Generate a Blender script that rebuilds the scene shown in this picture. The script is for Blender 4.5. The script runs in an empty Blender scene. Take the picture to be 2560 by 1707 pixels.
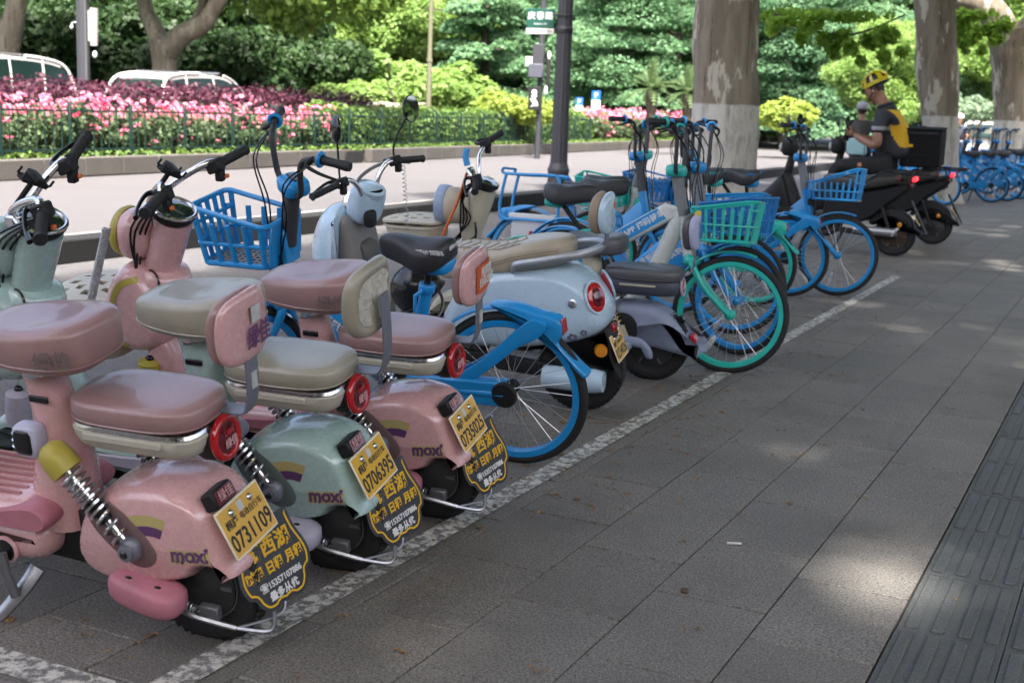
import bpy, math, random
import numpy as np
from mathutils import Vector, Matrix
R_ = math.radians
random.seed(7)
SC = bpy.context.scene
COL = SC.collection
# ------------------------------------------------------------------ camera
cd = bpy.data.cameras.new('camera'); cam = bpy.data.objects.new('camera', cd); COL.objects.link(cam)
SC.camera = cam
cd.sensor_width = 36.0; cd.lens = 45.0; cd.clip_start = 0.1; cd.clip_end = 900
CM = Matrix(((0.895184, -0.112949, 0.431149), (0.444094, 0.144071, -0.884321), (0.037767, 0.9831, 0.17913)))
cam.matrix_world = Matrix.Translation((0, 0, 1.45)) @ CM.to_4x4()
cd.dof.use_dof = True; cd.dof.focus_distance = 4.6; cd.dof.aperture_fstop = 4.8
# ------------------------------------------------------------------ world, sun, exposure
SUN_EL, SUN_AZ = R_(62), R_(150)       # azimuth the light comes from: 0 = +Y, clockwise
W = bpy.data.worlds.new('World'); SC.world = W; W.use_nodes = True
nt = W.node_tree
sky = nt.nodes.new('ShaderNodeTexSky'); sky.sky_type = 'NISHITA'; sky.sun_disc = False
sky.sun_elevation = SUN_EL; sky.sun_rotation = SUN_AZ; sky.dust_density = 8.0; sky.air_density = 0.8; sky.ozone_density = 0.2
bg = nt.nodes['Background']; bg.inputs['Strength'].default_value = 0.15
nt.links.new(sky.outputs[0], bg.inputs[0])
sl = bpy.data.lights.new('sun', 'SUN'); sl.energy = 3.3; sl.angle = R_(2.0); sl.color = (1.0, 0.95, 0.87)
so = bpy.data.objects.new('sun', sl); COL.objects.link(so)
sd = Vector((math.sin(SUN_AZ) * math.cos(SUN_EL), math.cos(SUN_AZ) * math.cos(SUN_EL), math.sin(SUN_EL)))
so.rotation_euler = sd.to_track_quat('Z', 'Y').to_euler(); so.location = sd * 60
SC.view_settings.view_transform = 'Standard'; SC.view_settings.look = 'None'
SC.view_settings.exposure = 2.25; SC.view_settings.gamma = 1.0; SC.view_settings.use_curve_mapping = False
SC.cycles.use_denoising = True
SC.cycles.max_bounces = 7; SC.cycles.diffuse_bounces = 4; SC.cycles.transparent_max_bounces = 6
SC.cycles.transmission_bounces = 4; SC.cycles.glossy_bounces = 4
SC.cycles.sample_clamp_indirect = 8.0; SC.cycles.caustics_reflective = False; SC.cycles.caustics_refractive = False
# ------------------------------------------------------------------ materials
MATS = {}
def mat(name, col, rough=.5, metal=0., spec=.5, coat=0., var=.0, vscale=6., dirt=0., dscale=30., bump=0., bscale=80., col2=None, trans=0., emit=None, stretch=None):
    """principled material; var/col2 mix a second tone by noise, dirt adds fine dark specks, bump is fine relief"""
    if name in MATS: return MATS[name]
    m = bpy.data.materials.new(name); m.use_nodes = True; MATS[name] = m
    t = m.node_tree; N = t.nodes; L = t.links
    b = N['Principled BSDF']
    b.inputs['Roughness'].default_value = rough; b.inputs['Metallic'].default_value = metal
    b.inputs['Specular IOR Level'].default_value = spec
    if coat: b.inputs['Coat Weight'].default_value = coat; b.inputs['Coat Roughness'].default_value = .08
    c4 = (*col, 1)
    b.inputs['Base Color'].default_value = c4
    m.diffuse_color = c4
    src = None
    if var or col2 or dirt or bump:
        tc = N.new('ShaderNodeTexCoord'); co = tc.outputs['Object']
        if stretch:
            mp = N.new('ShaderNodeMapping'); mp.inputs['Scale'].default_value = stretch
            L.new(co, mp.inputs[0]); co = mp.outputs[0]
    if var or col2:
        nz = N.new('ShaderNodeTexNoise'); nz.inputs['Scale'].default_value = vscale; nz.inputs['Detail'].default_value = 5; nz.inputs['Roughness'].default_value = .65
        L.new(co, nz.inputs['Vector'])
        rp = N.new('ShaderNodeMapRange'); rp.inputs[1].default_value = .38; rp.inputs[2].default_value = .62
        L.new(nz.outputs[0], rp.inputs[0])
        mx = N.new('ShaderNodeMix'); mx.data_type = 'RGBA'
        o = col2 if col2 else tuple(c * (1 - var) for c in col)
        mx.inputs[6].default_value = c4; mx.inputs[7].default_value = (*o, 1)
        L.new(rp.outputs[0], mx.inputs[0]); src = mx.outputs[2]
    if dirt:
        nz = N.new('ShaderNodeTexNoise'); nz.inputs['Scale'].default_value = dscale; nz.inputs['Detail'].default_value = 6; nz.inputs['Roughness'].default_value = .75
        L.new(co, nz.inputs['Vector'])
        rp = N.new('ShaderNodeMapRange'); rp.inputs[1].default_value = .56; rp.inputs[2].default_value = .72; rp.inputs[4].default_value = dirt
        L.new(nz.outputs[0], rp.inputs[0])
        mx = N.new('ShaderNodeMix'); mx.data_type = 'RGBA'
        mx.inputs[6].default_value = c4; mx.inputs[7].default_value = (.09, .08, .07, 1)
        if src: L.new(src, mx.inputs[6])
        L.new(rp.outputs[0], mx.inputs[0]); src = mx.outputs[2]
        ra = N.new('ShaderNodeMapRange'); ra.inputs[1].default_value = .3; ra.inputs[2].default_value = .8
        ra.inputs[3].default_value = rough; ra.inputs[4].default_value = min(1, rough + .25)
        L.new(nz.outputs[0], ra.inputs[0]); L.new(ra.outputs[0], b.inputs['Roughness'])
    if src: L.new(src, b.inputs['Base Color'])
    if bump:
        nz = N.new('ShaderNodeTexNoise'); nz.inputs['Scale'].default_value = bscale; nz.inputs['Detail'].default_value = 4
        L.new(co, nz.inputs['Vector'])
        bp = N.new('ShaderNodeBump'); bp.inputs['Strength'].default_value = bump; bp.inputs['Distance'].default_value = .02
        L.new(nz.outputs[0], bp.inputs['Height']); L.new(bp.outputs[0], b.inputs['Normal'])
    if emit: b.inputs['Emission Color'].default_value = (*emit[0], 1); b.inputs['Emission Strength'].default_value = emit[1]
    if trans: b.inputs['Transmission Weight'].default_value = trans
    return m
def leafmat(name, c1, c2, tr=.35, scale=1.2, rough=.55):
    m = bpy.data.materials.new(name); m.use_nodes = True; MATS[name] = m
    t = m.node_tree; N = t.nodes; L = t.links; b = N['Principled BSDF']; out = N['Material Output']
    b.inputs['Roughness'].default_value = rough; b.inputs['Specular IOR Level'].default_value = .35
    tc = N.new('ShaderNodeTexCoord')
    nz = N.new('ShaderNodeTexNoise'); nz.inputs['Scale'].default_value = scale; nz.inputs['Detail'].default_value = 3
    L.new(tc.outputs['Object'], nz.inputs['Vector'])
    wn = N.new('ShaderNodeTexNoise'); wn.inputs['Scale'].default_value = scale * 9
    L.new(tc.outputs['Object'], wn.inputs['Vector'])
    ad = N.new('ShaderNodeMath'); ad.operation = 'ADD'; L.new(nz.outputs[0], ad.inputs[0]); L.new(wn.outputs[0], ad.inputs[1])
    rp = N.new('ShaderNodeMapRange'); rp.inputs[1].default_value = .8; rp.inputs[2].default_value = 1.2; L.new(ad.outputs[0], rp.inputs[0])
    mx = N.new('ShaderNodeMix'); mx.data_type = 'RGBA'; mx.inputs[6].default_value = (*c1, 1); mx.inputs[7].default_value = (*c2, 1)
    L.new(rp.outputs[0], mx.inputs[0]); L.new(mx.outputs[2], b.inputs['Base Color'])
    tl = N.new('ShaderNodeBsdfTranslucent')
    hs = N.new('ShaderNodeHueSaturation'); hs.inputs['Value'].default_value = 1.7; hs.inputs['Hue'].default_value = .485; L.new(mx.outputs[2], hs.inputs['Color'])
    L.new(hs.outputs[0], tl.inputs['Color'])
    ms = N.new('ShaderNodeMixShader'); ms.inputs[0].default_value = tr
    L.new(b.outputs[0], ms.inputs[1]); L.new(tl.outputs[0], ms.inputs[2]); L.new(ms.outputs[0], out.inputs['Surface'])
    m.diffuse_color = (*c1, 1)
    return m
# ------------------------------------------------------------------ mesh helpers
def smooth(pts, n=6, closed=False):
    """Catmull-Rom through points"""
    P = [Vector(p) for p in pts]; m = len(P); out = []
    segs = m if closed else m - 1
    for i in range(segs):
        if closed: a, b, c, d = P[(i - 1) % m], P[i], P[(i + 1) % m], P[(i + 2) % m]
        else: a, b, c, d = P[max(i - 1, 0)], P[i], P[i + 1], P[min(i + 2, m - 1)]
        for k in range(n):
            t = k / n
            out.append(.5 * ((2 * b) + (c - a) * t + (2 * a - 5 * b + 4 * c - d) * t * t + (3 * b - a - 3 * c + d) * t ** 3))
    if not closed: out.append(P[-1])
    return out
def offs(poly, k):
    """inward normal offset of a closed 2-D outline"""
    n = len(poly); A = sum(poly[i][0] * poly[(i + 1) % n][1] - poly[(i + 1) % n][0] * poly[i][1] for i in range(n))
    s = 1 if A > 0 else -1; out = []
    for i in range(n):
        a, b, c = poly[i - 1], poly[i], poly[(i + 1) % n]
        t1 = Vector((b[0] - a[0], b[1] - a[1])); t2 = Vector((c[0] - b[0], c[1] - b[1]))
        t = t1.normalized() + t2.normalized()
        if t.length < 1e-6: t = t1
        t.normalize(); out.append((b[0] - t.y * s * k, b[1] + t.x * s * k))
    return out
class MB:
    def __init__(s): s.v = []; s.f = []
    def add(s, v, f):
        o = len(s.v); s.v += [tuple(p) for p in v]; s.f += [tuple(i + o for i in q) for q in f]; return s
    def tube(s, pts, r, n=8, closed=False, cap=True, flat=None):
        P = [Vector(p) for p in pts]; m = len(P)
        if not hasattr(r, '__len__'): r = [r] * m
        elif len(r) != m:
            q = len(r) - 1; r = [r[min(int(i / (m - 1) * q), q - 1)] * (1 - (i / (m - 1) * q - min(int(i / (m - 1) * q), q - 1))) + r[min(int(i / (m - 1) * q), q - 1) + 1] * (i / (m - 1) * q - min(int(i / (m - 1) * q), q - 1)) for i in range(m)]
        T = []
        for i in range(m):
            if closed: d = P[(i + 1) % m] - P[i - 1]
            else: d = P[min(i + 1, m - 1)] - P[max(i - 1, 0)]
            T.append(d.normalized() if d.length > 1e-9 else Vector((0, 0, 1)))
        u = T[0].orthogonal().normalized()
        if flat is not None:
            u = Vector(flat[0]); u = (u - T[0] * u.dot(T[0])).normalized()
        v = []
        for i in range(m):
            if flat is not None: u = Vector(flat[0])
            u = u - T[i] * u.dot(T[i])
            u = u.normalized() if u.length > 1e-6 else T[i].orthogonal().normalized()
            w = T[i].cross(u); fx = flat[1] if flat is not None else 1
            for k in range(n):
                a = 2 * math.pi * (k + .5) / n
                v.append(P[i] + u * math.cos(a) * r[i] * fx + w * math.sin(a) * r[i])
        f = []
        for i in range(m if closed else m - 1):
            j = (i + 1) % m
            for k in range(n): f.append((i * n + k, i * n + (k + 1) % n, j * n + (k + 1) % n, j * n + k))
        if cap and not closed: f.append(tuple(range(n - 1, -1, -1))); f.append(tuple((m - 1) * n + k for k in range(n)))
        return s.add(v, f)
    def lathe(s, prof, c=(0, 0, 0), ax=(0, 1, 0), n=24, cap=True):
        """prof: (radius, height along ax)"""
        ax = Vector(ax).normalized(); u = ax.orthogonal().normalized(); w = ax.cross(u); c = Vector(c); v = []; f = []
        m = len(prof)
        for r, h in prof:
            for k in range(n):
                a = 2 * math.pi * k / n; v.append(c + ax * h + (u * math.cos(a) + w * math.sin(a)) * r)
        for i in range(m - 1):
            for k in range(n): f.append((i * n + k, i * n + (k + 1) % n, (i + 1) * n + (k + 1) % n, (i + 1) * n + k))
        if cap: f.append(tuple(range(n - 1, -1, -1))); f.append(tuple((m - 1) * n + k for k in range(n)))
        return s.add(v, f)
    def torus(s, c, R, r, ax=(0, 1, 0), n=36, k=10, rz=None, a0=0, a1=2 * math.pi):
        ax = Vector(ax).normalized(); u = ax.orthogonal().normalized(); w = ax.cross(u); c = Vector(c); full = abs(a1 - a0) > 6.28
        m = n if full else n + 1; v = []; f = []
        for i in range(m):
            a = a0 + (a1 - a0) * i / n; d = u * math.cos(a) + w * math.sin(a)
            for j in range(k):
                b = 2 * math.pi * j / k; v.append(c + d * (R + r * math.cos(b)) + ax * (rz or r) * math.sin(b))
        for i in range(n):
            for j in range(k): f.append((i * k + j, ((i + 1) % m) * k + j, ((i + 1) % m) * k + (j + 1) % k, i * k + (j + 1) % k))
        return s.add(v, f)
    def box(s, c, h, rot=None, b=0.0):
        """box centre, half sizes, chamfer"""
        c = Vector(c); v = []; f = []
        if b <= 0:
            v = [Vector((x * h[0], y * h[1], z * h[2])) for x in (-1, 1) for y in (-1, 1) for z in (-1, 1)]
            f = [(0, 1, 3, 2), (4, 6, 7, 5), (0, 4, 5, 1), (2, 3, 7, 6), (0, 2, 6, 4), (1, 5, 7, 3)]
        else:
            idx = {}
            for x in (-1, 1):
                for y in (-1, 1):
                    for z in (-1, 1):
                        for a in range(3):
                            q = [x * (h[0] - b), y * (h[1] - b), z * (h[2] - b)]; q[a] = (x, y, z)[a] * h[a]
                            idx[(x, y, z, a)] = len(v); v.append(Vector(q))
            for a in range(3):
                o = [i for i in range(3) if i != a]
                for sg in (-1, 1):
                    q = []
                    for p, r in ((-1, -1), (1, -1), (1, 1), (-1, 1)):
                        k = [0, 0, 0]; k[a] = sg; k[o[0]] = p; k[o[1]] = r; q.append(idx[(*k, a)])
                    f.append(tuple(q if (sg > 0) == (a != 1) else q[::-1]))
            for a in range(3):
                o = [i for i in range(3) if i != a]
                for p in (-1, 1):
                    for r in (-1, 1):
                        q = []
                        for e, w in ((-1, o[0]), (1, o[0]), (1, o[1]), (-1, o[1])):
                            k = [0, 0, 0]; k[a] = e; k[o[0]] = p; k[o[1]] = r; q.append(idx[(*k, w)])
                        f.append(tuple(q))
            for x in (-1, 1):
                for y in (-1, 1):
                    for z in (-1, 1): f.append(tuple(idx[(x, y, z, a)] for a in range(3)))
        if rot is not None: v = [rot @ p for p in v]
        return s.add([p + c for p in v], f)
    def sq(s, c, h, e1=1., e2=1., nu=20, nv=12, rot=None, fn=None):
        """superellipsoid; e1 vertical, e2 plan exponent (small = boxy)"""
        def pw(x, e): return math.copysign(abs(x) ** e, x)
        v = []; f = []; c = Vector(c)
        for i in range(1, nv):
            p = -math.pi / 2 + math.pi * i / nv
            for k in range(nu):
                a = 2 * math.pi * k / nu
                q = Vector((h[0] * pw(math.cos(p), e1) * pw(math.cos(a), e2), h[1] * pw(math.cos(p), e1) * pw(math.sin(a), e2), h[2] * pw(math.sin(p), e1)))
                v.append(q)
        v.append(Vector((0, 0, -h[2]))); v.append(Vector((0, 0, h[2])))
        if fn: v = [Vector(fn(*q)) for q in v]
        if rot is not None: v = [rot @ q for q in v]
        m = nv - 1
        for i in range(m - 1):
            for k in range(nu): f.append((i * nu + k, i * nu + (k + 1) % nu, (i + 1) * nu + (k + 1) % nu, (i + 1) * nu + k))
        b, t = m * nu, m * nu + 1
        for k in range(nu): f.append((b, (k + 1) % nu, k)); f.append((t, (m - 1) * nu + k, (m - 1) * nu + (k + 1) % nu))
        return s.add([q + c for q in v], f)
    def puff(s, out, w, prof, y=0., ax='xz', fn=None, mirror=True):
        """side outline (x,z) swept across y with edge rounding; prof = [(fraction of w, inset)] from middle outwards"""
        lv = [(-a, k) for a, k in prof[::-1] if a > 0] + [(a, k) for a, k in prof] if mirror else [(-0.0, 0)] + [(a, k) for a, k in prof]
        o2 = [(p[0], p[1]) for p in out]; n = len(o2); v = []; f = []
        for a, k in lv:
            q = offs(o2, k) if k else o2
            for p in q: v.append((p[0], y + a * w, p[1]) if ax == 'xz' else ((p[0], p[1], y + a * w) if ax == 'xy' else (y + a * w, p[0], p[1])))
        if fn: v = [fn(*q) for q in v]
        m = len(lv)
        for i in range(m - 1):
            for k in range(n): f.append((i * n + k, i * n + (k + 1) % n, (i + 1) * n + (k + 1) % n, (i + 1) * n + k))
        f.append(tuple(range(n - 1, -1, -1))); f.append(tuple((m - 1) * n + k for k in range(n)))
        return s.add(v, f)
    def loft(s, rings, closed=True, cap=True):
        n = len(rings[0]); v = [p for r in rings for p in r]; f = []
        for i in range(len(rings) - 1):
            for k in range(n if closed else n - 1): f.append((i * n + k, i * n + (k + 1) % n, (i + 1) * n + (k + 1) % n, (i + 1) * n + k))
        if cap and closed: f.append(tuple(range(n - 1, -1, -1))); f.append(tuple((len(rings) - 1) * n + k for k in range(n)))
        return s.add(v, f)
    def mesh(s, name, m, sm=True, ang=42):
        me = bpy.data.meshes.new(name); me.from_pydata(s.v, [], s.f); me.validate()
        bmx = __import__('bmesh'); bm = bmx.new(); bm.from_mesh(me); bmx.ops.recalc_face_normals(bm, faces=bm.faces); bm.to_mesh(me); bm.free()
        if m is not None: me.materials.append(m)
        if sm:
            me.polygons.foreach_set('use_smooth', [True] * len(me.polygons)); me.set_sharp_from_angle(angle=R_(ang))
        me.update(); return me
    def put(s, name, m, parent=None, label=None, loc=None, sm=True, ang=42, kind=None):
        return link(name, s.mesh(name, m, sm, ang), parent, label, loc, kind)
def link(name, me, parent=None, label=None, loc=None, kind=None):
    o = bpy.data.objects.new(name, me); COL.objects.link(o)
    if parent is not None: o.parent = parent
    if label: o['label'] = label
    if kind: o['kind'] = kind
    if loc is not None: o.location = loc
    return o
def tag(o, label, cat, group=None, kind=None):
    o['label'] = label; o['category'] = cat
    if group: o['group'] = group
    if kind: o['kind'] = kind
    return o
def thing(name, label, cat, loc=(0, 0, 0), rot=(0, 0, 0), group=None):
    o = bpy.data.objects.new(name, None); COL.objects.link(o); o.location = loc; o.rotation_euler = rot
    o.empty_display_size = .2
    return tag(o, label, cat, group)
def copy_tree(o, parent=None):
    c = o.copy(); COL.objects.link(c)
    if parent is not None: c.parent = parent; c.matrix_parent_inverse = o.matrix_parent_inverse.copy()
    for ch in list(o.children): copy_tree(ch, c)
    return c
def text(name, body, size, m, parent, loc, X, Y, ext=.0006, align='CENTER', bold=0., shear=0., space=1., wid=1.):
    """flat lettering lying in the X,Y directions at loc"""
    c = bpy.data.curves.new(name, 'FONT'); c.body = body; c.size = size; c.extrude = ext; c.offset = bold; c.align_x = align; c.align_y = 'CENTER'
    c.resolution_u = 3; c.shear = shear; c.space_character = space; c.space_line = .95
    t = bpy.data.objects.new('tmp', c); COL.objects.link(t)
    me = bpy.data.meshes.new_from_object(t.evaluated_get(bpy.context.evaluated_depsgraph_get()))
    bpy.data.objects.remove(t); bpy.data.curves.remove(c)
    X = Vector(X).normalized(); Y = Vector(Y); Y = (Y - X * Y.dot(X)).normalized(); Z = X.cross(Y)
    M = Matrix((X * wid, Y, Z)).transposed().to_4x4(); M.translation = Vector(loc)
    me.transform(M); me.materials.clear(); me.materials.append(m); me.name = name
    return link(name, me, parent)
# ================================================================== setting: ground, pavement, lane, kerbs, road, median
EYE = Vector((0, 0, 1.45)); FPX = 2940.0
def at(px, Z, z=0.0):
    """ground point seen at column px (2352-wide photograph) at camera depth Z"""
    hor = 305 + .0384 * (px - 2652)
    d = CM @ Vector(((px - 1176) / FPX, -(hor - 784) / FPX, -1))
    p = EYE + d * Z
    return Vector((p.x, p.y, z))
def wmat(name, c1, c2, speck=None, rough=.8, scale=2., sscale=400., bump=.15, bscale=300., stain=.35, lum=None, paint=None):
    """mineral ground material in world coordinates: patchy tone, fine speckle, relief"""
    m = bpy.data.materials.new(name); m.use_nodes = True; MATS[name] = m
    t = m.node_tree; N = t.nodes; L = t.links; b = N['Principled BSDF']; b.inputs['Roughness'].default_value = rough; b.inputs['Specular IOR Level'].default_value = .35
    g = N.new('ShaderNodeNewGeometry').outputs['Position']
    def noise(s, d=4, r=.6):
        n = N.new('ShaderNodeTexNoise'); n.inputs['Scale'].default_value = s; n.inputs['Detail'].default_value = d; n.inputs['Roughness'].default_value = r; L.new(g, n.inputs['Vector']); return n.outputs[0]
    def rng(x, a, b_, lo=0., hi=1.):
        r = N.new('ShaderNodeMapRange'); r.inputs[1].default_value = a; r.inputs[2].default_value = b_; r.inputs[3].default_value = lo; r.inputs[4].default_value = hi; L.new(x, r.inputs[0]); return r.outputs[0]
    def mix(f, a, b_, mode='MIX'):
        x = N.new('ShaderNodeMix'); x.data_type = 'RGBA'; x.blend_type = mode
        for i, q in ((0, f), (6, a), (7, b_)):
            if isinstance(q, (tuple, float)): x.inputs[i].default_value = q if not isinstance(q, tuple) else (*q, 1)
            else: L.new(q, x.inputs[i])
        return x.outputs[2]
    col = mix(rng(noise(scale), .35, .65), c1, c2)
    if lum:   # each piece its own tone
        oi = N.new('ShaderNodeObjectInfo'); col = mix(1.0, col, mix(oi.outputs['Random'], (1 - lum,) * 3, (1 + lum,) * 3), 'MULTIPLY')
    if speck:
        s1 = noise(sscale, 2, .5); col = mix(rng(s1, .42, .62), col, speck[0]); s2 = noise(sscale * 1.7, 1, .5); col = mix(rng(s2, .58, .68, 0, .8), col, speck[1])
    if stain: col = mix(rng(noise(.9, 6, .7), .52, .75, 0, stain), col, tuple(c * .45 for c in c1)); col = mix(rng(noise(14, 5, .7), .6, .75, 0, stain * .8), col, tuple(c * .5 for c in c1))
    if paint: col = mix(rng(noise(23, 8, .78), paint[1], paint[2]), col, paint[0])
    L.new(col, b.inputs['Base Color'])
    bp = N.new('ShaderNodeBump'); bp.inputs['Strength'].default_value = bump; bp.inputs['Distance'].default_value = .01
    L.new(noise(bscale, 3), bp.inputs['Height']); L.new(bp.outputs[0], b.inputs['Normal'])
    m.diffuse_color = (*c1, 1); return m
GRAN = wmat('granite_paver', (.160, .146, .130), (.215, .198, .178), ((.095, .088, .082), (.34, .32, .30)), .62, 1.6, 115, .3, 130, .6, lum=.14)
TACT = wmat('tactile_stone', (.085, .09, .09), (.12, .124, .122), ((.06, .063, .064), (.20, .21, .21)), .6, 3., 200, .3, 220, .3, lum=.12)
JOINT = wmat('joint_dirt', (.10, .08, .055), (.05, .045, .04), None, .95, 6., stain=.2)
LANE = wmat('lane_asphalt', (.098, .096, .100), (.122, .119, .124), ((.05, .05, .053), (.20, .196, .20)), .85, .8, 110, .8, 110, .22)
ROADM = wmat('road_asphalt', (.082, .079, .083), (.094, .091, .096), ((.064, .062, .066), (.12, .116, .12)), .8, .35, 160, .5, 120, .10)
KERBD = wmat('dark_kerb', (.010, .0105, .012), (.018, .0175, .017), ((.009, .009, .010), (.035, .035, .035)), .7, 3., 120, .3, 120, .3, lum=.15)
KERBL = wmat('pale_coping', (.30, .285, .26), (.24, .23, .215), None, .85, 3., stain=.3)
KERBM = wmat('median_stone', (.075, .070, .064), (.10, .093, .085), ((.06, .057, .053), (.14, .133, .125)), .8, 1.2, 90, .3, 90, .35, lum=.1)
SOIL = wmat('soil', (.06, .045, .03), (.09, .07, .05), None, .95, 4., bump=.6, bscale=40)
GRASS = wmat('lawn', (.05, .09, .025), (.08, .12, .03), None, .9, 3., bump=.6, bscale=60)
PAINT = wmat('worn_paint', (.16, .155, .15), (.19, .185, .18), ((.12, .117, .116), (.28, .27, .265)), .7, 1.6, 190, .25, 220, .3, paint=((.60, .58, .53), .46, .55))

def sheet(name, pts, z, m, kind='structure', sub=None):
    o = link(name, MB().add([(x, y, z) for x, y in pts], [tuple(range(len(pts)))]).mesh(name, m, False)); o['kind'] = kind; return o
sheet('ground', [(-400, -60), (400, -60), (400, 700), (-400, 700)], -.10, GRASS)
LX = -4.46            # edge between paving and bike lane
pav = sheet('pavement', [(LX, -3), (9, -3), (9, 120), (LX, 120)], -.030, JOINT)
# ---- paving slabs: nearest in view as single pieces, the rest joined
TW, TL = .355, .55
cols = {}
k = -15
COLX = []
while True:
    x0 = -.52 + TW * k
    if x0 > 3.2: break
    if x0 > LX - .3: COLX.append((k, x0))
    k += 1
def inview(x, y, mx=.02):
    p = CM.transposed() @ (Vector((x, y, 0)) - EYE)
    if p.z > -.5: return None
    u, v = p.x / -p.z * FPX + 1176, -p.y / -p.z * FPX + 784
    return (u, v, -p.z) if -60 < u < 2412 and -40 < v < 1700 else None
slab = MB().box((0, 0, -.014), (TW / 2 - .0022, TL / 2 - .0040, .014), b=.0026).mesh('paving_slab', GRAN, False)
TTL = .535
bar = MB().box((0, 0, -.016), (.150 - .0015, TTL / 2 - .002, .012), b=.002)
for i in range(4): bar.box((-.1125 + .075 * i, 0, -.002), (.0185, TTL / 2 - .028, .0055), b=.004)
tslab = bar.mesh('tactile_paver', TACT, False)
cand = []
offsC = {0: .09, 1: .29, 2: .01, 3: .25}
for k, x0 in COLX:
    if 0 <= k < 2 and x0 < .15: continue
    oy = offsC[(-k - 1) % 4] if k < 0 else offsC[k % 4]
    for j in range(-2, 100):
        cand.append(('s', max(x0, LX) if False else x0 + TW / 2, oy + j * TL + TL / 2))
for c in range(2):
    for j in range(-2, 100): cand.append(('t', -.52 + .003 + .15 + .30 * c, .485 + j * TTL + TTL / 2))
cand = [(t, x + (.0 if t == 't' or x < -.52 else -.11), y) for t, x, y in cand]
vis = []; rest = []
for t, x, y in cand:
    if y < 1.0 or y > 58 or x < LX - .1: continue
    q = inview(x, y); e = [inview(x + dx, y + dy) for dx in (-.18, .18) for dy in (-.27, .27)]
    if q or any(e): vis.append((math.hypot(x, y), t, x, y))
    elif y < 14: rest.append((t, x, y))
vis.sort()
rnd = random.Random(3)
ns = nt_ = 0; far = MB(); fart = MB()
def addfar(t, x, y):
    if t == 's': far.box((x, y, -.014 + rnd.uniform(-.0012, .0008)), (TW / 2 - .003, TL / 2 - .003, .014))
    else: fart.box((x, y, -.018), (.148, TTL / 2 - .003, .012)); [fart.box((x - .1125 + .075 * i, y, -.003), (.0185, TTL / 2 - .028, .005)) for i in range(4)]
for d, t, x, y in vis:
    if t == 's' and ns < 260: me, nm, ns = slab, 'paving_slab', ns + 1
    elif t == 't' and nt_ < 36: me, nm, nt_ = tslab, 'tactile_paver', nt_ + 1
    else: addfar(t, x, y); continue
    o = link(nm, me, pav, loc=(x, y, rnd.uniform(-.0018, .0012))); o.rotation_euler = (rnd.uniform(-.002, .002), rnd.uniform(-.003, .003), rnd.uniform(-.002, .002))
for t, x, y in rest: addfar(t, x, y)
far.put('distant_slabs', GRAN, pav, sm=False, kind='stuff'); fart.put('distant_tactile_pavers', TACT, pav, sm=False, kind='stuff')
# ---- lane, near kerb, road
sheet('bike_lane', [(-8.30, -8), (LX, -8), (LX, 160), (-9.0, 160)], -.004, LANE)
sheet('road', [(-60, -30), (-8.3, -30), (-8.9, 160), (-60, 160)], -.012, ROADM)
ln = sheet('parking_line', [(-2.095, 1.2), (-2.000, 1.2), (-2.020, 12.6), (-2.105, 12.6)], .004, PAINT)
sheet('parking_line', [(-4.4, 2.16), (-2.107, 2.16), (-2.107, 2.27), (-4.4, 2.27)], .004, PAINT)
kb = thing('near_kerb', 'low black kerb between the bike lane and the road', 'kerb', (-8.2, 0, 0)); kb['kind'] = 'structure'
km = MB().box((-.15, 0, .095), (.148, .496, .105), b=.012).mesh('kerb_stone', KERBD, False)
kp = MB().box((-.40, 0, .075), (.10, .496, .105), b=.006).mesh('coping_stone', KERBL, False)
for i in range(3, 70):
    y = 1.0 * i; dx = -.0067 * (y - 8)
    o = link('kerb_stone', km, kb, loc=(dx, y, rnd.uniform(-.004, .004)))
    o = link('coping_stone', kp, kb, loc=(dx, y, rnd.uniform(-.003, .003)))
# ---- planted median, running a little askew to the pavement
MD = Vector((-.067, 1, 0)).normalized(); MN = Vector((MD.y, -MD.x, 0)); MO = Vector((-16.44, 14.83, 0))
def med(t, n, z=0.): return MO + MD * t + MN * n + Vector((0, 0, z))
MROT = math.atan2(MD.x, MD.y) * -1
mk = thing('median_kerb', 'grey stone kerb edging the flower bed across the road', 'kerb', tuple(MO), (0, 0, MROT)); mk['kind'] = 'structure'
mm = MB().box((-.14, 0, .16), (.14, .492, .16), b=.012).mesh('kerb_stone', KERBM, False)
for i in range(-9, 78):
    if i == 11: continue
    o = link('kerb_stone', mm, mk, loc=(rnd.uniform(-.012, .012), i + .5 + (.3 if i > 11 else 0), rnd.uniform(-.006, .006)))
MB().box((-.20, 11.65, .13), (.09, .42, .15), b=.01).put('end_stone', KERBD, mk)
o = link('flower_bed', MB().add([tuple(med(t, n, .29)) for t, n in ((-9, -.2), (78, -.2), (78, -4.2), (-9, -4.2))], [(0, 1, 2, 3)]).mesh('flower_bed', SOIL, False)); o['kind'] = 'structure'
o = link('far_road', MB().add([tuple(med(t, n, -.008)) for t, n in ((-40, -4.2), (150, -4.2), (150, -15), (-40, -15))], [(0, 1, 2, 3)]).mesh('far_road', ROADM, False)); o['kind'] = 'structure'
o = link('park_lawn', MB().add([tuple(med(t, n, .05)) for t, n in ((-60, -15), (200, -15), (200, -160), (-60, -160))], [(0, 1, 2, 3)]).mesh('park_lawn', GRASS, False)); o['kind'] = 'structure'
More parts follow.
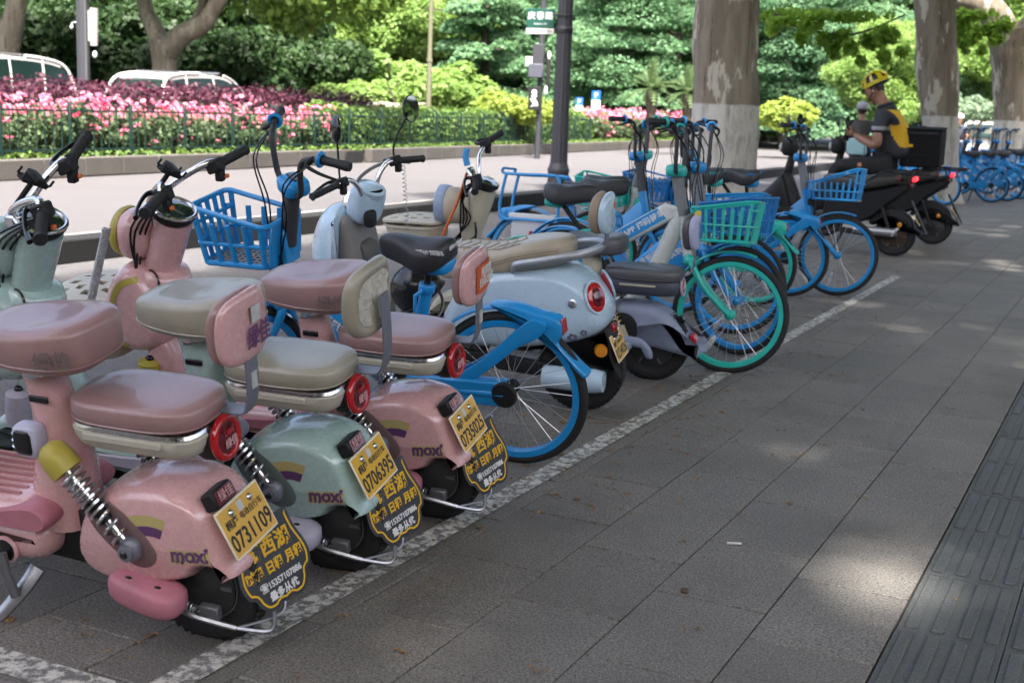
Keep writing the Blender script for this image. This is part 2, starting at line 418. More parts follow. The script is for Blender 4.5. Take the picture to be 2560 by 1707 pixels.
# ---- fence: bent-topped pickets, rails, posts
FEN = mat('fence_green', (.003, .024, .020), .4, dirt=.2)
fe = thing('picket_fence', 'dark green metal picket fence in front of the roses and hedge', 'fence', tuple(med(0, -.5, .29)), (0, 0, MROT))
pk = MB().tube(smooth([(0, 0, .03), (0, 0, .55), (0, 0, .80), (-.035, -.03, .90), (-.085, -.075, .98)], 4), .012, 6).mesh('picket', FEN)
po = MB().box((0, 0, .47), (.026, .026, .49), b=.004).tube(smooth([(0, 0, .93), (-.03, -.03, .98), (-.09, -.08, 1.02)], 3), [.028, .026, .018], 6).mesh('post', FEN)
t = -6.0; i = 0
while t < 30.4:
    link('post' if i % 8 == 0 else 'picket', po if i % 8 == 0 else pk, fe, loc=(0, t, rnd.uniform(-.01, .01))); t += .205; i += 1
for z in (.14, .82): MB().box((0, 12.2, z), (.012, 18.2, .018)).put('rail', FEN, fe)
# ================================================================== vegetation
def leaves(name, blobs, n, size, m, seed=1, up=.35, shell=.35, asp=1.7, parent=None, kind=None, label=None, loc=None, meshonly=False, droop=0., rag=.16):
    """n leaf-sized faces spread through blobs [(cx,cy,cz, rx,ry,rz)]; clumped so gaps and clumps show"""
    r = np.random.default_rng(seed)
    B = np.array(blobs, float); vol = (B[:, 3] * B[:, 4] * B[:, 5]) ** (2 / 3.); pk_ = r.choice(len(B), n, p=vol / vol.sum())
    d = r.normal(size=(n, 3)); d /= np.linalg.norm(d, axis=1)[:, None]
    # clump directions so that the surface breaks into tufts
    nc = max(10, int(n / 60)); cidx = r.integers(0, nc, n); cd_ = r.normal(size=(nc, 3)); cd_ /= np.linalg.norm(cd_, axis=1)[:, None]
    crad = r.uniform(.72, 1.12, nc)
    tuft = r.random(n) < .72
    dd = np.where(tuft[:, None], cd_[cidx] + d * rag * 1.6, d); dd /= np.linalg.norm(dd, axis=1)[:, None]
    rad = np.where(tuft, crad[cidx] * (1 - rag * 1.2 * r.random(n)), (shell + (1 - shell) * r.random(n) ** .5))
    P = B[pk_, :3] + dd * rad[:, None] * B[pk_, 3:]
    P[:, 2] -= droop * (np.linalg.norm(dd[:, :2], axis=1) * rad) ** 2
    nrm = r.normal(size=(n, 3)) + np.array([0, 0, up * 3]) + dd * .9; nrm /= np.linalg.norm(nrm, axis=1)[:, None]
    a = r.normal(size=(n, 3)); a[:, 2] -= .5; a -= nrm * (a * nrm).sum(1)[:, None]; a /= np.linalg.norm(a, axis=1)[:, None]; b = np.cross(nrm, a)
    s = size * r.uniform(.55, 1.35, n)[:, None]
    V = np.empty((n, 4, 3)); V[:, 0] = P - a * s * asp * .5; V[:, 1] = P + b * s * .5 + nrm * s * .12; V[:, 2] = P + a * s * asp * .5 - nrm * s * .18; V[:, 3] = P - b * s * .5 + nrm * s * .12
    me = bpy.data.meshes.new(name); me.vertices.add(4 * n); me.vertices.foreach_set('co', V.reshape(-1).astype(np.float32))
    me.loops.add(4 * n); me.loops.foreach_set('vertex_index', np.arange(4 * n, dtype=np.int32)); me.polygons.add(n)
    me.polygons.foreach_set('loop_start', np.arange(0, 4 * n, 4, dtype=np.int32)); me.polygons.foreach_set('loop_total', np.full(n, 4, np.int32))
    me.update(calc_edges=True); me.materials.append(m)
    if meshonly: return me
    return link(name, me, parent, label, loc, kind)
LF_PLANE = leafmat('plane_leaf', (.085, .165, .022), (.15, .25, .04), .6, .9)
LF_BACKLIT = leafmat('backlit_tint_leaf', (.12, .24, .03), (.20, .34, .05), .62, .9)  # plane leaf again, colour brightened to imitate light coming through the leaves
LF_OLIVE = leafmat('olive_leaf', (.080, .150, .028), (.14, .225, .045), .5, .8)
LF_DARK = leafmat('dark_leaf', (.018, .045, .014), (.035, .075, .02), .25, .8)
LF_BRIGHT = leafmat('bright_leaf', (.13, .235, .055), (.20, .31, .085), .35, .9)
LF_BLUE = leafmat('bluegreen_leaf', (.085, .185, .095), (.15, .27, .14), .35, .6)
LF_BLUE2 = leafmat('bluegreen_leaf_deep', (.065, .155, .085), (.12, .22, .115), .35, .5)
LF_YELLOW = leafmat('lime_leaf', (.19, .27, .045), (.26, .34, .07), .35, 1.5)
LF_GREY = leafmat('greygreen_leaf', (.13, .20, .125), (.19, .27, .17), .3, .9)
LF_ROSE = leafmat('rose_leaf', (.05, .09, .035), (.10, .15, .07), .25, 3.)
LF_IVY = leafmat('hedge_leaf', (.06, .12, .022), (.13, .22, .05), .3, 2.5)
LF_PURP = leafmat('purple_leaf', (.045, .011, .024), (.10, .028, .052), .2, 2.5)
LF_PALM = leafmat('palm_leaf', (.06, .11, .04), (.10, .16, .06), .25, 2.)
PET = leafmat('rose_petal', (.80, .25, .38), (.86, .42, .52), .3, 5.)
PET2 = leafmat('deep_rose_petal', (.62, .03, .09), (.72, .08, .16), .2, 5.)
def barkmat(name, c1, c2, c3, lime=None, vs=1.):
    m = bpy.data.materials.new(name); m.use_nodes = True; MATS[name] = m; t = m.node_tree; N = t.nodes; L = t.links; b = N['Principled BSDF']; b.inputs['Roughness'].default_value = .85; b.inputs['Specular IOR Level'].default_value = .25
    co = N.new('ShaderNodeTexCoord').outputs['Object']
    def noise(s, st, d=5, r=.6):
        mp = N.new('ShaderNodeMapping'); mp.inputs['Scale'].default_value = st; L.new(co, mp.inputs[0])
        n = N.new('ShaderNodeTexNoise'); n.inputs['Scale'].default_value = s; n.inputs['Detail'].default_value = d; n.inputs['Roughness'].default_value = r; L.new(mp.outputs[0], n.inputs['Vector']); return n.outputs[0]
    def rng(x, a, b_, lo=0., hi=1.):
        q = N.new('ShaderNodeMapRange'); q.inputs[1].default_value = a; q.inputs[2].default_value = b_; q.inputs[3].default_value = lo; q.inputs[4].default_value = hi; L.new(x, q.inputs[0]); return q.outputs[0]
    def mix(f, a, b_):
        x = N.new('ShaderNodeMix'); x.data_type = 'RGBA'
        for i, q in ((0, f), (6, a), (7, b_)):
            if isinstance(q, tuple): x.inputs[i].default_value = (*q, 1)
            else: L.new(q, x.inputs[i])
        return x.outputs[2]
    n1 = noise(5.5 * vs, (1, 1, .16), 7, .7); n2 = noise(2.6 * vs, (1.3, 1.3, .40), 5, .65); n3 = noise(11 * vs, (1, 1, .09), 5, .7)
    col = mix(rng(n1, .42, .58), c1, c2); col = mix(rng(n2, .565, .585), col, c3); col = mix(rng(n3, .56, .68, 0, .9), col, tuple(c * .28 for c in c1))
    if lime:
        sp = N.new('ShaderNodeSeparateXYZ'); L.new(co, sp.inputs[0])
        wob = noise(4., (1, 1, 1)); ad = N.new('ShaderNodeMath'); ad.operation = 'MULTIPLY_ADD'; ad.inputs[1].default_value = .05; L.new(wob, ad.inputs[0]); L.new(sp.outputs[2], ad.inputs[2])
        band = rng(ad.outputs[0], lime - .005, lime + .02, 1, 0)
        worn = rng(noise(6.5, (1, 1, .22), 8, .8), .46, .66, 1, .0)
        mu = N.new('ShaderNodeMath'); mu.operation = 'MULTIPLY'; L.new(band, mu.inputs[0]); L.new(worn, mu.inputs[1])
        col = mix(mu.outputs[0], col, (.50, .49, .45))
    L.new(col, b.inputs['Base Color'])
    bp = N.new('ShaderNodeBump'); bp.inputs['Strength'].default_value = .9; bp.inputs['Distance'].default_value = .05; L.new(n1, bp.inputs['Height']); L.new(bp.outputs[0], b.inputs['Normal'])
    return m
BARK = barkmat('plane_bark', (.165, .14, .105), (.24, .21, .165), (.42, .40, .33), lime=1.62)
BARKF = barkmat('park_bark', (.13, .115, .09), (.19, .17, .135), (.22, .20, .16))
BARKD = barkmat('dark_bark', (.05, .042, .033), (.075, .062, .05), (.09, .08, .065))
def limb(mb, pts, r, n=12, lump=.06, seed=0):
    P = smooth(pts, 6); m = len(P); rr = random.Random(seed); rad = []
    for i in range(m):
        t = i / (m - 1) * (len(r) - 1); a = min(int(t), len(r) - 2); rad.append((r[a] + (r[a + 1] - r[a]) * (t - a)) * (1 + rr.uniform(-lump, lump)))
    mb.tube(P, rad, n)
    return mb
def crown_blobs(seed, c, R, n, flat=.6, spread=1.):
    r = random.Random(seed); out = []
    for i in range(n):
        a = r.uniform(0, 6.283); q = R * spread * math.sqrt(r.random()); s = R * r.uniform(.28, .48)
        out.append((c[0] + math.cos(a) * q, c[1] + math.sin(a) * q, c[2] + r.uniform(-1, 1) * R * flat * (1 - .5 * (q / R) ** 2), s, s, s * .72))
    return out
# ---- street plane trees on the pavement side (lime-washed trunks); their crowns roof the scene
def street_tree(loc, label, trunk_pts, rads, limbs, blobs, n, seed):
    T = thing('plane_tree', label, 'tree', loc, group='plane trees along the pavement')
    mb = limb(MB(), trunk_pts, rads, 20, .035, seed)
    # lumpy bark relief and root flare
    rr = random.Random(seed); ph = [rr.uniform(0, 6.28) for _ in range(6)]
    v = []
    for x, y, z in mb.v:
        a = math.atan2(y, x); k = 1 + .035 * math.sin(3 * a + ph[0] + z * .8) + .025 * math.sin(5 * a + ph[1] - z * 1.7) + .018 * math.sin(9 * a + ph[2] + z * 5)
        if z < .7: k *= 1 + .55 * (1 - z / .7) ** 2 * (.7 + .3 * math.sin(4 * a + ph[3]))
        v.append((x * k, y * k, z))
    mb.v = v; tk = mb.put('trunk', BARK, T, ang=70)
    lb = MB()
    for p, r in limbs: limb(lb, p, r, 10, .05, seed + 5)
    lb.put('limbs', BARK, T, ang=70)
    leaves('crown', blobs, n, .24, LF_PLANE, seed, parent=T, up=.5)
    return T
def roof(seed, cx, cy, z0, z1, rx, ry, n):
    r = random.Random(seed); out = []
    for i in range(n):
        s = r.uniform(.9, 1.7); out.append((cx + r.uniform(-rx, rx), cy + r.uniform(-ry, ry), r.uniform(z0, z1), s, s, s * .5))
    return out
tl_ = [([(0, 0, 3.8), (-1.2, .6, 5.2), (-3.0, 1.4, 6.6)], [.3, .2, .1]), ([(0, 0, 4), (1.3, -.4, 5.6), (3.2, -.6, 7.)], [.3, .2, .1]), ([(0, 0, 4), (.2, 1.6, 6.), (.4, 3.2, 7.4)], [.3, .2, .1])]
# openings in the leaf roof where sun reaches the paving
GAPS = [(-.66, 4.73, .72), (-1.36, 3.3, .62), (-1.4, 5.66, .5), (-1.74, 12.1, .8), (-1.55, 14.7, .9), (-.9, 9.2, .6), (-1.2, 18.5, 1.0)]
def canopy(seed, x0, x1, y0, y1, ox, oy, dens=1.0, z0=6.9, z1=9.5):
    '''roof of leaf clumps over a patch of pavement, in the tree's own coordinates'''
    r = random.Random(seed); out = []
    x = x0
    while x < x1:
        y = y0
        while y < y1:
            for lay in (0, 1):
                zz = z0 + .2 if lay == 0 else z0 + 2.4
                if any(math.hypot(x - (g[0] + sd.x / sd.z * zz), y - (g[1] + sd.y / sd.z * zz)) < g[2] for g in GAPS): continue
                if r.random() < (.90 if lay == 0 else .72) * dens:
                    s = r.uniform(.75, 1.15); out.append((x + r.uniform(-.5, .5) - ox, y + r.uniform(-.5, .5) - oy, (z0 if lay == 0 else z0 + 2.2) + r.uniform(-.5, .9), s, s, s * .5))
            y += 1.25
        x += 1.25
    return out
street_tree((-5.2, 17.0, 0), 'thick plane tree with a straight lime-washed trunk behind the turquoise bikes', [(0, 0, -.1), (0, 0, .5), (-.02, .0, 1.6), (-.08, 0, 2.6), (-.06, 0, 4.4)], [.47, .455, .44, .425, .36], tl_, canopy(1, -6.5, .6, 12.5, 21, -5.2, 17, .9, 8.4), 17000, 3)
street_tree((-3.62, 25.4, 0), 'slimmer plane tree with a lime-washed base directly behind the delivery rider', [(0, 0, -.1), (.05, 0, .5), (.0, 0, 1.5), (-.16, 0, 2.6), (-.42, .0, 4.4)], [.36, .34, .335, .37, .36], tl_, canopy(2, -6.5, .6, 21, 29, -3.62, 25.4, .55, 8.6), 15000, 4)
street_tree((-3.05, 33.5, 0), 'forking plane tree whose thick limb arches over at the end of the pavement', [(0, 0, -.1), (0, 0, .6), (-.05, 0, 1.8), (-.18, 0, 2.9), (-.30, 0, 3.7)], [.52, .48, .46, .50, .55], [([(-.25, 0, 3.3), (-.9, 0, 4.25), (-2.0, -.2, 4.55), (-3.6, -.4, 5.0)], [.42, .34, .27, .16]), ([(-.2, 0, 3.2), (.5, -.2, 4.2), (1.1, -.4, 6)], [.45, .38, .25]), ([(.2, 0, 2.2), (.62, -.3, 3.3), (1.2, -.8, 4.1)], [.3, .26, .2])], canopy(3, -6.5, .6, 29, 38, -3.05, 33.5, .5, 9.0), 14000, 5)
street_tree((3.4, 8.0, 0), 'plane tree outside the frame whose crown shades the pavement', [(0, 0, -.1), (0, 0, .6), (0, 0, 2), (.05, 0, 4.5)], [.46, .44, .42, .36], tl_, canopy(4, -4.6, 6.5, 3, 12.5, 3.4, 8.0), 26000, 6)
street_tree((3.0, -2.5, 0), 'plane tree behind the viewer whose crown closes the shade', [(0, 0, -.1), (0, 0, .6), (0, 0, 2), (.05, 0, 4.5)], [.46, .44, .42, .36], tl_, canopy(5, -4.6, 6.5, -6.5, 3, 3.0, -2.5), 26000, 7)
street_tree((3.4, 22.0, 0), 'plane tree to the right of the path shading its far end', [(0, 0, -.1), (0, 0, .6), (0, 0, 2), (.05, 0, 4.5)], [.46, .44, .42, .36], tl_, canopy(6, .6, 6.5, 12.5, 30, 3.4, 22), 22000, 8)
# low hanging sprays of plane leaves that enter the picture from above on the right
sp = thing('leafy_branch', 'drooping plane branch with leaves coloured as if backlit, top right between the trunks', 'branch', tuple(at(1885, 21, -.62)))
pts = [(-.9, 0, 3.75), (-.3, 0, 3.5), (.4, .1, 3.45), (1.2, 0, 3.75)]
limb(MB(), pts, [.03, .022, .012], 6).put('twig', BARKD, sp)
r = random.Random(77)
leaves('foliage', [(x, r.uniform(-.4, .4), z, w, .22, h) for x, z, w, h in ((-1.05, 3.72, .16, .12), (-.85, 3.55, .14, .16), (-.62, 3.62, .16, .10), (-.45, 3.42, .13, .17), (-.20, 3.55, .2, .14), (-.02, 3.34, .14, .16), (.12, 3.16, .10, .13), (.25, 3.40, .2, .16), (.45, 3.22, .14, .16), (.55, 3.02, .09, .10), (.70, 3.34, .2, .14), (.88, 3.12, .12, .12), (1.0, 3.42, .22, .16), (1.15, 3.2, .1, .1), (.2, 3.7, .9, .10), (-.6, 3.78, .6, .08))], 1500, .085, LF_BACKLIT, 41, parent=sp, up=.2, rag=.5)
sp2 = thing('leafy_branch', 'plane foliage coloured as if backlit, hanging under the arching limb', 'branch', tuple(at(2225, 30, -.55)))
limb(MB(), [(-.9, 0, 4.5), (-.2, 0, 4.3), (.6, .1, 4.25)], [.03, .022, .012], 6).put('twig', BARKD, sp2)
leaves('foliage', [(x, r.uniform(-.4, .4), z, w, .25, h) for x, z, w, h in ((-.75, 4.35, .25, .2), (-.55, 3.95, .16, .22), (-.62, 3.6, .12, .14), (-.3, 4.2, .25, .2), (-.05, 4.05, .2, .22), (.1, 3.75, .12, .14), (.25, 4.2, .25, .2), (.45, 4.0, .18, .2), (.6, 4.3, .2, .2), (-.2, 4.5, .7, .15))], 1400, .10, LF_BACKLIT, 42, parent=sp2, up=.2, rag=.5)
# ---- park side: two old forked trees beyond the far carriageway
def park_tree(loc, label, limbs, blobs, n, seed, lf=LF_OLIVE, size=.26, bark=BARKF):
    T = thing('park_tree', label, 'tree', loc, group='trees in the park across the road')
    mb = MB()
    for i, (p, r) in enumerate(limbs): limb(mb, p, r, 14, .04, seed + i)
    mb.put('trunk', bark, T, ang=70)
    leaves('crown', blobs, n, size, lf, seed, parent=T, up=.4)
    return T
park_tree(tuple(at(377, 34)), 'old tree forking low into two wide limbs behind the white car', [([(0, 0, -.1), (0, 0, 1.2), (.02, 0, 2.2), (.03, 0, 2.85)], [.42, .34, .32, .42]), ([(-.02, 0, 2.5), (-.3, .1, 3.0), (-.75, .2, 3.6), (-1.1, .3, 4.6), (-1.8, .4, 6.2)], [.30, .25, .21, .17, .1]), ([(.05, 0, 2.5), (.6, 0, 2.98), (1.35, .0, 3.3), (1.95, -.1, 3.9), (3.1, -.2, 4.9)], [.33, .27, .23, .20, .11]), ([(.45, 0, 2.95), (.7, .6, 3.6), (.85, .8, 5.)], [.15, .12, .08])],
          crown_blobs(11, (.5, 0, 7.6), 4.6, 26, .45) + [(2.6, .8, 4.2, 1.5, 1.1, .8), (4.6, .5, 4.3, 1.7, 1.2, .9), (3.6, .8, 3.7, 1.0, .9, .7), (5.6, .8, 4.5, 1.4, 1.1, 1.)], 40000, 12, size=.145)
park_tree(tuple(at(12, 33)), 'old leaning tree at the edge of the park beside the first car', [([(0, 0, -.1), (0, 0, 1.4), (.08, 0, 2.4), (.35, 0, 3.1), (.62, 0, 4.2), (.7, 0, 6)], [.42, .36, .34, .28, .22, .14]), ([(.1, 0, 2.5), (-.4, .1, 3.1), (-1.1, .2, 4.)], [.24, .2, .14])], crown_blobs(13, (-.6, 0, 7.2), 4.4, 22, .45), 26000, 14, size=.145)
# dark understorey shrubs below them
shrub_me = [leaves('foliage', crown_blobs(s, (0, 0, 1.4), 1.7, 12, .55), 13000, .10, LF_DARK, s, meshonly=True) for s in (21, 22)]
stm = MB()
for a in range(5): limb(stm, [(0, 0, 0), (.3 * math.cos(a * 1.3), .3 * math.sin(a * 1.3), .8), (.7 * math.cos(a * 1.3), .7 * math.sin(a * 1.3), 1.7)], [.05, .04, .02], 6)
stm = stm.mesh('stem', BARKD)
stm2 = MB()
for a in range(4): limb(stm2, [(0, 0, -.3), (.05 * math.cos(a * 1.6), .05 * math.sin(a * 1.6), .1), (.2 * math.cos(a * 1.6), .2 * math.sin(a * 1.6), .5)], [.03, .025, .015], 6)
stm2 = stm2.mesh('stem', BARKD)
ball = bally = None
def shrub(px, Z, sc, me, label, group='dark shrubs under the park trees', name='shrub', z=0.):
    T = thing(name, label, 'shrub', tuple(at(px, Z, z)), (0, 0, random.uniform(0, 6)), group); T.scale = sc if hasattr(sc, '__len__') else (sc,) * 3
    link('foliage', me, T); link('stem', stm if me not in (ball, bally) else stm2, T); return T
i = 0
for px, Z, sc in ((-120, 42, 1.7), (40, 41, 1.45), (150, 43, 1.7), (255, 42, 1.55), (330, 45, 1.8), (450, 43, 1.5), (550, 44, 1.35), (640, 47, 1.5), (95, 50, 2.6), (330, 52, 2.7), (560, 54, 2.4)):
    shrub(px, Z, (sc, sc, sc * 1.05), shrub_me[i % 2], 'dark shrub in the shade under the forked park trees'); i += 1
# bright rounded bushes in the middle
bush_me = [leaves('foliage', crown_blobs(s, (0, 0, 1.15), 1.25, 16, .55), 9000, .10, LF_BRIGHT, s, meshonly=True, up=.7) for s in (31, 32)]
i = 0
for px, Z, sc in ((725, 50, 1.2), (800, 47, 1.0), (865, 45, 1.15), (945, 43, 1.25), (1015, 45, 1.1), (905, 49, 1.75), (985, 50, 1.6), (690, 55, 1.5), (1075, 52, 1.0)):
    shrub(px, Z, sc, bush_me[i % 2], 'bright green bush at the sunny edge of the park', 'bright bushes at the park edge', 'bush'); i += 1
ball = leaves('foliage', [(0, 0, .55, .72, .72, .58)], 2600, .075, LF_BRIGHT, 35, meshonly=True, up=.5, shell=.85, rag=.05)
bally = leaves('foliage', [(0, 0, .5, .85, .85, .5), (.75, 0, .4, .6, .6, .42)], 3600, .085, LF_YELLOW, 36, meshonly=True, up=.6, shell=.8, rag=.08)
for px, Z, sc, me, lb in ((752, 41, .95, ball, 'clipped round bush left of the bright bushes'), (1150, 41.5, 1.0, bally, 'lime green mounded bush behind the hedge, left of the signal pole'), (1238, 42, .85, bally, 'lime green mounded bush behind the hedge, at the signal pole'), (1808, 47, 1.25, bally, 'lime green mounded bush right of the thick trunk')):
    shrub(px, Z, sc, me, lb, 'rounded bushes in the median', 'clipped_bush', .95)
# layered blue-green trees
def layered(seed, H, R, n, lf, z0=1.5):
    r = random.Random(seed); bl = []
    z = z0
    while z < H:
        q = R * (1 - .55 * ((z - z0) / (H - z0))) * r.uniform(.8, 1.1); k = max(5, int(q * 3))
        for i in range(k):
            a = 6.283 * i / k + r.uniform(-.4, .4); d = q * r.uniform(.45, .95); s = r.uniform(.55, 1.05) * (.5 + R * .13)
            bl.append((math.cos(a) * d, math.sin(a) * d, z + r.uniform(-.3, .3) - .12 * d, s * 1.25, s * 1.25, s * .42))
        z += r.uniform(.7, 1.0)
    return leaves('crown', bl, n, .125, lf, seed, meshonly=True, up=.9, droop=.25, rag=.22)
LAY = [layered(51, 10, 4.6, 36000, LF_BLUE), layered(52, 11, 5.2, 40000, LF_BLUE2), layered(53, 6.5, 2.4, 20000, LF_BLUE, .6)]
TRK = limb(MB(), [(0, 0, -.2), (.05, 0, 2.), (-.05, .1, 5.), (0, 0, 9.5)], [.24, .2, .15, .04], 10)
for a in range(9): limb(TRK, [(0, 0, 1.6 + a * .75), (1.1 * math.cos(a * 2.3), 1.1 * math.sin(a * 2.3), 2.1 + a * .75), (2.6 * math.cos(a * 2.3), 2.6 * math.sin(a * 2.3), 2.2 + a * .75)], [.09, .06, .02], 6)
TRK = TRK.mesh('trunk', BARKD)
def ltree(px, Z, k, s, label, group='layered trees across the park'):
    T = thing('park_tree', label, 'tree', tuple(at(px, Z)), (0, 0, random.uniform(0, 6)), group); T.scale = (s, s, s); link('crown', LAY[k], T); link('trunk', TRK, T); return T
ltree(1112, 52, 2, 1.0, 'small feathery blue-green tree left of the signal pole', None)
LT = ['layered blue-green tree just right of the lamp post', 'taller layered tree directly behind the lamp post', 'layered blue-green tree behind the sago palms', 'layered tree hidden mostly by the thick trunk', 'layered blue-green tree just right of the thick trunk', 'layered tree above the lime mounded bush', 'layered tree behind the rider', 'layered tree behind the signal post', 'layered tree left of the signal post, behind the small feathery one']
for px, Z, k, s in ((1420, 62, 0, 1.0), (1340, 72, 1, 1.15), (1545, 66, 1, 1.0), (1700, 70, 0, 1.1), (1800, 62, 1, .95), (1925, 66, 0, 1.05), (2040, 74, 1, 1.1), (1230, 70, 1, 1.1), (1130, 68, 0, 1.05)):
    ltree(px, Z, k, s, LT.pop(0))
# tall broadleaf backdrop trees
TALL = [leaves('crown', crown_blobs(s, (0, 0, 7.5), 4.6, 34, .95), 42000, .17, lf, s, meshonly=True, up=.6) for s, lf in ((61, LF_OLIVE), (62, LF_BRIGHT), (63, LF_DARK))]
T2 = limb(MB(), [(0, 0, -.2), (.1, 0, 2.5), (-.1, .1, 6.), (0, 0, 9.5)], [.3, .24, .18, .05], 10).mesh('trunk', BARKD)
for i in range(27):
    px = -420 + 118 * i + random.uniform(-25, 25); Z = 84 + random.uniform(-7, 10)
    T = thing('park_tree', 'tall broadleaf tree in the far row closing the park', 'tree', tuple(at(px, Z)), (0, 0, random.uniform(0, 6)), 'far row of park trees')
    s = random.uniform(1.0, 1.3); T.scale = (s, s, s * 1.1); link('crown', TALL[(0, 1, 0, 2, 1)[i % 5]], T); link('trunk', T2, T)
MT = ['bright broadleaf tree right of the forked tree', 'olive broadleaf tree above the clipped round bush', 'bright broadleaf tree above the bright bushes', 'bright broadleaf tree behind the slim olive pole', 'olive broadleaf tree behind the forked tree', 'small yellow-green tree behind the rider in the yellow helmet', 'bright broadleaf tree at the right edge beyond the forking plane tree', 'dark broadleaf tree above the grey-green shrub', 'olive broadleaf tree behind the black tapering pole']
for px, Z, k, s in ((640, 60, 1, .62), (760, 62, 0, .66), (900, 64, 1, .75), (1010, 66, 1, .8), (560, 66, 0, .8), (2030, 48, 1, .42), (2330, 70, 1, .8), (2200, 78, 2, .9), (2120, 76, 0, .8)):
    T = thing('park_tree', MT.pop(0), 'tree', tuple(at(px, Z)), (0, 0, random.uniform(0, 6)), 'mid-distance park trees'); T.scale = (s, s, s); link('crown', TALL[k], T); link('trunk', T2, T)
# grey-green multi-stemmed shrub on the right
gs = thing('shrub', 'grey-green shrub with pale bare stems between the two right trunks', 'shrub', tuple(at(2200, 46)))
leaves('foliage', crown_blobs(71, (0, 0, 2.1), 1.25, 14, .45), 5200, .10, LF_GREY, 72, parent=gs, up=.6)
mb = MB()
for a in range(7): limb(mb, [(0, 0, 0), (.25 * math.cos(a), .25 * math.sin(a), .7), (.9 * math.cos(a), .9 * math.sin(a), 1.7)], [.06, .045, .02], 6)
mb.put('stem', mat('pale_stem', (.24, .2, .17), .8), gs)
# palms
def palm(px, Z, s, label):
    T = thing('sago_palm', label, 'palm', tuple(at(px, Z, .9)), (0, 0, 1.), 'sago palms in the median'); T.scale = (s, s, s)
    mb = MB(); v = limb(mb, [(0, 0, -.7), (0, 0, .3), (.02, 0, 1.35)], [.19, .18, .22], 14, .1).put('trunk', BARKD, T)
    r = random.Random(5)
    fr = MB()
    for i in range(30):
        a = 6.283 * i / 30 + r.uniform(-.1, .1); el = R_(r.choice((75, 55, 35, 15)) + r.uniform(-8, 8)); L_ = r.uniform(.95, 1.25); ca, sa = math.cos(a), math.sin(a)
        P = [Vector((ca * L_ * t * math.cos(el), sa * L_ * t * math.cos(el), 1.35 + L_ * t * math.sin(el) - .55 * L_ * t * t * math.cos(el))) for t in [k / 9 for k in range(10)]]
        sd_ = Vector((-sa, ca, 0))
        for j in range(1, 10):
            for e in (-1, 1):
                w = .20 * math.sin(math.pi * (j / 10) ** .8) + .02; tip = P[j] + sd_ * e * w + (P[j] - P[j - 1]) * .9 + Vector((0, 0, .05)); d = (P[j] - P[j - 1]) * .42
                fr.add([P[j] - d, P[j] + d, tip], [(0, 1, 2)])
        fr.tube(P, [.012, .004], 4)
    fr.put('frond', LF_PALM, T, sm=False); return T
palm(1495, 46, 1.0, 'sago palm with arching fronds left of the thick trunk'); palm(1578, 47, .95, 'sago palm half hidden by the thick trunk')
# ---- median planting: hedges and roses
def hedge(name, label, t0, t1, n0, n1, z0, z1, n, size, m, seed, bumpy=.06, top=.35):
    r = np.random.default_rng(seed)
    T = thing(name, label, 'hedge', tuple(med((t0 + t1) / 2, (n0 + n1) / 2, z0)), (0, 0, MROT))
    bl = []; L_ = t1 - t0; t = -L_ / 2
    while t < L_ / 2:
        for q in (.25, .75):
            w = (n1 - n0); bl.append((-w / 2 + w * q, t, (z1 - z0) / 2 + r.uniform(-.5, .5) * bumpy, w * .36, .75, (z1 - z0) * .52 * r.uniform(1 - bumpy, 1 + bumpy)))
        t += .8
    leaves('foliage', bl, n, size, m, seed, parent=T, up=.5, shell=.75, rag=.10); 
    mb = MB(); mb.box((0, 0, (z1 - z0) * .4), ((n1 - n0) * .3, L_ / 2, (z1 - z0) * .36)).put('twigs', mat('hedge_core', (.025, .022, .015), .9), T)
    return T
hedge('purple_hedge', 'clipped purple-leaved hedge behind the pink roses', -10, 16.5, -3.4, -2.0, .3, 1.70, 44000, .062, LF_PURP, 81)
hedge('green_hedge', 'green clipped hedge behind the fence, right of the roses', 12.4, 31.0, -1.9, -.75, .3, 1.36, 17000, .10, LF_IVY, 82, .10)
hedge('green_hedge', 'far clipped green hedge running on behind the second rose bed', 31.5, 78, -3.2, -2.0, .3, 1.35, 16000, .13, LF_IVY, 83, .10)
def rose_meshes(seed, big=False):
    r = random.Random(seed); np_r = np.random.default_rng(seed)
    lv = leaves('leaves', [(0, 0, .42, .50, .55, .42), (.1, .2, .6, .35, .4, .3), (-.1, -.25, .55, .35, .4, .32)], 1100, .065, LF_ROSE, seed, meshonly=True, up=.5, shell=.4)
    fl = MB(); dp = MB(); 
    for i in range(24):
        a = r.uniform(0, 6.28); q = r.uniform(.1, .64); z = r.uniform(.10, 1.0) ** .75 * 1.0 + .05
        c0 = Vector((math.cos(a) * q, math.sin(a) * q, z)); tgt = dp if r.random() < .07 else fl
        for j in range(r.randint(1, 4)):
            c = c0 + Vector((r.uniform(-.08, .08), r.uniform(-.08, .08), r.uniform(-.05, .06))); s = r.uniform(.036, .058); tilt = Matrix.Rotation(r.uniform(-.9, .9), 3, 'X') @ Matrix.Rotation(r.uniform(-.9, .9), 3, 'Y')
            for ring, (rr, h, n, o) in enumerate(((1.0, .15, 5, .0), (.72, .45, 5, .6), (.40, .75, 4, .2))):
                for k in range(n):
                    b = 6.283 * k / n + o
                    e, g = Vector((math.cos(b), math.sin(b), 0)), Vector((-math.sin(b), math.cos(b), 0))
                    pt = [Vector((0, 0, -.3)), e * rr * .7 + g * .55 * rr + Vector((0, 0, h * .6)), e * rr * 1.15 + Vector((0, 0, h)), e * rr * .7 - g * .55 * rr + Vector((0, 0, h * .6))]
                    tgt.add([c + tilt @ (p * s) for p in pt], [(0, 1, 2, 3)])
    return lv, fl.mesh('blossoms', PET, True, 180), dp.mesh('deep_blossoms', PET2, True, 180) if dp.v else None
RM = [rose_meshes(s) for s in (91, 92, 93, 94, 95)]
rst = MB()
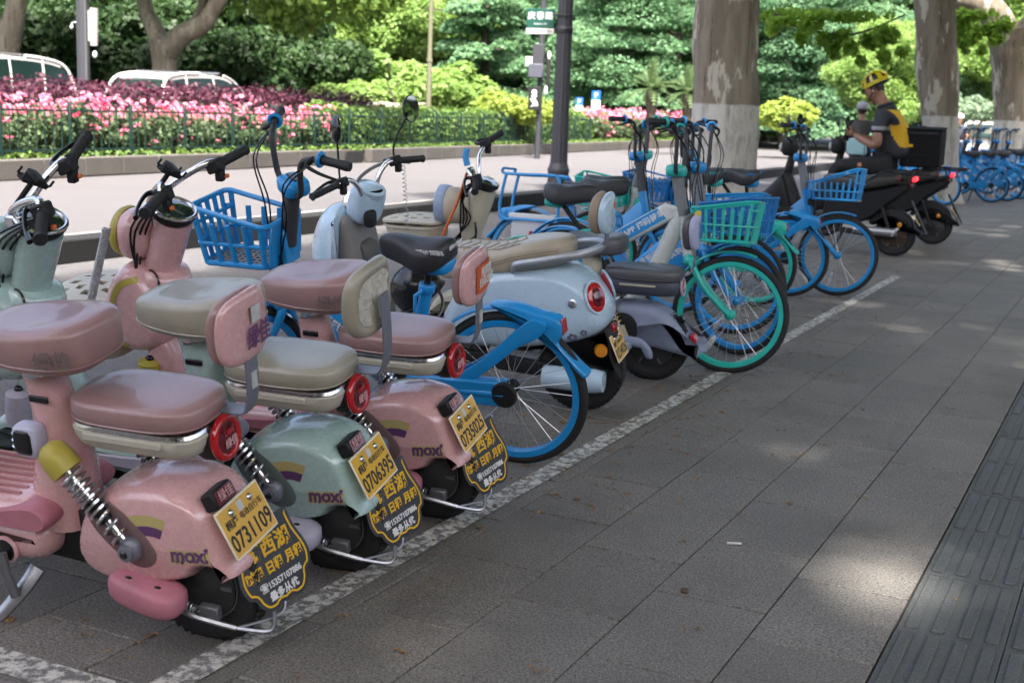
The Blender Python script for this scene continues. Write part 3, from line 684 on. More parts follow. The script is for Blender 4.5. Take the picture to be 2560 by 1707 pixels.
for a in range(6): limb(rst, [(0, 0, 0), (.15 * math.cos(a), .15 * math.sin(a), .4), (.4 * math.cos(a), .4 * math.sin(a), .9)], [.012, .01, .006], 5)
rst = rst.mesh('stem', mat('rose_stem', (.05, .07, .03), .7))
def rose(t, n, s, i, label, grp):
    T = thing('rose_bush', label, 'rose bush', tuple(med(t, n, .29)), (0, 0, random.uniform(0, 6.28)), grp); T.scale = (s, s, s * random.uniform(.92, 1.1))
    lv, fl, dp = RM[i % 5]; link('leaves', lv, T); link('blossoms', fl, T); link('stem', rst, T)
    if dp: link('deep_blossoms', dp, T)
i = 0; t = -6.5
while t < 11.6:
    for n in (-1.0, -1.6):
        rose(t + random.uniform(-.2, .2), n + random.uniform(-.15, .15), random.uniform(.86, 1.04), i, 'pink rose bush behind the green picket fence', 'pink roses behind the fence'); i += 1
    t += .72
t = 31.5
while t < 78:
    for n in ((-.8, -1.5) if t < 56 else (-1.1,)):
        rose(t + random.uniform(-.3, .3), n + random.uniform(-.2, .2), random.uniform(1.05, 1.25) if t < 56 else random.uniform(.8, .95), i, 'pink rose bush in the open bed further down the median', 'pink roses further down the median'); i += 1
    t += .95
# ground cover along the kerb
leaves('ground_cover', [tuple(med(t, -.42, .33)) + (.3, .5, .10) for t in range(-8, 78)], 9000, .06, LF_IVY, 98, kind='stuff', up=.4)

# ---- unseen leaf screens added to cut low sky light, right and behind the viewer
def screen(label, c, hx, hy, h, n, seed):
    T = thing('shade_screen', label, 'hedge', c, group=None); bl = []; r = random.Random(seed)
    x = -hx
    while x <= hx:
        y = -hy
        while y <= hy:
            for z in (.8, 2.2, 3.6, 5.0):
                if z < h: bl.append((x, y, z, .85, .95, .9))
            y += 1.5
        x += 1.5
    leaves('foliage', bl, n, .22, LF_DARK, seed, parent=T, up=.3); MB().box((0, 0, h * .45), (max(.1, hx - .1), max(.1, hy - .1), h * .45)).put('twigs', MATS['hedge_core'], T)
screen('dark leaf screen added to cut low sky light along the inner side of the pavement, out of frame', (8.8, 18, 0), .6, 32, 3.6, 12000, 201)
screen('tall dark leaf screen added to cut low sky light across the pavement behind the viewer, out of frame', (-1.5, -8.5, 0), 6.4, .6, 5.2, 7000, 202)
# ================================================================== shared vehicle materials
RUB = mat('tyre_rubber', (.013, .013, .014), .75, bump=.25, bscale=120)
BLK = mat('black_plastic', (.012, .012, .0135), .5, spec=.35, dirt=.2, dscale=40)
BLKG = mat('gloss_black', (.01, .01, .011), .18)
GRP = mat('grip_rubber', (.016, .016, .018), .55, bump=.3, bscale=200)
CHR = mat('chrome', (.72, .72, .74), .12, 1.0, dirt=.35, dscale=60)
STEEL = mat('dull_steel', (.42, .43, .46), .34, 1.0, dirt=.3)
ALU = mat('grey_bracket', (.22, .23, .27), .45, .5, dirt=.35)
GREYM = mat('grey_metal', (.16, .165, .175), .5, .6, dirt=.3)
HUBM = mat('dark_hub', (.055, .058, .06), .45, .6, dirt=.4)
RED = mat('red_lens', (.42, .005, .012), .12, coat=.6)
DRED = mat('dark_red_lens', (.10, .004, .012), .15, coat=.6)
ORG = mat('orange_plastic', (.75, .16, .03), .35)
AMB = mat('amber_lens', (.6, .22, .01), .2, coat=.5)
WHT = mat('white_print', (.72, .72, .72), .5)
PLY = mat('plate_yellow', (.72, .42, .06), .4, var=.12, vscale=20)
PLY2 = mat('plate_strong_yellow', (.70, .40, .015), .4, var=.12, vscale=20)
PLW = mat('plate_border', (.78, .70, .52), .45)
INK = mat('black_print', (.012, .012, .012), .5)
TAGB = mat('tag_charcoal', (.035, .038, .044), .5, dirt=.12)
TAGY = mat('tag_yellow', (.72, .42, .01), .45)
SILV = mat('silver_rivet', (.65, .65, .66), .22, 1.0)
CRM = mat('cream_plastic', (.52, .49, .41), .42, var=.12, vscale=5, dirt=.35, dscale=14)
YEL = mat('mustard_plastic', (.40, .33, .055), .35, dirt=.3)
LAV = mat('lavender_plastic', (.42, .40, .50), .4, dirt=.35)
PINK = mat('pink_paint', (.62, .36, .36), .17, coat=.8, var=.05, vscale=3, dirt=.26, dscale=42)
DPINK = mat('rose_plastic', (.46, .17, .22), .42, var=.15, vscale=6, dirt=.35)
MINT = mat('mint_paint', (.36, .50, .47), .17, coat=.8, var=.05, vscale=3, dirt=.26, dscale=42)
MAUVE = mat('mauve_vinyl', (.33, .195, .19), .32, coat=.4, var=.08, vscale=8, bump=.12, bscale=260)
MAUT = mat('pale_vinyl_top', (.55, .44, .43), .45, var=.12, vscale=8, bump=.12, bscale=260)
TAUPE = mat('taupe_vinyl', (.34, .315, .25), .34, coat=.4, var=.1, vscale=8, bump=.12, bscale=260)
TAUT = mat('cream_vinyl_top', (.56, .54, .48), .45, var=.1, vscale=8, bump=.12, bscale=260)
PURP = mat('purple_print', (.12, .045, .14), .5)
PALEY = mat('pale_yellow_print', (.50, .42, .16), .5)
GREYT = mat('grey_print', (.16, .12, .12), .6)
GLASS = mat('dash_glass', (.02, .035, .03), .06, coat=1.)
STICK = mat('orange_sticker', (.62, .11, .02), .4)
FOAM = mat('torn_foam', (.66, .62, .52), .9, var=.25, vscale=25, bump=.6, bscale=60)
CLEAR = mat('clear_cable', (.45, .45, .46), .25, var=.4, vscale=60)
PALE = mat('pale_sticker', (.55, .57, .55), .45, var=.2, vscale=60)
DOME = [(0, 0), (.40, .002), (.66, .006), (.84, .013), (.94, .021), (1, .032)]
RND = [(0, 0), (.45, .002), (.72, .008), (.88, .02), (.97, .036), (1, .055)]
SOFT = [(0, 0), (.6, .002), (.85, .008), (.96, .017), (1, .028)]
EDGE = [(0, 0), (.8, 0), (.94, .003), (1, .008)]

def draper(o):
    from mathutils.bvhtree import BVHTree
    me = o.data; bv = BVHTree.FromPolygons([v.co for v in me.vertices], [p.vertices for p in me.polygons])
    def f(q, off):
        for v in q.data.vertices:
            h = bv.ray_cast(Vector((v.co.x, 1, v.co.z)), Vector((0, -1, 0)))
            if h[0] is not None: v.co.y = h[0].y + off
        return q
    return f
def helix(mb, a, b, R, wire, turns, n=14, k=6):
    a, b = Vector(a), Vector(b); d = b - a; u = d.orthogonal().normalized(); w = d.normalized().cross(u)
    pts = []
    for i in range(turns * n + 1):
        t = i / (turns * n); an = 2 * math.pi * turns * t
        pts.append(a + d * t + (u * math.cos(an) + w * math.sin(an)) * R)
    mb.tube(pts, wire, k)
def scooter_wheel(root, x, R, w=.045, hub=.6, rimmat=None, ybrake=True):
    wh = MB().lathe([(R * .30, -.055), (R * .34, -.05), (R * hub, -.035), (R * hub, .035), (R * .34, .05), (R * .30, .055)], (x, 0, R), n=30).put('wheel', rimmat or HUBM, root)
    t = MB()
    pr = [(R * .64, -w * .62), (R * .72, -w * .92), (R * .86, -w), (R * .95, -w * .78), (R * .995, -w * .4), (R, 0), (R * .995, w * .4), (R * .95, w * .78), (R * .86, w), (R * .72, w * .92), (R * .64, w * .62)]
    t.lathe(pr, (x, 0, R), n=48, cap=False)
    for i in range(48):
        a = 2 * math.pi * i / 48
        for sg in (-1, 1):
            t.box((x + math.cos(a) * R * .985, sg * w * .45, R + math.sin(a) * R * .985), (R * .018, w * .3, R * .045), Matrix.Rotation(-a, 3, 'Y') @ Matrix.Rotation(sg * .5, 3, 'X'))
    t.put('tyre', RUB, wh)
    r = MB()
    for q, yy in ((.62, .036), (.52, .040), (.40, .047)): r.torus((x, 0, R), R * q, .0045, n=36, k=6, rz=yy)
    for i in range(6):
        a = math.pi * i / 3; r.box((x + math.cos(a) * R * .45, 0, R + math.sin(a) * R * .45), (R * .14, .046, .006), Matrix.Rotation(-a, 3, 'Y'))
    r.put('rim', GREYM, wh)
    return wh
def licence_plate(root, c, top, side, num, pm, hasred=True, small='电动自行车'):
    """yellow plate: c centre, top = direction towards its upper edge, side = reading direction; local Z faces out"""
    X = Vector(side).normalized(); Y = Vector(top); Y = (Y - X * Y.dot(X)).normalized(); Z = X.cross(Y); M3 = Matrix((X, Y, Z)).transposed()
    c = Vector(c); P = lambda x, y, z=0: c + X * x + Y * y + Z * z
    pl = MB().box(c, (.098, .068, .0022), M3, b=.0018).put('licence_plate', PLW, root)
    MB().box(P(0, 0, .0026), (.092, .0615, .0006), M3).put('plate_field', pm, pl)
    text('plate_number', num, .063, INK, pl, P(0, -.030, .0034), X, Y, bold=.0012, space=1.02, wid=.80)
    text('plate_city', '桐庐', .026, INK, pl, P(-.055, .018, .0034), X, Y, bold=.0006)
    text('plate_kind', small, .0205, INK, pl, P(.032, .018, .0034), X, Y, bold=.0003)
    MB().box(P(0, .043, .0033), (.011, .013, .0004), M3).put('sticker', PALE, pl)
    for s in (-1, 1): MB().sq(P(s * .043, .043, .004), (.0105, .0105, .006), rot=M3, nu=14, nv=8).put('rivet', SILV, pl)
    return pl
def rental_tag(root, c, top, side):
    X = Vector(side).normalized(); Y = Vector(top); Y = (Y - X * Y.dot(X)).normalized(); Z = X.cross(Y); M3 = Matrix((X, Y, Z)).transposed()
    c = Vector(c)
    half = [(.098, .10), (.104, .045), (.118, .0), (.122, -.035), (.112, -.068), (.094, -.078), (.086, -.1), (.066, -.122), (.036, -.126), (.018, -.118)]
    o = smooth([(x, y, 0) for x, y in half] + [(0, -.122, 0)] + [(-x, y, 0) for x, y in half[::-1]], 3)
    o = [(p.x, p.y) for p in o]
    mb = MB().puff(o, .0016, [(0, 0), (.7, 0), (1, .001)], ax='xy'); mb.v = [tuple(c + M3 @ Vector(p)) for p in mb.v]
    tg = mb.put('rental_tag', TAGB, root)
    a, b = offs(o, .010), offs(o, .0155); n = len(a); st = 1; v = [c + M3 @ Vector((p[0], p[1], .0026)) for p in a + b]
    f = [(k, k + 1, n + k + 1, n + k) for k in range(n - 1)]
    MB().add(v, f).put('yellow_border', TAGY, tg, sm=False)
    P = lambda x, y: c + X * x + Y * y + Z * .0026
    text('rental_heading', '游西湖', .052, TAGY, tg, P(0, .030), X, Y, bold=.0014, space=1.05)
    text('rental_terms', '时租 日租 月租', .034, TAGY, tg, P(0, -.022), X, Y, bold=.0012, wid=.92)
    text('rental_phone', '☎15357107886', .0235, WHT, tg, P(.004, -.062), X, Y, bold=.0006, wid=.93)
    text('rental_note', '量多从优', .0255, WHT, tg, P(.002, -.092), X, Y, bold=.0008)
    return tg
def grip_set(root, inner, outer, lever=1, mats=(GRP, BLK), sw=True, R=.017):
    a, b = Vector(inner), Vector(outer); d = (b - a).normalized(); L = (b - a).length
    g = MB(); pts = [a + d * L * t for t in (0, .02, .05, .93, .96, 1.0)]
    g.tube(pts, [R * 1.35, R * 1.45, R, R, R * 1.25, R * 1.2], 14)
    for i in range(9): g.torus(a + d * L * (.12 + .085 * i), R * .99, .0022, ax=d, n=14, k=5)
    gp = g.put('grip', mats[0], root)
    e = MB().box(a - d * .026, (.03, .022, .024), Matrix.Rotation(.3, 3, 'Y'), b=.007).box(a - d * .02 + Vector((-.012, 0, -.035)), (.016, .014, .022), b=.005)
    ct = e.put('switch_housing', mats[1], root)
    if sw: MB().box(a - d * .012 + Vector((-.034, 0, -.04)), (.007, .008, .007), b=.003).put('signal_button', ORG, ct)
    if lever:
        f = Vector((1, 0, .0)); p0 = a - d * .03 + f * .03
        MB().tube(smooth([a - d * .03, p0 + f * .02, p0 + d * .03 + f * .035, p0 + d * .10 + f * .03 + Vector((0, 0, -.012)), p0 + d * .15 + f * .012 + Vector((0, 0, -.02))], 4), [.011, .010, .008, .0065, .009], 8).put('brake_lever', BLKG, root)
    return gp
def basket_box(root, c, h, m=None):
    """lidded plastic front box with slots cut in the lid"""
    m = m or CRM
    ring = lambda k, z, o=0: [Vector((c[0] + (h[0] * k + o) * math.copysign(abs(math.cos(a)) ** .55, math.cos(a)) * (1 if math.cos(a) < 0 else .94), c[1] + (h[1] * k + o) * math.copysign(abs(math.sin(a)) ** .6, math.sin(a)), c[2] + z)) for a in [2 * math.pi * i / 36 for i in range(36)]]
    b = MB().loft([ring(.62, -h[2]), ring(.82, -h[2] * .98), ring(.88, -h[2] * .6), ring(.97, h[2] * .85), ring(.97, h[2] * .86, .012), ring(.97, h[2] * 1.0, .012), ring(.97, h[2] * 1.0, -.008), ring(.85, -h[2] * .5)], cap=True).put('front_box', m, root)
    # lid: grid with slots left open
    nx, ny = 26, 18; v = []; f = []; lid = MB()
    slots = set()
    for sx, sy in ((5, 4), (5, 11), (10, 3), (10, 8), (10, 13), (15, 4), (15, 11), (19, 8), (20, 3), (20, 13)):
        for q in range(3): slots.add((sx + q, sy)); slots.add((sx + q, sy + 1)) if q != 1 else slots.add((sx + q, sy + 1))
    def P(i, j, z):
        x, y = -1 + 2 * i / nx, -1 + 2 * j / ny
        l = max(abs(x), abs(y)) or 1e-6; e = (abs(x) ** 3 + abs(y) ** 3) ** (1 / 3.); k = l / e if e else 1
        zz = z + .022 * (1 - x * x) * (1 - y * y * .6) + .01
        return (c[0] + x * k * (h[0] + .008), c[1] + y * k * (h[1] + .008), c[2] + h[2] + zz)
    W_ = (nx + 1) * (ny + 1)
    for z in (.012, 0):
        for i in range(nx + 1):
            for j in range(ny + 1): v.append(P(i, j, z))
    I = lambda i, j, s: s * W_ + i * (ny + 1) + j
    for i in range(nx):
        for j in range(ny):
            if (i, j) in slots: continue
            f += [(I(i, j, 0), I(i + 1, j, 0), I(i + 1, j + 1, 0), I(i, j + 1, 0)), (I(i, j + 1, 1), I(i + 1, j + 1, 1), I(i + 1, j, 1), I(i, j, 1))]
            for a, b2, di, dj in (((i, j), (i + 1, j), 0, -1), ((i + 1, j), (i + 1, j + 1), 1, 0), ((i + 1, j + 1), (i, j + 1), 0, 1), ((i, j + 1), (i, j), -1, 0)):
                ni, nj = i + di, j + dj
                if ni < 0 or nj < 0 or ni >= nx or nj >= ny or (ni, nj) in slots:
                    f.append((I(*a, 0), I(*a, 1), I(*b2, 1), I(*b2, 0)))
    lid.add(v, f).put('lid', m, b)
    return b
def vinyl_seat(root, name, c, h, side, top, fn=None, rot=None):
    s = MB().sq(c, h, .42, .62, 32, 14, rot, fn).put(name, side, root)
    ring = []
    for k in range(40):
        a = 6.2832 * k / 40; f_ = lambda v: math.copysign(abs(v) ** .62, v); z = -.52; q = max(0., 1 - abs(z) ** (2 / .42)) ** .21
        p = (h[0] * q * f_(math.cos(a)) * 1.004, h[1] * q * f_(math.sin(a)) * 1.004, h[2] * z); p = fn(*p) if fn else p; ring.append(Vector(c) + Vector(p))
    MB().tube(ring, .0028, 5, closed=True).put('piping', side, s)
    return s

def lift(root):
    '''fit the upper works to the measured rake'''
    done = set()
    def go(o):
        for c in o.children:
            if c.name.startswith('wheel') and not c.name.startswith('wheel_guard'): continue
            if c.data and c.data.name not in done:
                done.add(c.data.name); n = len(c.data.vertices); a = np.empty(n * 3); c.data.vertices.foreach_get('co', a); a = a.reshape(-1, 3); z = a[:, 2].copy()
                a[:, 0] -= .06 * np.maximum(z - .05, 0); a[:, 2] += .06 * np.clip(z - .1, 0, .4) + .018 * np.maximum(0, z - .5)
                c.data.vertices.foreach_set('co', a.reshape(-1)); c.data.update()
            go(c)
    go(root)
def mini_scooter(name, label, base, body, accent, seat, seat_top, number, platemat, pad, grips, head_deg=-5, lean=14, backrest='shell', phone=None, cable=False, sticker=None, footm=None, seat_txt=True):
    root = thing(name, label, 'electric scooter', (base[0], base[1], 0), (-R_(lean), 0, math.pi - R_(head_deg)), 'small rental scooters parked in a row')
    footm = footm or DPINK
    scooter_wheel(root, 0, .19); scooter_wheel(root, 1.13, .18)
    # --- rear fender
    o = smooth([(p[0], 0, p[1]) for p in [(.34, .285), (.315, .36), (.26, .425), (.17, .468), (.06, .482), (-.03, .468), (-.085, .43), (-.112, .365), (-.140, .30), (-.160, .262), (-.14, .248), (-.10, .27), (-.05, .262), (-.01, .225), (.1, .195), (.2, .182), (.285, .195), (.33, .235)]], 4, True)
    fen = MB().puff([(p.x, p.z) for p in o], .118, DOME).put('rear_fender', body, root)
    drape = draper(fen)
    MB().puff([(p.x, p.z) for p in smooth([(.27, 0, .425), (.20, 0, .435), (.13, 0, .39), (.07, 0, .32), (.075, 0, .275), (.125, 0, .258), (.19, 0, .29), (.26, 0, .36)], 4, True)], .006, [(0, 0), (.7, .001), (1, .004)], y=.116).put('recess_shade_patch', mat('recess_shade_brown', (.16, .10, .10), .5) if body is not MINT else mat('recess_shade_green', (.10, .13, .12), .5), fen)  # raised dark patch, coloured as the shade inside the shock recess
    for sx, sz in ((.305, .255), (.225, .217)): MB().lathe([(.009, -.002), (.009, .002)], (sx, .113, sz), n=12).put('screw_hole', BLKG, fen)
    # printed rainbow and brand word lying on the fender side
    for k, (r0, r1, m) in enumerate(((.098, .128, PALEY), (.070, .0975, PURP))):
        v = []
        for i in range(19):
            a = R_(70 + 84 * i / 18)
            for r in (r0, (r0 + r1) / 2, r1): v.append((.075 + -math.cos(a) * r * 1.15, .12, .285 + math.sin(a) * r))
        f = [q for i in range(18) for q in ((3 * i, 3 * i + 1, 3 * i + 4, 3 * i + 3), (3 * i + 1, 3 * i + 2, 3 * i + 5, 3 * i + 4))]
        drape(MB().add(v, f).put('rainbow_print', m, fen, sm=False), .0008)
    drape(text('brand_backing', 'moxi', .058, PALEY, fen, (-.036, .1165, .318), (-1, 0, .13), (0, .0, 1), ext=0, bold=.0062, shear=.1), .0008)
    drape(text('brand_word', 'moxi', .058, PURP, fen, (-.036, .1172, .318), (-1, 0, .13), (0, .0, 1), ext=0, bold=.0022, shear=.1), .0016)
    # passenger foot pads
    for sy in (1, -1):
        fp = MB().sq((.10, sy * .135, .195), (.115, .05, .038), .5, .7, 24, 10, Matrix.Rotation(-.14, 3, 'Y'), fn=lambda x, y, z: (x, y * (1 - .25 * (x / .115)), z)).put('foot_pad', footm, root)
        for dx in (-.045, .045): MB().sq((.10 + dx, sy * .145, .232 + dx * .14), (.012, .007, .003), nu=12, nv=6).put('screw_hole', BLKG, fp)
    # shocks
    for sy in (1, -1):
        t, b = Vector((.325, sy * .128, .535)), Vector((.135, sy * .128, .315))
        sh = MB().tube([t, b], .011, 10).put('shock_rod', CHR, root)
        m = MB(); helix(m, t + (b - t) * .16, t + (b - t) * .60, .029, .0058, 7); helix(m, t + (b - t) * .60, t + (b - t) * .92, .027, .0052, 3); m.put('spring', CHR, sh)
        MB().tube([t + (b - t) * .45, t + (b - t) * .68], .017, 12).put('sleeve', BLK, sh)
        MB().sq(b, (.032, .024, .032), .8, .8, 16, 10).lathe([(.020, -.03), (.022, -.02), (.022, .03), (.012, .033)], b, n=16).put('knuckle', ALU, sh)
        MB().lathe([(.008, -.004), (.012, 0), (.008, .004)], b + Vector((0, sy * .034, 0)), n=12).put('bolt', BLKG, sh)
        MB().tube([t + (b - t) * .12, t + (b - t) * -.02, t - (b - t) * .13, t - (b - t) * .19], [.043, .043, .038, .018], 20).put('shock_cap', accent, sh)
    # --- cream under-seat box, chrome trim, rear seat
    bx = MB().sq((.116, 0, .601), (.192, .112, .036), .38, .4, 32, 12, fn=lambda x, y, z: (x * (1 + .08 * z / .05), y * (1 + .1 * z / .05), z)).put('seat_box', CRM, root)
    MB().sq((.116, 0, .633), (.193, .117, .010), .3, .4, 32, 8).put('chrome_trim', CHR, bx)
    MB().box((.13, .113, .612), (.12, .007, .011), b=.004).put('side_handle', CRM, bx)
    rs = vinyl_seat(root, 'rear_seat', (.122, 0, .672), (.200, .124, .038), seat, seat_top)
    # tail light
    tl = MB().lathe([(.03, -.05), (.058, -.045), (.060, -.02), (.056, 0)], (-.088, -.01, .594), (-1, 0, .12), n=30).put('tail_light', BLK, root)
    MB().torus((-.095, -.01, .594), .050, .0115, ax=(-1, 0, .12), n=32, k=10).put('light_ring', RED, tl)
    MB().lathe([(.044, 0), (.040, .008), (.02, .013), (.003, .014)], (-.093, -.01, .594), (-1, 0, .12), n=28).put('lens', DRED, tl)
    text('tail_latin', 'LVJIA', .017, mat('red_print', (.5, .03, .04), .4), tl, (-.1075, -.01, .611), (0, -1, 0), (.12, 0, 1), bold=.0004)
    text('tail_word', '绿佳', .027, mat('pale_red_print', (.62, .34, .34), .4), tl, (-.1102, -.014, .582), (0, -1, 0), (.12, 0, 1), bold=.0005)
    # backrest
    br = MB().tube(smooth([(-.06, -.05, .655), (-.13, -.05, .655), (-.150, -.05, .668), (-.162, -.05, .72), (-.163, -.05, .80 if backrest == 'shell' else .78), (-.158, -.05, .81)] if backrest == 'shell' else [(-.06, -.05, .655), (-.13, -.05, .655), (-.162, -.05, .668), (-.176, -.05, .72), (-.178, -.05, .80), (-.172, -.05, .90)], 5), .0055, 8, flat=((0, 1, 0), 5.2)).put('backrest', ALU, root)
    MB().box((-.1695, -.05, .745), (.001, .012, .022)).put('sticker', PALE, br)
    def bend(x, y, z): return (x + .9 * y * y * 1.6, y, z)
    prof = [(p.x, p.y) for p in smooth([(-.07, -.078, 0), (0, -.085, 0), (.07, -.078, 0), (.1, -.045, 0), (.104, .02, 0), (.088, .068, 0), (.045, .088, 0), (-.045, .088, 0), (-.088, .068, 0), (-.104, .02, 0), (-.1, -.045, 0)], 4, True)]
    def pf(mb, x0): mb.v = [(x0 + .034 + p[0] + p[1] * p[1] * 1.7, p[1] - .05, p[2] + .885) for p in mb.v]; return mb
    if backrest == 'shell':
        pad_ = pf(MB().puff(prof, .016, [(0, 0), (.5, .002), (.8, .007), (1, .016)], ax='yz'), -.172).put('pad', seat, br)
        shl = pf(MB().puff(offs(prof, -.002), .014, [(0, 0), (.45, .002), (.8, .01), (1, .03)], ax='yz'), -.196).put('shell', body, br)
        if sticker:
            v = [(-.1790 + (yy - 0) ** 2 * 1.7, yy - .05, zz + .885) for yy in (.045, .02, 0, -.03, -.06, -.085) for zz in (-.05, .045)]
            MB().add(v, [(2 * i, 2 * i + 1, 2 * i + 3, 2 * i + 2) for i in range(5)]).put('orange_sticker', STICK, shl)
            text('sticker_line', '骑悠悠\n扫码出发', .036, WHT, shl, (-.1805, -.072, .884), (0, -1, 0), (0, 0, 1), bold=.0004, shear=.15, wid=.8)
        else:
            text('shell_word', '绿佳', .062, PURP, shl, (-.1785, -.075, .855), (0, -1, 0), (0, 0, 1), bold=.001, wid=.85)
            MB().box((-.1775, -.068, .915), (.0008, .019, .021)).put('sticker', PALE, shl)
    else:
        ring = [Vector((0, p[0], p[1])) for p in prof]
        pd = pf(MB().tube(ring, .021, 10, closed=True), -.172).put('pad', seat, br)
        pf(MB().puff(offs(prof, .012), .012, [(0, 0), (1, .004)], ax='yz', fn=lambda x, y, z: (x + random.uniform(-.006, .006), y, z)), -.176).put('torn_foam', FOAM, br)
    # --- seat post, front seat
    post = MB().tube(smooth([(.46, 0, .74), (.445, 0, .70), (.43, 0, .62), (.42, 0, .52), (.425, 0, .42), (.44, 0, .30)], 5), [.050, .054, .06, .07, .088, .10], 22).put('seat_tower', body, root)
    MB().lathe([(.052, -.012), (.055, 0), (.052, .012)], (.452, 0, .725), (.1, 0, 1), n=26).put('clamp', CHR, post)
    MB().lathe([(.045, -.02), (.06, .02), (.09, .045)], (.455, 0, .752), (.1, 0, 1), n=26).put('rubber_boot', BLK, post)
    MB().box((.425, .060, .665), (.03, .004, .009), b=.002).put('slot', BLKG, post)
    lk = MB().sq((.450, .086, .560), (.042, .028, .048), .5, .45, 22, 10).put('lock_cover', mat('pale_lilac', (.48, .48, .62), .35), root)
    MB().sq((.453, .102, .560), (.031, .016, .037), .5, .4, 20, 10).put('lock_face', BLKG, lk)
    fs = vinyl_seat(root, 'front_seat', (.428, 0, .822), (.198, .138, .062), seat, seat_top,
                    fn=lambda x, y, z: (x, y * (1 - .24 * max(0, x / .19)), z * (1 - .10 * x / .19) - (.016 * math.exp(-((x + .01) / .08) ** 2) * math.exp(-(y / .09) ** 2) if z > 0 else 0) + (.012 * (-x / .19) if z > 0 else 0)))
    if seat_txt: text('seat_word', '绿佳', .052, GREYT, fs, (.288, .1395, .818), (-1, -.22, .05), (0, 0, 1), bold=.001)
    # --- floor board, belly, crank, stand
    fl = MB().puff([(p.x, p.z) for p in smooth([(.42, 0, .33), (.46, 0, .395), (.56, 0, .392), (.8, 0, .385), (1.0, 0, .40), (1.03, 0, .36), (.95, 0, .335), (.7, 0, .325), (.5, 0, .31)], 4, True)], .145, SOFT).put('floor_board', body, root)
    rb = MB()
    for i in range(7): rb.box((.72, -.09 + i * .03, .3935), (.21, .0045, .006), b=.002)
    rb.put('rib', mat('rib_rose', (.40, .20, .21), .5) if body is not MINT else LAV, fl)
    MB().puff([(p.x, p.z) for p in smooth([(.385, 0, .36), (.44, 0, .395), (.6, 0, .368), (.85, 0, .362), (1.02, 0, .375), (1.02, 0, .33), (.8, 0, .318), (.55, 0, .318), (.42, 0, .32)], 4, True)], .152, EDGE).put('floor_trim', footm if body is not MINT else LAV, fl)
    be = MB().puff([(p.x, p.z) for p in smooth([(.435, 0, .318), (.6, 0, .32), (.9, 0, .322), (1.0, 0, .3), (.9, 0, .22), (.65, 0, .19), (.48, 0, .195), (.42, 0, .25)], 4, True)], .125, RND).put('belly', body, root)
    MB().puff([(.46, .36), (.36, .36), (.3, .30), (.08, .20), (.06, .16), (.3, .18), (.46, .19), (.75, .18), (.75, .24)], .055, EDGE).put('swing_arm', BLK, root)
    cr = MB().lathe([(.032, -.012), (.032, .008), (.02, .012)], (.56, .128, .24), n=18).put('crank', BLKG, root)
    MB().tube([(.56, .155, .24), (.545, .16, .19), (.525, .162, .12)], [.016, .011, .013], 8, flat=((1, 0, 0), 1.3)).put('crank_arm', GREYM, cr)
    MB().torus((.56, .13, .24), .034, .007, n=22, k=8).put('crank_ring', body, cr)
    MB().tube(smooth([(.50, .09, .17), (.52, .13, .13), (.585, .19, .05), (.63, .225, .005 - .225 * math.sin(R_(lean)) * .0 + .03)], 4), [.018, .016, .013, .018], 8, flat=((1, 0, .3), 1.4)).put('kick_stand', STEEL, root)
    MB().tube(smooth([(.06, .1, .15), (-.02, .11, .135), (-.08, .10, .12), (-.13, .08, .10)], 4), .0075, 6).tube(smooth([(-.13, .08, .10), (-.195, .03, .07), (-.205, .01, .10), (-.19, .0, .14), (-.175, -.03, .15)], 5), .006, 6).tube(smooth([(-.13, .08, .10), (-.20, -.02, .09), (-.195, -.06, .12), (-.175, -.08, .14)], 5), .005, 6).put('wheel_guard', STEEL, root)
    m = MB(); helix(m, (.10, .085, .165), (-.02, .09, .14), .012, .003, 12); m.put('brake_spring', STEEL, root)
    MB().box((-.06, .088, .14), (.03, .012, .02), b=.004).put('brake_arm', GREYM, root)
    MB().box((.1, .08, .17), (.04, .012, .012), b=.004).put('brake_arm', GREYM, root)
    # --- plate, red reflector, rental tag
    pl = licence_plate(root, (-.140, 0, .372), (.055, 0, .11), (0, -1, 0), number, platemat)
    rf = MB().box((-.088, .038, .452), (.022, .045, .024), Matrix.Rotation(.46, 3, 'Y'), b=.006).put('reflector', BLK, root)
    MB().box((-.107, .038, .462), (.004, .038, .018), Matrix.Rotation(.46, 3, 'Y')).put('red_lens', DRED, rf)
    text('reflector_word', '绿佳', .03, mat('pale_red_print', (.62, .34, .34), .4), rf, (-.1125, .038, .464), (0, -1, 0), (.46, 0, 1))
    rental_tag(root, (-.178, -.040, .246), (.052, 0, .11), (-.26, -1, .0))
    # --- front: steering column, pod, lamp, dash
    cdir = Vector((-.10, 0, .235)).normalized()
    c0, c1 = Vector((1.085, 0, .78)), Vector((.985, 0, 1.015))
    sc_ = MB().tube([c0 + (c0 - c1) * .35, c0, c1], [.062, .062, .068], 24).put('steering_column', body, root)
    pod = MB().puff([(p.x, p.z) for p in smooth([(1.0, 0, .585), (.985, 0, .68), (1.03, 0, .78), (1.10, 0, .86), (1.175, 0, .855), (1.24, 0, .77), (1.265, 0, .66), (1.245, 0, .57), (1.17, 0, .535), (1.07, 0, .54)], 5, True)], .135, RND).put('front_shield', body, root)
    arc = smooth([(1.16, 0, .552), (1.200, 0, .60), (1.216, 0, .67), (1.195, 0, .76), (1.15, 0, .818), (1.09, 0, .835)], 6)
    inn = smooth([(1.14, 0, .572), (1.178, 0, .61), (1.193, 0, .67), (1.174, 0, .75), (1.136, 0, .799), (1.08, 0, .815)], 6)
    m3 = [(p + q) / 2 for p, q in zip(arc, inn)]; n3 = len(arc)
    drp = draper(pod)
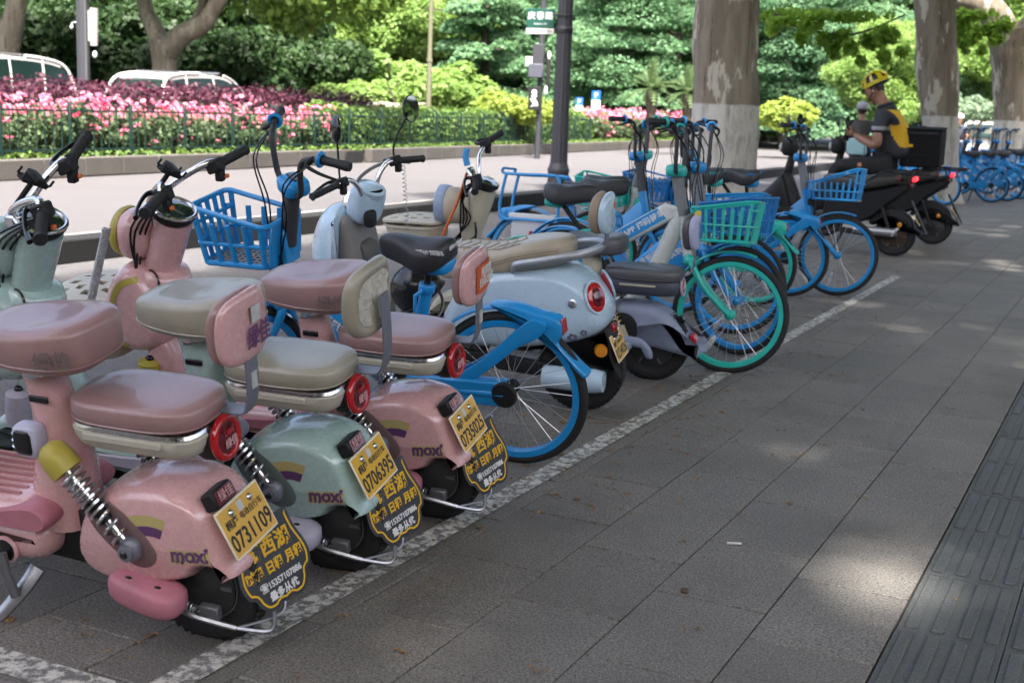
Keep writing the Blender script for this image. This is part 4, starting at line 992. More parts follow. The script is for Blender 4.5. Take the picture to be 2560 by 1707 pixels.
    drp(MB().add([(p.x, .13, p.z) for l in (arc, m3, inn) for p in l], [(k + r * n3, k + 1 + r * n3, k + 1 + (r + 1) * n3, k + (r + 1) * n3) for r in (0, 1) for k in range(n3 - 1)]).put('stripe', accent, pod), .002)
    MB().lathe([(.095, -.06), (.1, 0), (.088, .03), (.07, .04)], (1.055, 0, .80), (-.3, 0, 1), n=26).put('neck_collar', body, pod)
    MB().puff([(p.x, p.z) for p in smooth([(.93, 0, .33), (.96, 0, .47), (1.02, 0, .60), (1.1, 0, .55), (1.1, 0, .4), (1.0, 0, .32)], 4, True)], .11, SOFT).put('leg_shield', body, root)
    MB().puff([(p.x, p.z) for p in smooth([(.96, 0, .30), (1.02, 0, .375), (1.13, 0, .40), (1.25, 0, .37), (1.31, 0, .28), (1.27, 0, .27), (1.19, 0, .33), (1.05, 0, .32)], 4, True)], .08, SOFT).put('front_fender', body, root)
    for sy in (1, -1):
        t, b = Vector((1.085, sy * .110, .47)), Vector((1.13, sy * .105, .20))
        fk = MB().tube([t, b], .012, 8).put('fork_leg', CHR, root)
        m = MB(); helix(m, t + (b - t) * .2, t + (b - t) * .75, .026, .0055, 7); m.put('spring', CHR, fk)
        cp_ = MB().tube([t + (b - t) * .22, t, t - (b - t) * .14, t - (b - t) * .18], [.046, .046, .042, .02], 18).put('shock_cap', accent, fk)
        MB().sq(t - (b - t) * .19, (.016, .016, .012)).put('cap_knob', BLKG, cp_)
    lampc = Vector((1.145, 0, .955))
    lm = MB().sq(lampc, (.075, .092, .092), .8, 1, 24, 14).put('headlamp', body, root)
    MB().lathe([(.088, 0), (.092, .012), (.086, .03), (.078, .036)], lampc + Vector((.035, 0, .004)), (1, 0, .05), n=28).put('lamp_rim', accent, lm)
    ds = MB().lathe([(.055, -.03), (.072, -.022), (.083, 0), (.083, .012)], c1 + Vector((.0, 0, .03)), cdir, n=32).put('dashboard', BLK, root)
    MB().torus(c1 + Vector((0, 0, .03)) + cdir * .012, .078, .0075, ax=cdir, n=36, k=8).put('chrome_ring', CHR, ds)
    MB().lathe([(.075, 0), (.06, .006), (.02, .009)], c1 + Vector((0, 0, .03)) + cdir * .010, cdir, n=30).put('dial_glass', GLASS, ds)
    # --- handlebar: measured grip ends
    (li, lo), (ri, ro) = grips
    st = Vector((1.045, 0, 1.03))
    MB().tube(smooth([li, Vector(li) + (Vector(li) - Vector(lo)) * .35 + Vector((.02, 0, .02)), st + Vector((0, .045, .06)), st + Vector((0, .03, -.03))], 6), .0135, 10).put('handlebar', CHR, root)
    MB().tube(smooth([ri, Vector(ri) + (Vector(ri) - Vector(ro)) * .35 + Vector((.03, 0, .01)), st + Vector((0, -.045, .07)), st + Vector((0, -.03, -.03))], 6), .0135, 10).put('handlebar', CHR, root)
    MB().box(st + Vector((0, 0, .03)), (.03, .06, .022), b=.008).put('bar_clamp', CHR, root)
    grip_set(root, li, lo); grip_set(root, ri, ro)
    # phone clamp
    if phone:
        ph = MB().tube([st + Vector((0, .05, .06)), Vector(phone)], .009, 8).put('phone_holder', BLK, root)
        pm_ = Matrix.Rotation(.5, 3, 'X') @ Matrix.Rotation(-.6, 3, 'Y')
        m = MB().box(Vector(phone), (.018, .055, .008), pm_, b=.003).box(Vector(phone) + pm_ @ Vector((0, 0, .012)), (.03, .02, .012), pm_, b=.004)
        for sx, sy in ((-1, -1), (1, -1), (-1, 1), (1, 1)): m.tube([Vector(phone) + pm_ @ Vector((sx * .012, sy * .05, 0)), Vector(phone) + pm_ @ Vector((sx * .014, sy * .06, .006)), Vector(phone) + pm_ @ Vector((sx * .014, sy * .06, .026))], .004, 6)
        m.put('clamp_jaw', BLK, ph)
    cb = MB()
    for k in range(4):
        y0 = .05 - .012 * k
        cb.tube(smooth([Vector(li) + Vector((.02, -.03, -.01)), st + Vector((.05, .10 - .02 * k, -.02 - .02 * k)), c0 + Vector((.02, .085 + .008 * k, .06 - .03 * k)), c0 + Vector((.0 + .02 * k, .08, -.03 - .02 * k)), c0 + Vector((.03, .05, -.07))], 6), .0045, 6)
    cb.put('brake_cable', BLKG, root)
    MB().torus(c0 + Vector((-.03, .075, .02)), .045, .004, ax=(.4, 1, .1), n=22, k=6).put('cable_loop', BLKG, root)
    if cable:
        m = MB(); helix(m, (1.16, .15, 1.02), (1.25, .19, .735), .013, .0042, 34, 8, 5); m.put('coiled_cable', CLEAR, root)
    basket_box(root, (1.36, 0, .60), (.165, .155, .105))
    lift(root)
    return root
GA = [((.895, .18, 1.155), (.872, .305, 1.138)), ((.89, -.175, 1.175), (.863, -.305, 1.192))]
GB = [((.835, .15, 1.125), (.756, .26, 1.092)), ((.975, -.165, 1.195), (.993, -.28, 1.245))]
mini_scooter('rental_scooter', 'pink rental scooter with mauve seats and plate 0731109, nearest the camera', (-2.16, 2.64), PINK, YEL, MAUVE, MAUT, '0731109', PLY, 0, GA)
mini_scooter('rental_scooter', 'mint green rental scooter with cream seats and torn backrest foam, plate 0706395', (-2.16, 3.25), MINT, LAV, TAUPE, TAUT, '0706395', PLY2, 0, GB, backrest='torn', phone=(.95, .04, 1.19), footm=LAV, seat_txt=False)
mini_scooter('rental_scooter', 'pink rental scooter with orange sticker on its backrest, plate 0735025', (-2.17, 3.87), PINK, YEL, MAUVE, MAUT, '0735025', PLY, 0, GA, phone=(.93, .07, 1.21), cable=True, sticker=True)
# ================================================================== shared bicycles
BLU = mat('share_blue_paint', (.008, .26, .62), .32, coat=.3, var=.12, vscale=4, dirt=.22, dscale=25)
BLUD = mat('share_blue_deep', (.008, .18, .50), .4, var=.12, vscale=4, dirt=.25, dscale=25)
TEAL = mat('share_teal_paint', (.018, .50, .43), .32, coat=.3, var=.12, vscale=4, dirt=.22, dscale=25)
WHP = mat('share_white_paint', (.60, .62, .60), .38, coat=.2, var=.1, vscale=5, dirt=.4, dscale=18)
GST = mat('grey_stem', (.17, .175, .185), .45, dirt=.3)
BST = mat('dark_stem', (.035, .037, .042), .42, dirt=.3)
SAD = mat('saddle_black', (.022, .023, .026), .36, bump=.08, bscale=300, dirt=.2)
SPK = mat('spoke_steel', (.55, .55, .56), .3, 1.0)
REFL = mat('reflector_white', (.62, .64, .66), .25, coat=.5, var=.5, vscale=80)
HOLE = mat('basket_net', (.35, .35, .35), .6, var=.6, vscale=90)
CARD = mat('carton', (.75, .42, .04), .6)
def bike_wheel(root, x, R, rim, hubm, front=False, spokes=28, seed=0):
    wh = MB().lathe([(.012, -.055), (.014, -.05), (.03, -.035), (.03, -.03), (.018, -.02), (.018, .02), (.03, .03), (.03, .035), (.014, .05), (.012, .055)], (x, 0, R), n=18).put('wheel', hubm, root)
    MB().torus((x, 0, R), R - .019, .0205, n=64, k=12, rz=.0195).put('tyre', RUB, wh)
    MB().lathe([(R - .062, -.011), (R - .056, -.017), (R - .032, -.018), (R - .030, 0), (R - .032, .018), (R - .056, .017), (R - .062, .011), (R - .062, -.011)], (x, 0, R), n=64, cap=False).put('rim', rim, wh)
    sp = MB()
    for i in range(spokes):
        sg = 1 if i % 2 else -1; a = 6.283 * i / spokes; b = a + (.42 if (i // 2) % 2 else -.42)
        sp.tube([(x + .028 * math.cos(b), sg * .032, R + .028 * math.sin(b)), (x + (R - .058) * math.cos(a), sg * .004, R + (R - .058) * math.sin(a))], .00135, 4, cap=False)
    sp.put('spokes', SPK, wh)
    r = random.Random(seed)
    if spokes:
        a = r.uniform(3.6, 5.4); d = Vector((math.cos(a), 0, math.sin(a)))
        MB().sq(Vector((x, .012, R)) + d * R * .62, (.062, .007, .016), .6, .6, 14, 8, Matrix.Rotation(-a, 3, 'Y')).put('spoke_reflector', REFL, wh)
    return wh
def fender(x, z, R, a0, a1, w=.033, t=.004, n=26):
    rings = []
    for i in range(n + 1):
        a = R_(a0 + (a1 - a0) * i / n); rg = []
        for k in range(9):
            b = math.pi * k / 8; rg.append((R + .010 * math.sin(b) ** .6, -w * math.cos(b)))
        for k in range(8, -1, -1):
            b = math.pi * k / 8; rg.append((R - t + .010 * math.sin(b) ** .6, -(w - t) * math.cos(b)))
        rings.append([Vector((x + math.cos(a) * q, y, z + math.sin(a) * q)) for q, y in rg])
    return MB().loft(rings)
def saddle(root, c, m=SAD, under=None, mark=None, tilt=0.):
    def fn(x, y, z):
        k = .36 + .64 * (1 / (1 + math.exp((x - .02) * 26)))
        return (x, y * k, z + .035 * max(0, -x - .02) / .15 + (.02 * math.cos(x * 12) * 0) - (.025 * (abs(y * k) / .09) ** 2) + .018 * math.sin(x * 10))
    rot = Matrix.Rotation(tilt, 3, 'Y')
    s = MB().sq(c, (.168, .108, .056), .5, .8, 34, 14, rot, fn).put('saddle', m, root)
    if under: MB().sq(Vector(c) + Vector((-.095, 0, -.048)), (.060, .066, .036), .6, .6, 20, 10, rot).put('saddle_guard', under, s)
    if mark:
        v = Vector(c)
        text('saddle_print', mark[0], .024, mark[1], s, v + Vector((-.105, .0975, .030)), (-1, .32, .12), (0, .25, 1), bold=.0004, wid=.8)
        text('saddle_print', mark[0], .022, mark[1], s, v + Vector((-.168, -.012, .035)), (0, -1, 0), (-.1, 0, 1), bold=.0004, wid=.7)
    return s
def wire_basket(root, x0, x1, z0, z1, hw, m, hoop=.06, step=.055, net=True, solidback=True, fr=.0062):
    """open plastic basket: x0 = side towards the rider, x1 = outer side"""
    b = MB(); ins = .028
    def rr(x0, x1, h, z, r=.035):
        p = []
        for cx, cy, a in ((x1 - r, h - r, 0), (x0 + r, h - r, 90), (x0 + r, -h + r, 180), (x1 - r, -h + r, 270)):
            for k in range(5): q = R_(a + 22.5 * k); p.append(Vector((cx + r * math.cos(q), cy + r * math.sin(q), z)))
        return p
    zt = lambda p: p.z + hoop * max(0, min(1, (p.x - (x1 - .10)) / .06))
    top = rr(x0, x1, hw, z1); bot = rr(x0 + ins, x1 - ins, hw - ins, z0); mid = [a.lerp(c, .5) for a, c in zip(top, bot)]
    tp2 = [Vector((p.x, p.y, zt(p))) for p in top]
    b.tube(tp2, fr * 1.35, 8, closed=True); b.tube(bot, fr * 1.5, 8, closed=True); b.tube(mid, fr, 6, closed=True)
    if hoop > .04: b.tube([p for p in top if p.x > x1 - .09], fr, 6)
    def wall(p, q, n):
        for i in range(n + 1):
            t = i / n; u = p[0].lerp(p[1], t); w = q[0].lerp(q[1], t); b.tube([Vector((u.x, u.y, zt(u))), w], fr, 6, flat=(((p[1] - p[0]).normalized()), 1.5))
    for s in (1, -1): wall((Vector((x0 + .03, s * hw, z1)), Vector((x1 - .03, s * hw, z1))), (Vector((x0 + ins + .02, s * (hw - ins), z0)), Vector((x1 - ins - .02, s * (hw - ins), z0))), max(3, int((x1 - x0) / step)))
    wall((Vector((x1, hw - .03, z1)), Vector((x1, -hw + .03, z1))), (Vector((x1 - ins, hw - ins - .02, z0)), Vector((x1 - ins, -hw + ins + .02, z0))), max(4, int(2 * hw / (step * .8))))
    bk = b.put('basket', m, root)
    if solidback: MB().box((x0 + .008, 0, (z0 + z1) / 2), (.008, hw * .85, (z1 - z0) / 2), Matrix.Rotation(-.12, 3, 'Y'), b=.004).box((x0 - .012, 0, (z0 + z1) / 2 - .02), (.012, .055, (z1 - z0) * .42), b=.004).put('back_plate', m, bk)
    fl = MB()
    n = int((x1 - x0 - 2 * ins) / .03)
    for i in range(n + 1): fl.box((x0 + ins + .01 + i * .03, 0, z0), (.006, hw - ins - .006, .004))
    for i in range(7): fl.box(((x0 + x1) / 2, (-1 + i / 3) * (hw - ins - .02), z0 - .001), ((x1 - x0) / 2 - ins - .005, .006, .004))
    fl.put('basket_floor', HOLE if net else m, bk)
    return bk
def share_bike(name, label, contact, facing, deg=0, lean=6, frame=BLU, rim=BLU, bask=BLU, stem=BST, cap=BLU, headm=None, tube=None, tubetxt=('哈啰APP 扫码骑车', WHT), steer=0, wb=1.25, sad=(.40, .93), mark=('哈啰APP 扫码骑车', WHT), hoop=.06, guard=BLU, tailm=None, style='y', bx=(-.0, .40), bz=(.735, .90), cat='shared bicycle', group='shared bicycles parked in the row', grip=GRP, ringm=None, rack=False, basket=True, hw=.155, seed=0, fixed=False, rise=.065):
    """facing 'in': nose to the road, contact = rear wheel; 'out': nose to the path, contact = front wheel"""
    if facing == 'in': loc, rz = (contact[0], contact[1]), math.pi - R_(deg)
    else:
        rz = -R_(deg); loc = (contact[0] - wb * math.cos(rz), contact[1] - wb * math.sin(rz))
    root = thing(name, label, cat, (loc[0], loc[1], 0), (-R_(lean), 0, rz), group)
    R = .335; headm = headm or frame; tube = tube or frame; fr = []
    HL, HT, ST = Vector((wb - .265, 0, .66)), Vector((wb - .315, 0, .88)), Vector((wb - .375, 0, 1.12))
    BB = Vector((.47, 0, .31)); ax = (HT - HL).normalized()
    bike_wheel(root, 0, R, rim, BLK if style != 'drum' else frame, seed=seed)
    fw = bike_wheel(root, wb, R, rim, frame if style == 'drum' else BLK, True, seed=seed + 3); fr.append(fw)
    # frame
    MB().tube([HL - ax * .03, HL, HT, HT + ax * .02], [.03, .036, .036, .034], 16).put('head_tube', headm, root)
    d = (BB - HL).normalized()
    eb = tube is not frame or headm is WHP and frame is BLU
    if tube is not frame:
        A, B_ = Vector((wb - .40, 0, .90)), Vector((.17, 0, .47)); u = (A - B_).normalized(); nrm = Vector((-u.z, 0, u.x)) * .052
        MB().puff([(p.x, p.z) for p in [A + Vector((.06, 0, .03)), A + nrm, B_ + nrm, B_ - nrm * .7, A - nrm, A + Vector((.05, 0, -.12))]], .034, SOFT).put('main_tube', headm, root)
        q0, q1 = A.lerp(B_, .06), A.lerp(B_, .95)
        for sy in (1, -1): MB().puff([(p.x, p.z) for p in [q0 + nrm * .86, q1 + nrm * .86, q1 - nrm * .62, q0 + u * .02 - nrm * .62]], .0015, [(0, 0), (1, .0008)], y=sy * .0345).put('decal_panel', tube, root)
        MB().tube(smooth([(wb - .32, 0, .92), (wb - .36, 0, .80), (wb - .45, 0, .58), (wb - .58, 0, .38), (.47, 0, .30)], 4), [.040, .052, .050, .046, .04], 14, flat=((0, 1, 0), .78)).put('down_tube', headm, root)
        MB().tube([B_, Vector((.30, 0, .40)), Vector((.40, 0, .30))], [.03, .034, .036], 12).put('lower_tube', frame, root)
    else:
        MB().puff([(p.x, p.z) for p in [HL + Vector((.025, 0, -.06)), HL + Vector((.0, 0, .14)), HL + Vector((-.08, 0, .13)), BB + Vector((.02, 0, .10)), BB + Vector((-.09, 0, .05)), BB + Vector((-.07, 0, -.06)), BB + Vector((.08, 0, -.05))]], .030, [(0, 0), (.6, .002), (.9, .008), (1, .016)]).put('down_tube', tube, root)
    if tubetxt and tube is not frame:
        for sy in (1, -1): text('frame_print', tubetxt[0] + '  ' + tubetxt[0], .046, tubetxt[1], root, A.lerp(B_, .5) + Vector((0, sy * .0368, 0)) + nrm * .1, u * (-sy if True else 1), nrm, bold=.0008)
        tubetxt = None
    if tubetxt:
        mid = HL.lerp(BB, .50) + Vector((0, .034, .045))
        text('frame_print', tubetxt[0], .048, tubetxt[1], root, mid, (d * -1) if facing == 'out' and False else (HL - BB), Vector((-.4, 0, 1)), bold=.0008)
        text('frame_print', tubetxt[0], .048, tubetxt[1], root, mid * 1 + Vector((0, -.068, 0)), (BB - HL), Vector((-.4, 0, 1)), bold=.0008)
    s0, s1 = Vector((.445, 0, .36)), Vector((.345, 0, .74)); sa = (s1 - s0).normalized()
    MB().tube([s0, s1], [.028, .026], 14).put('seat_tube', frame, root)
    MB().tube([s1 - sa * .02, Vector((sad[0] - .05, 0, sad[1] - .06))], .0145, 10).put('seat_post', BLK, root)
    cl = MB().lathe([(.03, -.02), (.034, -.015), (.034, .015), (.03, .02)], s1, sa, n=16).tube([s1 + Vector((.0, .035, 0)), s1 + Vector((.03, .05, -.02)), s1 + Vector((.035, .055, -.09))], [.009, .009, .007], 8).put('seat_clamp', frame, root)
    saddle(root, (sad[0], 0, sad[1]), under=guard, mark=mark, tilt=.04)
    for sy in (1, -1):
        MB().tube(smooth([BB + Vector((-.04, sy * .03, .0)), Vector((.22, sy * .055, .325)), Vector((0, sy * .062, R))], 4), [.02, .017, .016], 10).put('chain_stay', frame, root)
        if style == 'y':
            MB().puff([(p.x, p.z) for p in smooth([(.36, 0, .330), (.36, 0, .365), (.23, 0, .385), (.08, 0, .485), (-.04, 0, .60), (-.13, 0, .670), (-.19, 0, .65), (-.155, 0, .595), (-.065, 0, .545), (.04, 0, .455), (.19, 0, .350)], 3, True)], .012, EDGE, y=sy * .047).put('seat_stay', frame, root)
        else: MB().tube([s1 + Vector((.03, sy * .02, -.12)), Vector((0, sy * .062, R))], .0105, 8).put('seat_stay', frame, root)
    MB().box((.235, .060, .325), (.235, .010, .055), Matrix.Rotation(.04, 3, 'Y'), b=.008).put('chain_case', frame, root)
    fe_ = fender(0, R, R + .022, 28, 116 if style == 'y' else 190).put('rear_fender', frame, root)
    if style == 'y':
        tl = MB().puff([(p.x, p.z) for p in smooth([(.06, 0, .708), (-.04, 0, .712), (-.14, 0, .69), (-.235, 0, .668), (-.245, 0, .605), (-.225, 0, .572), (-.265, 0, .525), (-.315, 0, .475), (-.345, 0, .448), (-.33, 0, .430), (-.30, 0, .455), (-.245, 0, .52), (-.18, 0, .59), (-.09, 0, .655), (.0, 0, .678)], 3, True)], .036, [(0, 0), (.6, .001), (.9, .004), (1, .009)]).put('tail_housing', tailm or frame, root)
        MB().box((-.2445, 0, .637), (.004, .024, .030), Matrix.Rotation(.1, 3, 'Y'), b=.002).put('rear_reflector', RED, tl)
    else: MB().box((-.30, 0, .55), (.01, .025, .03), b=.005).put('rear_reflector', RED, root)
    dr = MB().lathe([(.062, -.012), (.068, -.008), (.068, .010), (.05, .014)], (BB.x, .058, BB.z), n=26).put('crank_cover', BLK, root)
    for sg in (1, -1):
        a = .5 if sg > 0 else .5 + math.pi; p0 = Vector((BB.x, sg * .075, BB.z)); p1 = p0 + Vector((math.cos(a) * .16, sg * .015, -math.sin(a) * .16))
        MB().tube([p0, p1], [.013, .010], 8).put('crank_arm', GREYM, root)
        pe = MB().box(p1 + Vector((0, sg * .05, 0)), (.045, .045, .011), b=.004).put('pedal', BLK, root)
        MB().box(p1 + Vector((.046, sg * .05, 0)), (.002, .03, .006)).put('pedal_reflector', AMB, pe)
    MB().lathe([(.05, -.012), (.055, -.006), (.055, .006), (.05, .012)], (0, .065, R), n=24).put('hub_gear', BLK, root)
    MB().tube([(.33, .06, .29), (.36, .12, .15), (.38, .17, .015)], [.012, .011, .012], 8).put('kick_stand', BLK, root)
    # front assembly, turned about the steering axis
    for sy in (1, -1): fr.append(MB().tube(smooth([HL + Vector((.0, sy * .02, -.01)), HL + Vector((.035, sy * .052, -.06)), HL + Vector((.12, sy * .056, -.19)), Vector((wb, sy * .058, R))], 4), [.022, .021, .017, .013], 10).put('fork_blade', frame, root))
    fr.append(MB().sq(HL + Vector((.02, 0, -.035)), (.045, .066, .03), .6, .6, 18, 10).put('fork_crown', frame, root))
    fr.append(fender(wb, R, R + .022, 70, 152).put('front_fender', frame, root))
    sm_ = MB().tube([HT - ax * .004, HT + ax * .03, ST - ax * .03, ST], [.0405, .0385, .032, .032], 16).put('stem', stem, root); fr.append(sm_)
    cp = MB().sq(ST + ax * .012, (.058, .075, .036), .5, .6, 22, 10).put('stem_cap', cap, root); fr.append(cp)
    fr.append(MB().box(ST + ax * .045 + Vector((-.012, 0, 0)), (.03, .04, .004), Matrix.Rotation(-.2, 3, 'Y'), b=.002).put('display', BLKG, root))
    bar = [ST + Vector((.01, 0, .0)), ST + Vector((.012, .075, .0)), ST + Vector((.014, .118, .035)), ST + Vector((.012, .135, .13 + rise)), ST + Vector((.0, .16, .185 + rise)), ST + Vector((-.045, .225, .205 + rise))]
    full = smooth([Vector((p.x, -p.y, p.z)) for p in bar[::-1]] + bar[1:], 5)
    fr.append(MB().tube(full, .0128, 10).put('handlebar', stem if stem is BST else BST, root))
    for sy in (1, -1):
        a, b = ST + Vector((-.045, sy * .225, .205 + rise)), ST + Vector((-.12, sy * .335, .195 + rise))
        dd = (b - a).normalized()
        fr.append(MB().tube([a, a + dd * .015, a.lerp(b, .5), b - dd * .02, b], [.017, .019, .0175, .021, .018], 12).put('grip', grip, root))
        fr.append(MB().torus(a, .025, .009, ax=dd, n=22, k=8).put('grip_ring', ringm or cap, root))
        fr.append(MB().tube(smooth([a - dd * .03, a - dd * .02 + Vector((.045, 0, -.015)), a + dd * .05 + Vector((.06, 0, -.03)), a + dd * .12 + Vector((.05, 0, -.045))], 4), [.010, .009, .007, .006], 8).put('brake_lever', BLK, root))
    cb = MB()
    for sy in (1, -1):
        for k in range(2): cb.tube(smooth([ST + Vector((-.02, sy * .2, .19 + rise)), ST + Vector((.09, sy * (.17 - .03 * k), .10)), ST + Vector((.10 - .02 * k, sy * .09, -.08)), HT + Vector((.06, sy * .05, -.05)), HL + Vector((.04, sy * .035, 0)), HL + Vector((-.03, sy * .03, -.06))], 5), .0036, 6)
    fr.append(cb.put('brake_cable', BLKG, root))
    if basket:
        b = wire_basket(root, wb - .245 + bx[0], wb - .245 + bx[1], bz[0], bz[1], hw, bask, hoop, step=.088 if fixed else .055, fr=.0088 if fixed else .0062)
        if not fixed: fr.append(b)
        fr.append(MB().box(((HL.x + wb - .245 + bx[0]) / 2 + .01, 0, .80), (.03, .04, .06), b=.006).put('basket_bracket', BLK, root))
    if rack:
        m = MB()
        for sy in (-.07, -.025, .025, .07): m.tube([(.28, sy, .775), (-.26, sy, .775)], .006, 6)
        for x in (.28, .0, -.26): m.tube([(x, -.075, .775), (x, .075, .775)], .007, 6)
        for sy in (.075, -.075): m.tube([(-.1, sy, .77), (-.0, sy * .9, R)], .006, 6)
        m.put('rear_rack', BLK, root)
    if steer:
        M = Matrix.Translation(HL) @ Matrix.Rotation(R_(steer), 4, ax) @ Matrix.Translation(-HL); done = set()
        for o in fr:
            for q in [o] + list(o.children):
                if q.data and q.data.name not in done: q.data.transform(M); q.data.update(); done.add(q.data.name)
    return root
TL_ = ('青桔 扫码骑行', WHT)
bA = share_bike('shared_bicycle', 'blue shared bicycle with an empty front basket, between the pink and the pale blue scooter', (-2.24, 4.66), 'in', -4, 13, steer=55, fixed=True, rise=.0, sad=(.375, .895), hoop=.065, seed=2, bx=(-.07, .31), bz=(.805, .985), wb=1.30, hw=.14)
share_bike('shared_bicycle', 'white and turquoise shared e-bike with blue tube decal, front wheel to the path', (-2.06, 7.03), 'out', -4, 4, frame=TEAL, headm=WHP, tube=BLU, rim=TEAL, bask=TEAL, stem=GST, cap=TEAL, tubetxt=('哈啰APP 扫码骑车', WHT), steer=4, sad=(.24, .96), guard=TEAL, hoop=.05, bx=(.0, .37), bz=(.75, .93), style='drum', mark=None, seed=4, ringm=TEAL)
share_bike('shared_bicycle', 'blue and white shared bicycle whose wheel shows inside the turquoise one', (-2.18, 7.66), 'out', 3, 4, frame=BLU, headm=WHP, tube=BLU, rim=BLU, bask=BLUD, stem=GST, cap=BLU, steer=-12, sad=(.26, .96), guard=BLU, hoop=.05, style='drum', mark=None, seed=5, bz=(.75, .92))
share_bike('shared_bicycle', 'all blue shared bicycle hidden in the middle of the cluster, basket to the path', (-2.42, 8.35), 'out', 0, 4, frame=BLU, rim=BLU, bask=BLU, stem=BST, cap=BLU, steer=8, sad=(.26, .95), guard=BLU, hoop=.03, style='drum', mark=None, seed=6, bz=(.75, .92))
share_bike('shared_bicycle', 'turquoise shared bicycle with white head tube, red tail lens over the path edge', (-2.68, 9.75), 'in', -4, 5, frame=TEAL, headm=WHP, tube=TEAL, rim=TEAL, bask=TEAL, stem=GST, cap=TEAL, tubetxt=TL_, steer=6, sad=(.43, 1.0), guard=TEAL, mark=('青桔单车', TEAL), seed=7, rack=True, wb=1.28)
share_bike('shared_bicycle', 'blue shared bicycle with grey stem, beside the turquoise one', (-2.60, 10.5), 'in', -3, 5, frame=BLU, rim=BLU, bask=BLUD, stem=GST, cap=BLU, steer=-5, sad=(.43, .97), guard=BLU, seed=8, wb=1.26, mark=('哈啰单车', BLU))
bG = share_bike('shared_bicycle', 'blue shared bicycle standing with its front wheel on the path, before the black scooter', (-2.27, 10.82), 'out', -3, 3, frame=BLU, rim=BLU, bask=BLU, stem=GST, cap=BLU, steer=0, sad=(.26, .95), hoop=.12, style='drum', mark=None, seed=9, bx=(-.02, .40), bz=(.80, .94), tubetxt=('扫码骑车', WHT))
# blue e-bike with a tall tubular rack and white battery, nearer the lane
def rack_bike():
    T = share_bike('shared_electric_bike', 'blue shared electric bike with tall tubular rack and white battery, behind the cream scooter', (-3.06, 9.0), 'out', 0, 4, frame=BLU, rim=BLU, stem=BST, cap=BLU, basket=False, sad=(.40, .86), mark=None, seed=11, cat='electric bike', group=None, tubetxt=None)
    m = MB()
    for sy in (.11, -.11):
        m.tube(smooth([(.30, sy, .52), (.30, sy, .86), (.28, sy, .93), (.22, sy, .95), (-.16, sy, .945), (-.19, sy, .985)], 4), .012, 8)
        m.tube(smooth([(-.16, sy, .945), (-.20, sy, .70), (-.16, sy, .60), (-.05, sy, .60), (.30, sy, .60)], 4), .012, 8)
    for p in ((.28, .93), (-.16, .945), (.30, .62), (-.19, .985)): m.tube([(p[0], -.11, p[1]), (p[0], .11, p[1])], .010, 8)
    m.put('carrier_frame', BLU, T)
    MB().box((.06, 0, .625), (.20, .075, .022), b=.01).put('white_deck', WHP, T)
    MB().puff([(.22, .60), (.14, .34), (-.12, .36), (-.12, .60)], .06, SOFT).put('battery', mat('silver_battery', (.42, .43, .45), .4, .3), T)
rack_bike()
# far bicycles along the pavement: copies of two of the bikes above
P1 = share_bike('shared_bicycle', 'blue shared bicycle in the far group, parked side-on past the second trunk', (-2.70, 26.45), 'in', 8, 4, frame=BLU, rim=BLU, bask=BLU, stem=BST, cap=BLU, sad=(.40, .91), seed=12, group='far blue bicycles beyond the second trunk', mark=None)
rr = random.Random(8)
for i, (x, y, dg) in enumerate(((-2.5, 27.3, 12), (-2.35, 28.4, 3), (-2.5, 29.3, -4), (-2.2, 30.3, 7), (-2.4, 31.4, 0), (-3.3, 24.6, 28), (-1.9, 29.6, 10), (-1.7, 31.8, 5), (-2.1, 33.2, 12), (-1.5, 34.2, -4), (-4.6, 30.6, 20), (-5.0, 33.5, 10))):
    c = copy_tree(P1); c.location = (x, y, 0); c.rotation_euler = (-R_(rr.uniform(2, 6)), 0, math.pi - R_(dg)); c['label'] = 'blue shared bicycle packed in the far group down the pavement'
P1['label'] = 'blue shared bicycle at the near end of the far group, beside the second trunk'
# ================================================================== other electric scooters
SKY = mat('pale_blue_paint', (.46, .61, .74), .2, coat=.7, var=.06, vscale=3, dirt=.28, dscale=24)
SGREY = mat('warm_grey_plastic', (.21, .195, .185), .5, var=.1, vscale=6, dirt=.3)
BEIGE = mat('beige_vinyl', (.42, .36, .27), .38, coat=.1, var=.1, vscale=6, bump=.1, bscale=240)
SEAM = mat('seam_brown', (.24, .20, .14), .7)
LAVB = mat('lavender_grey_paint', (.27, .31, .43), .4, var=.2, vscale=5, dirt=.35, dscale=20)
IVORY = mat('ivory_plastic', (.50, .46, .36), .42, var=.12, vscale=5, dirt=.3)
CHAR = mat('charcoal_vinyl', (.085, .085, .095), .36, coat=.15, bump=.1, bscale=240, dirt=.2)
CHARB = mat('blue_black_plastic', (.05, .055, .08), .4, dirt=.25)
PALES = mat('pale_seat_top', (.44, .41, .37), .5, var=.1, vscale=9, bump=.1, bscale=240)
MIRG = mat('mirror_glass', (.75, .78, .78), .03, 1.0)
GREENL = mat('green_label', (.10, .42, .28), .5, var=.5, vscale=70)
def pts(l, n=4): return [(p.x, p.z) for p in smooth([(a, 0, b) for a, b in l], n, True)]
def mirror(root, base, joint, c, nrm, R=.062):
    mr = MB().tube(smooth([base, joint, c], 4), .005, 8).put('mirror', BLK, root)
    MB().lathe([(.01, -.028), (R * .6, -.024), (R * .95, -.01), (R, 0), (R * .96, .004)], c, nrm, n=28).put('mirror_shell', BLKG, mr)
    MB().lathe([(R * .93, .0042), (.002, .0046)], c, nrm, n=28).put('mirror_glass', MIRG, mr)
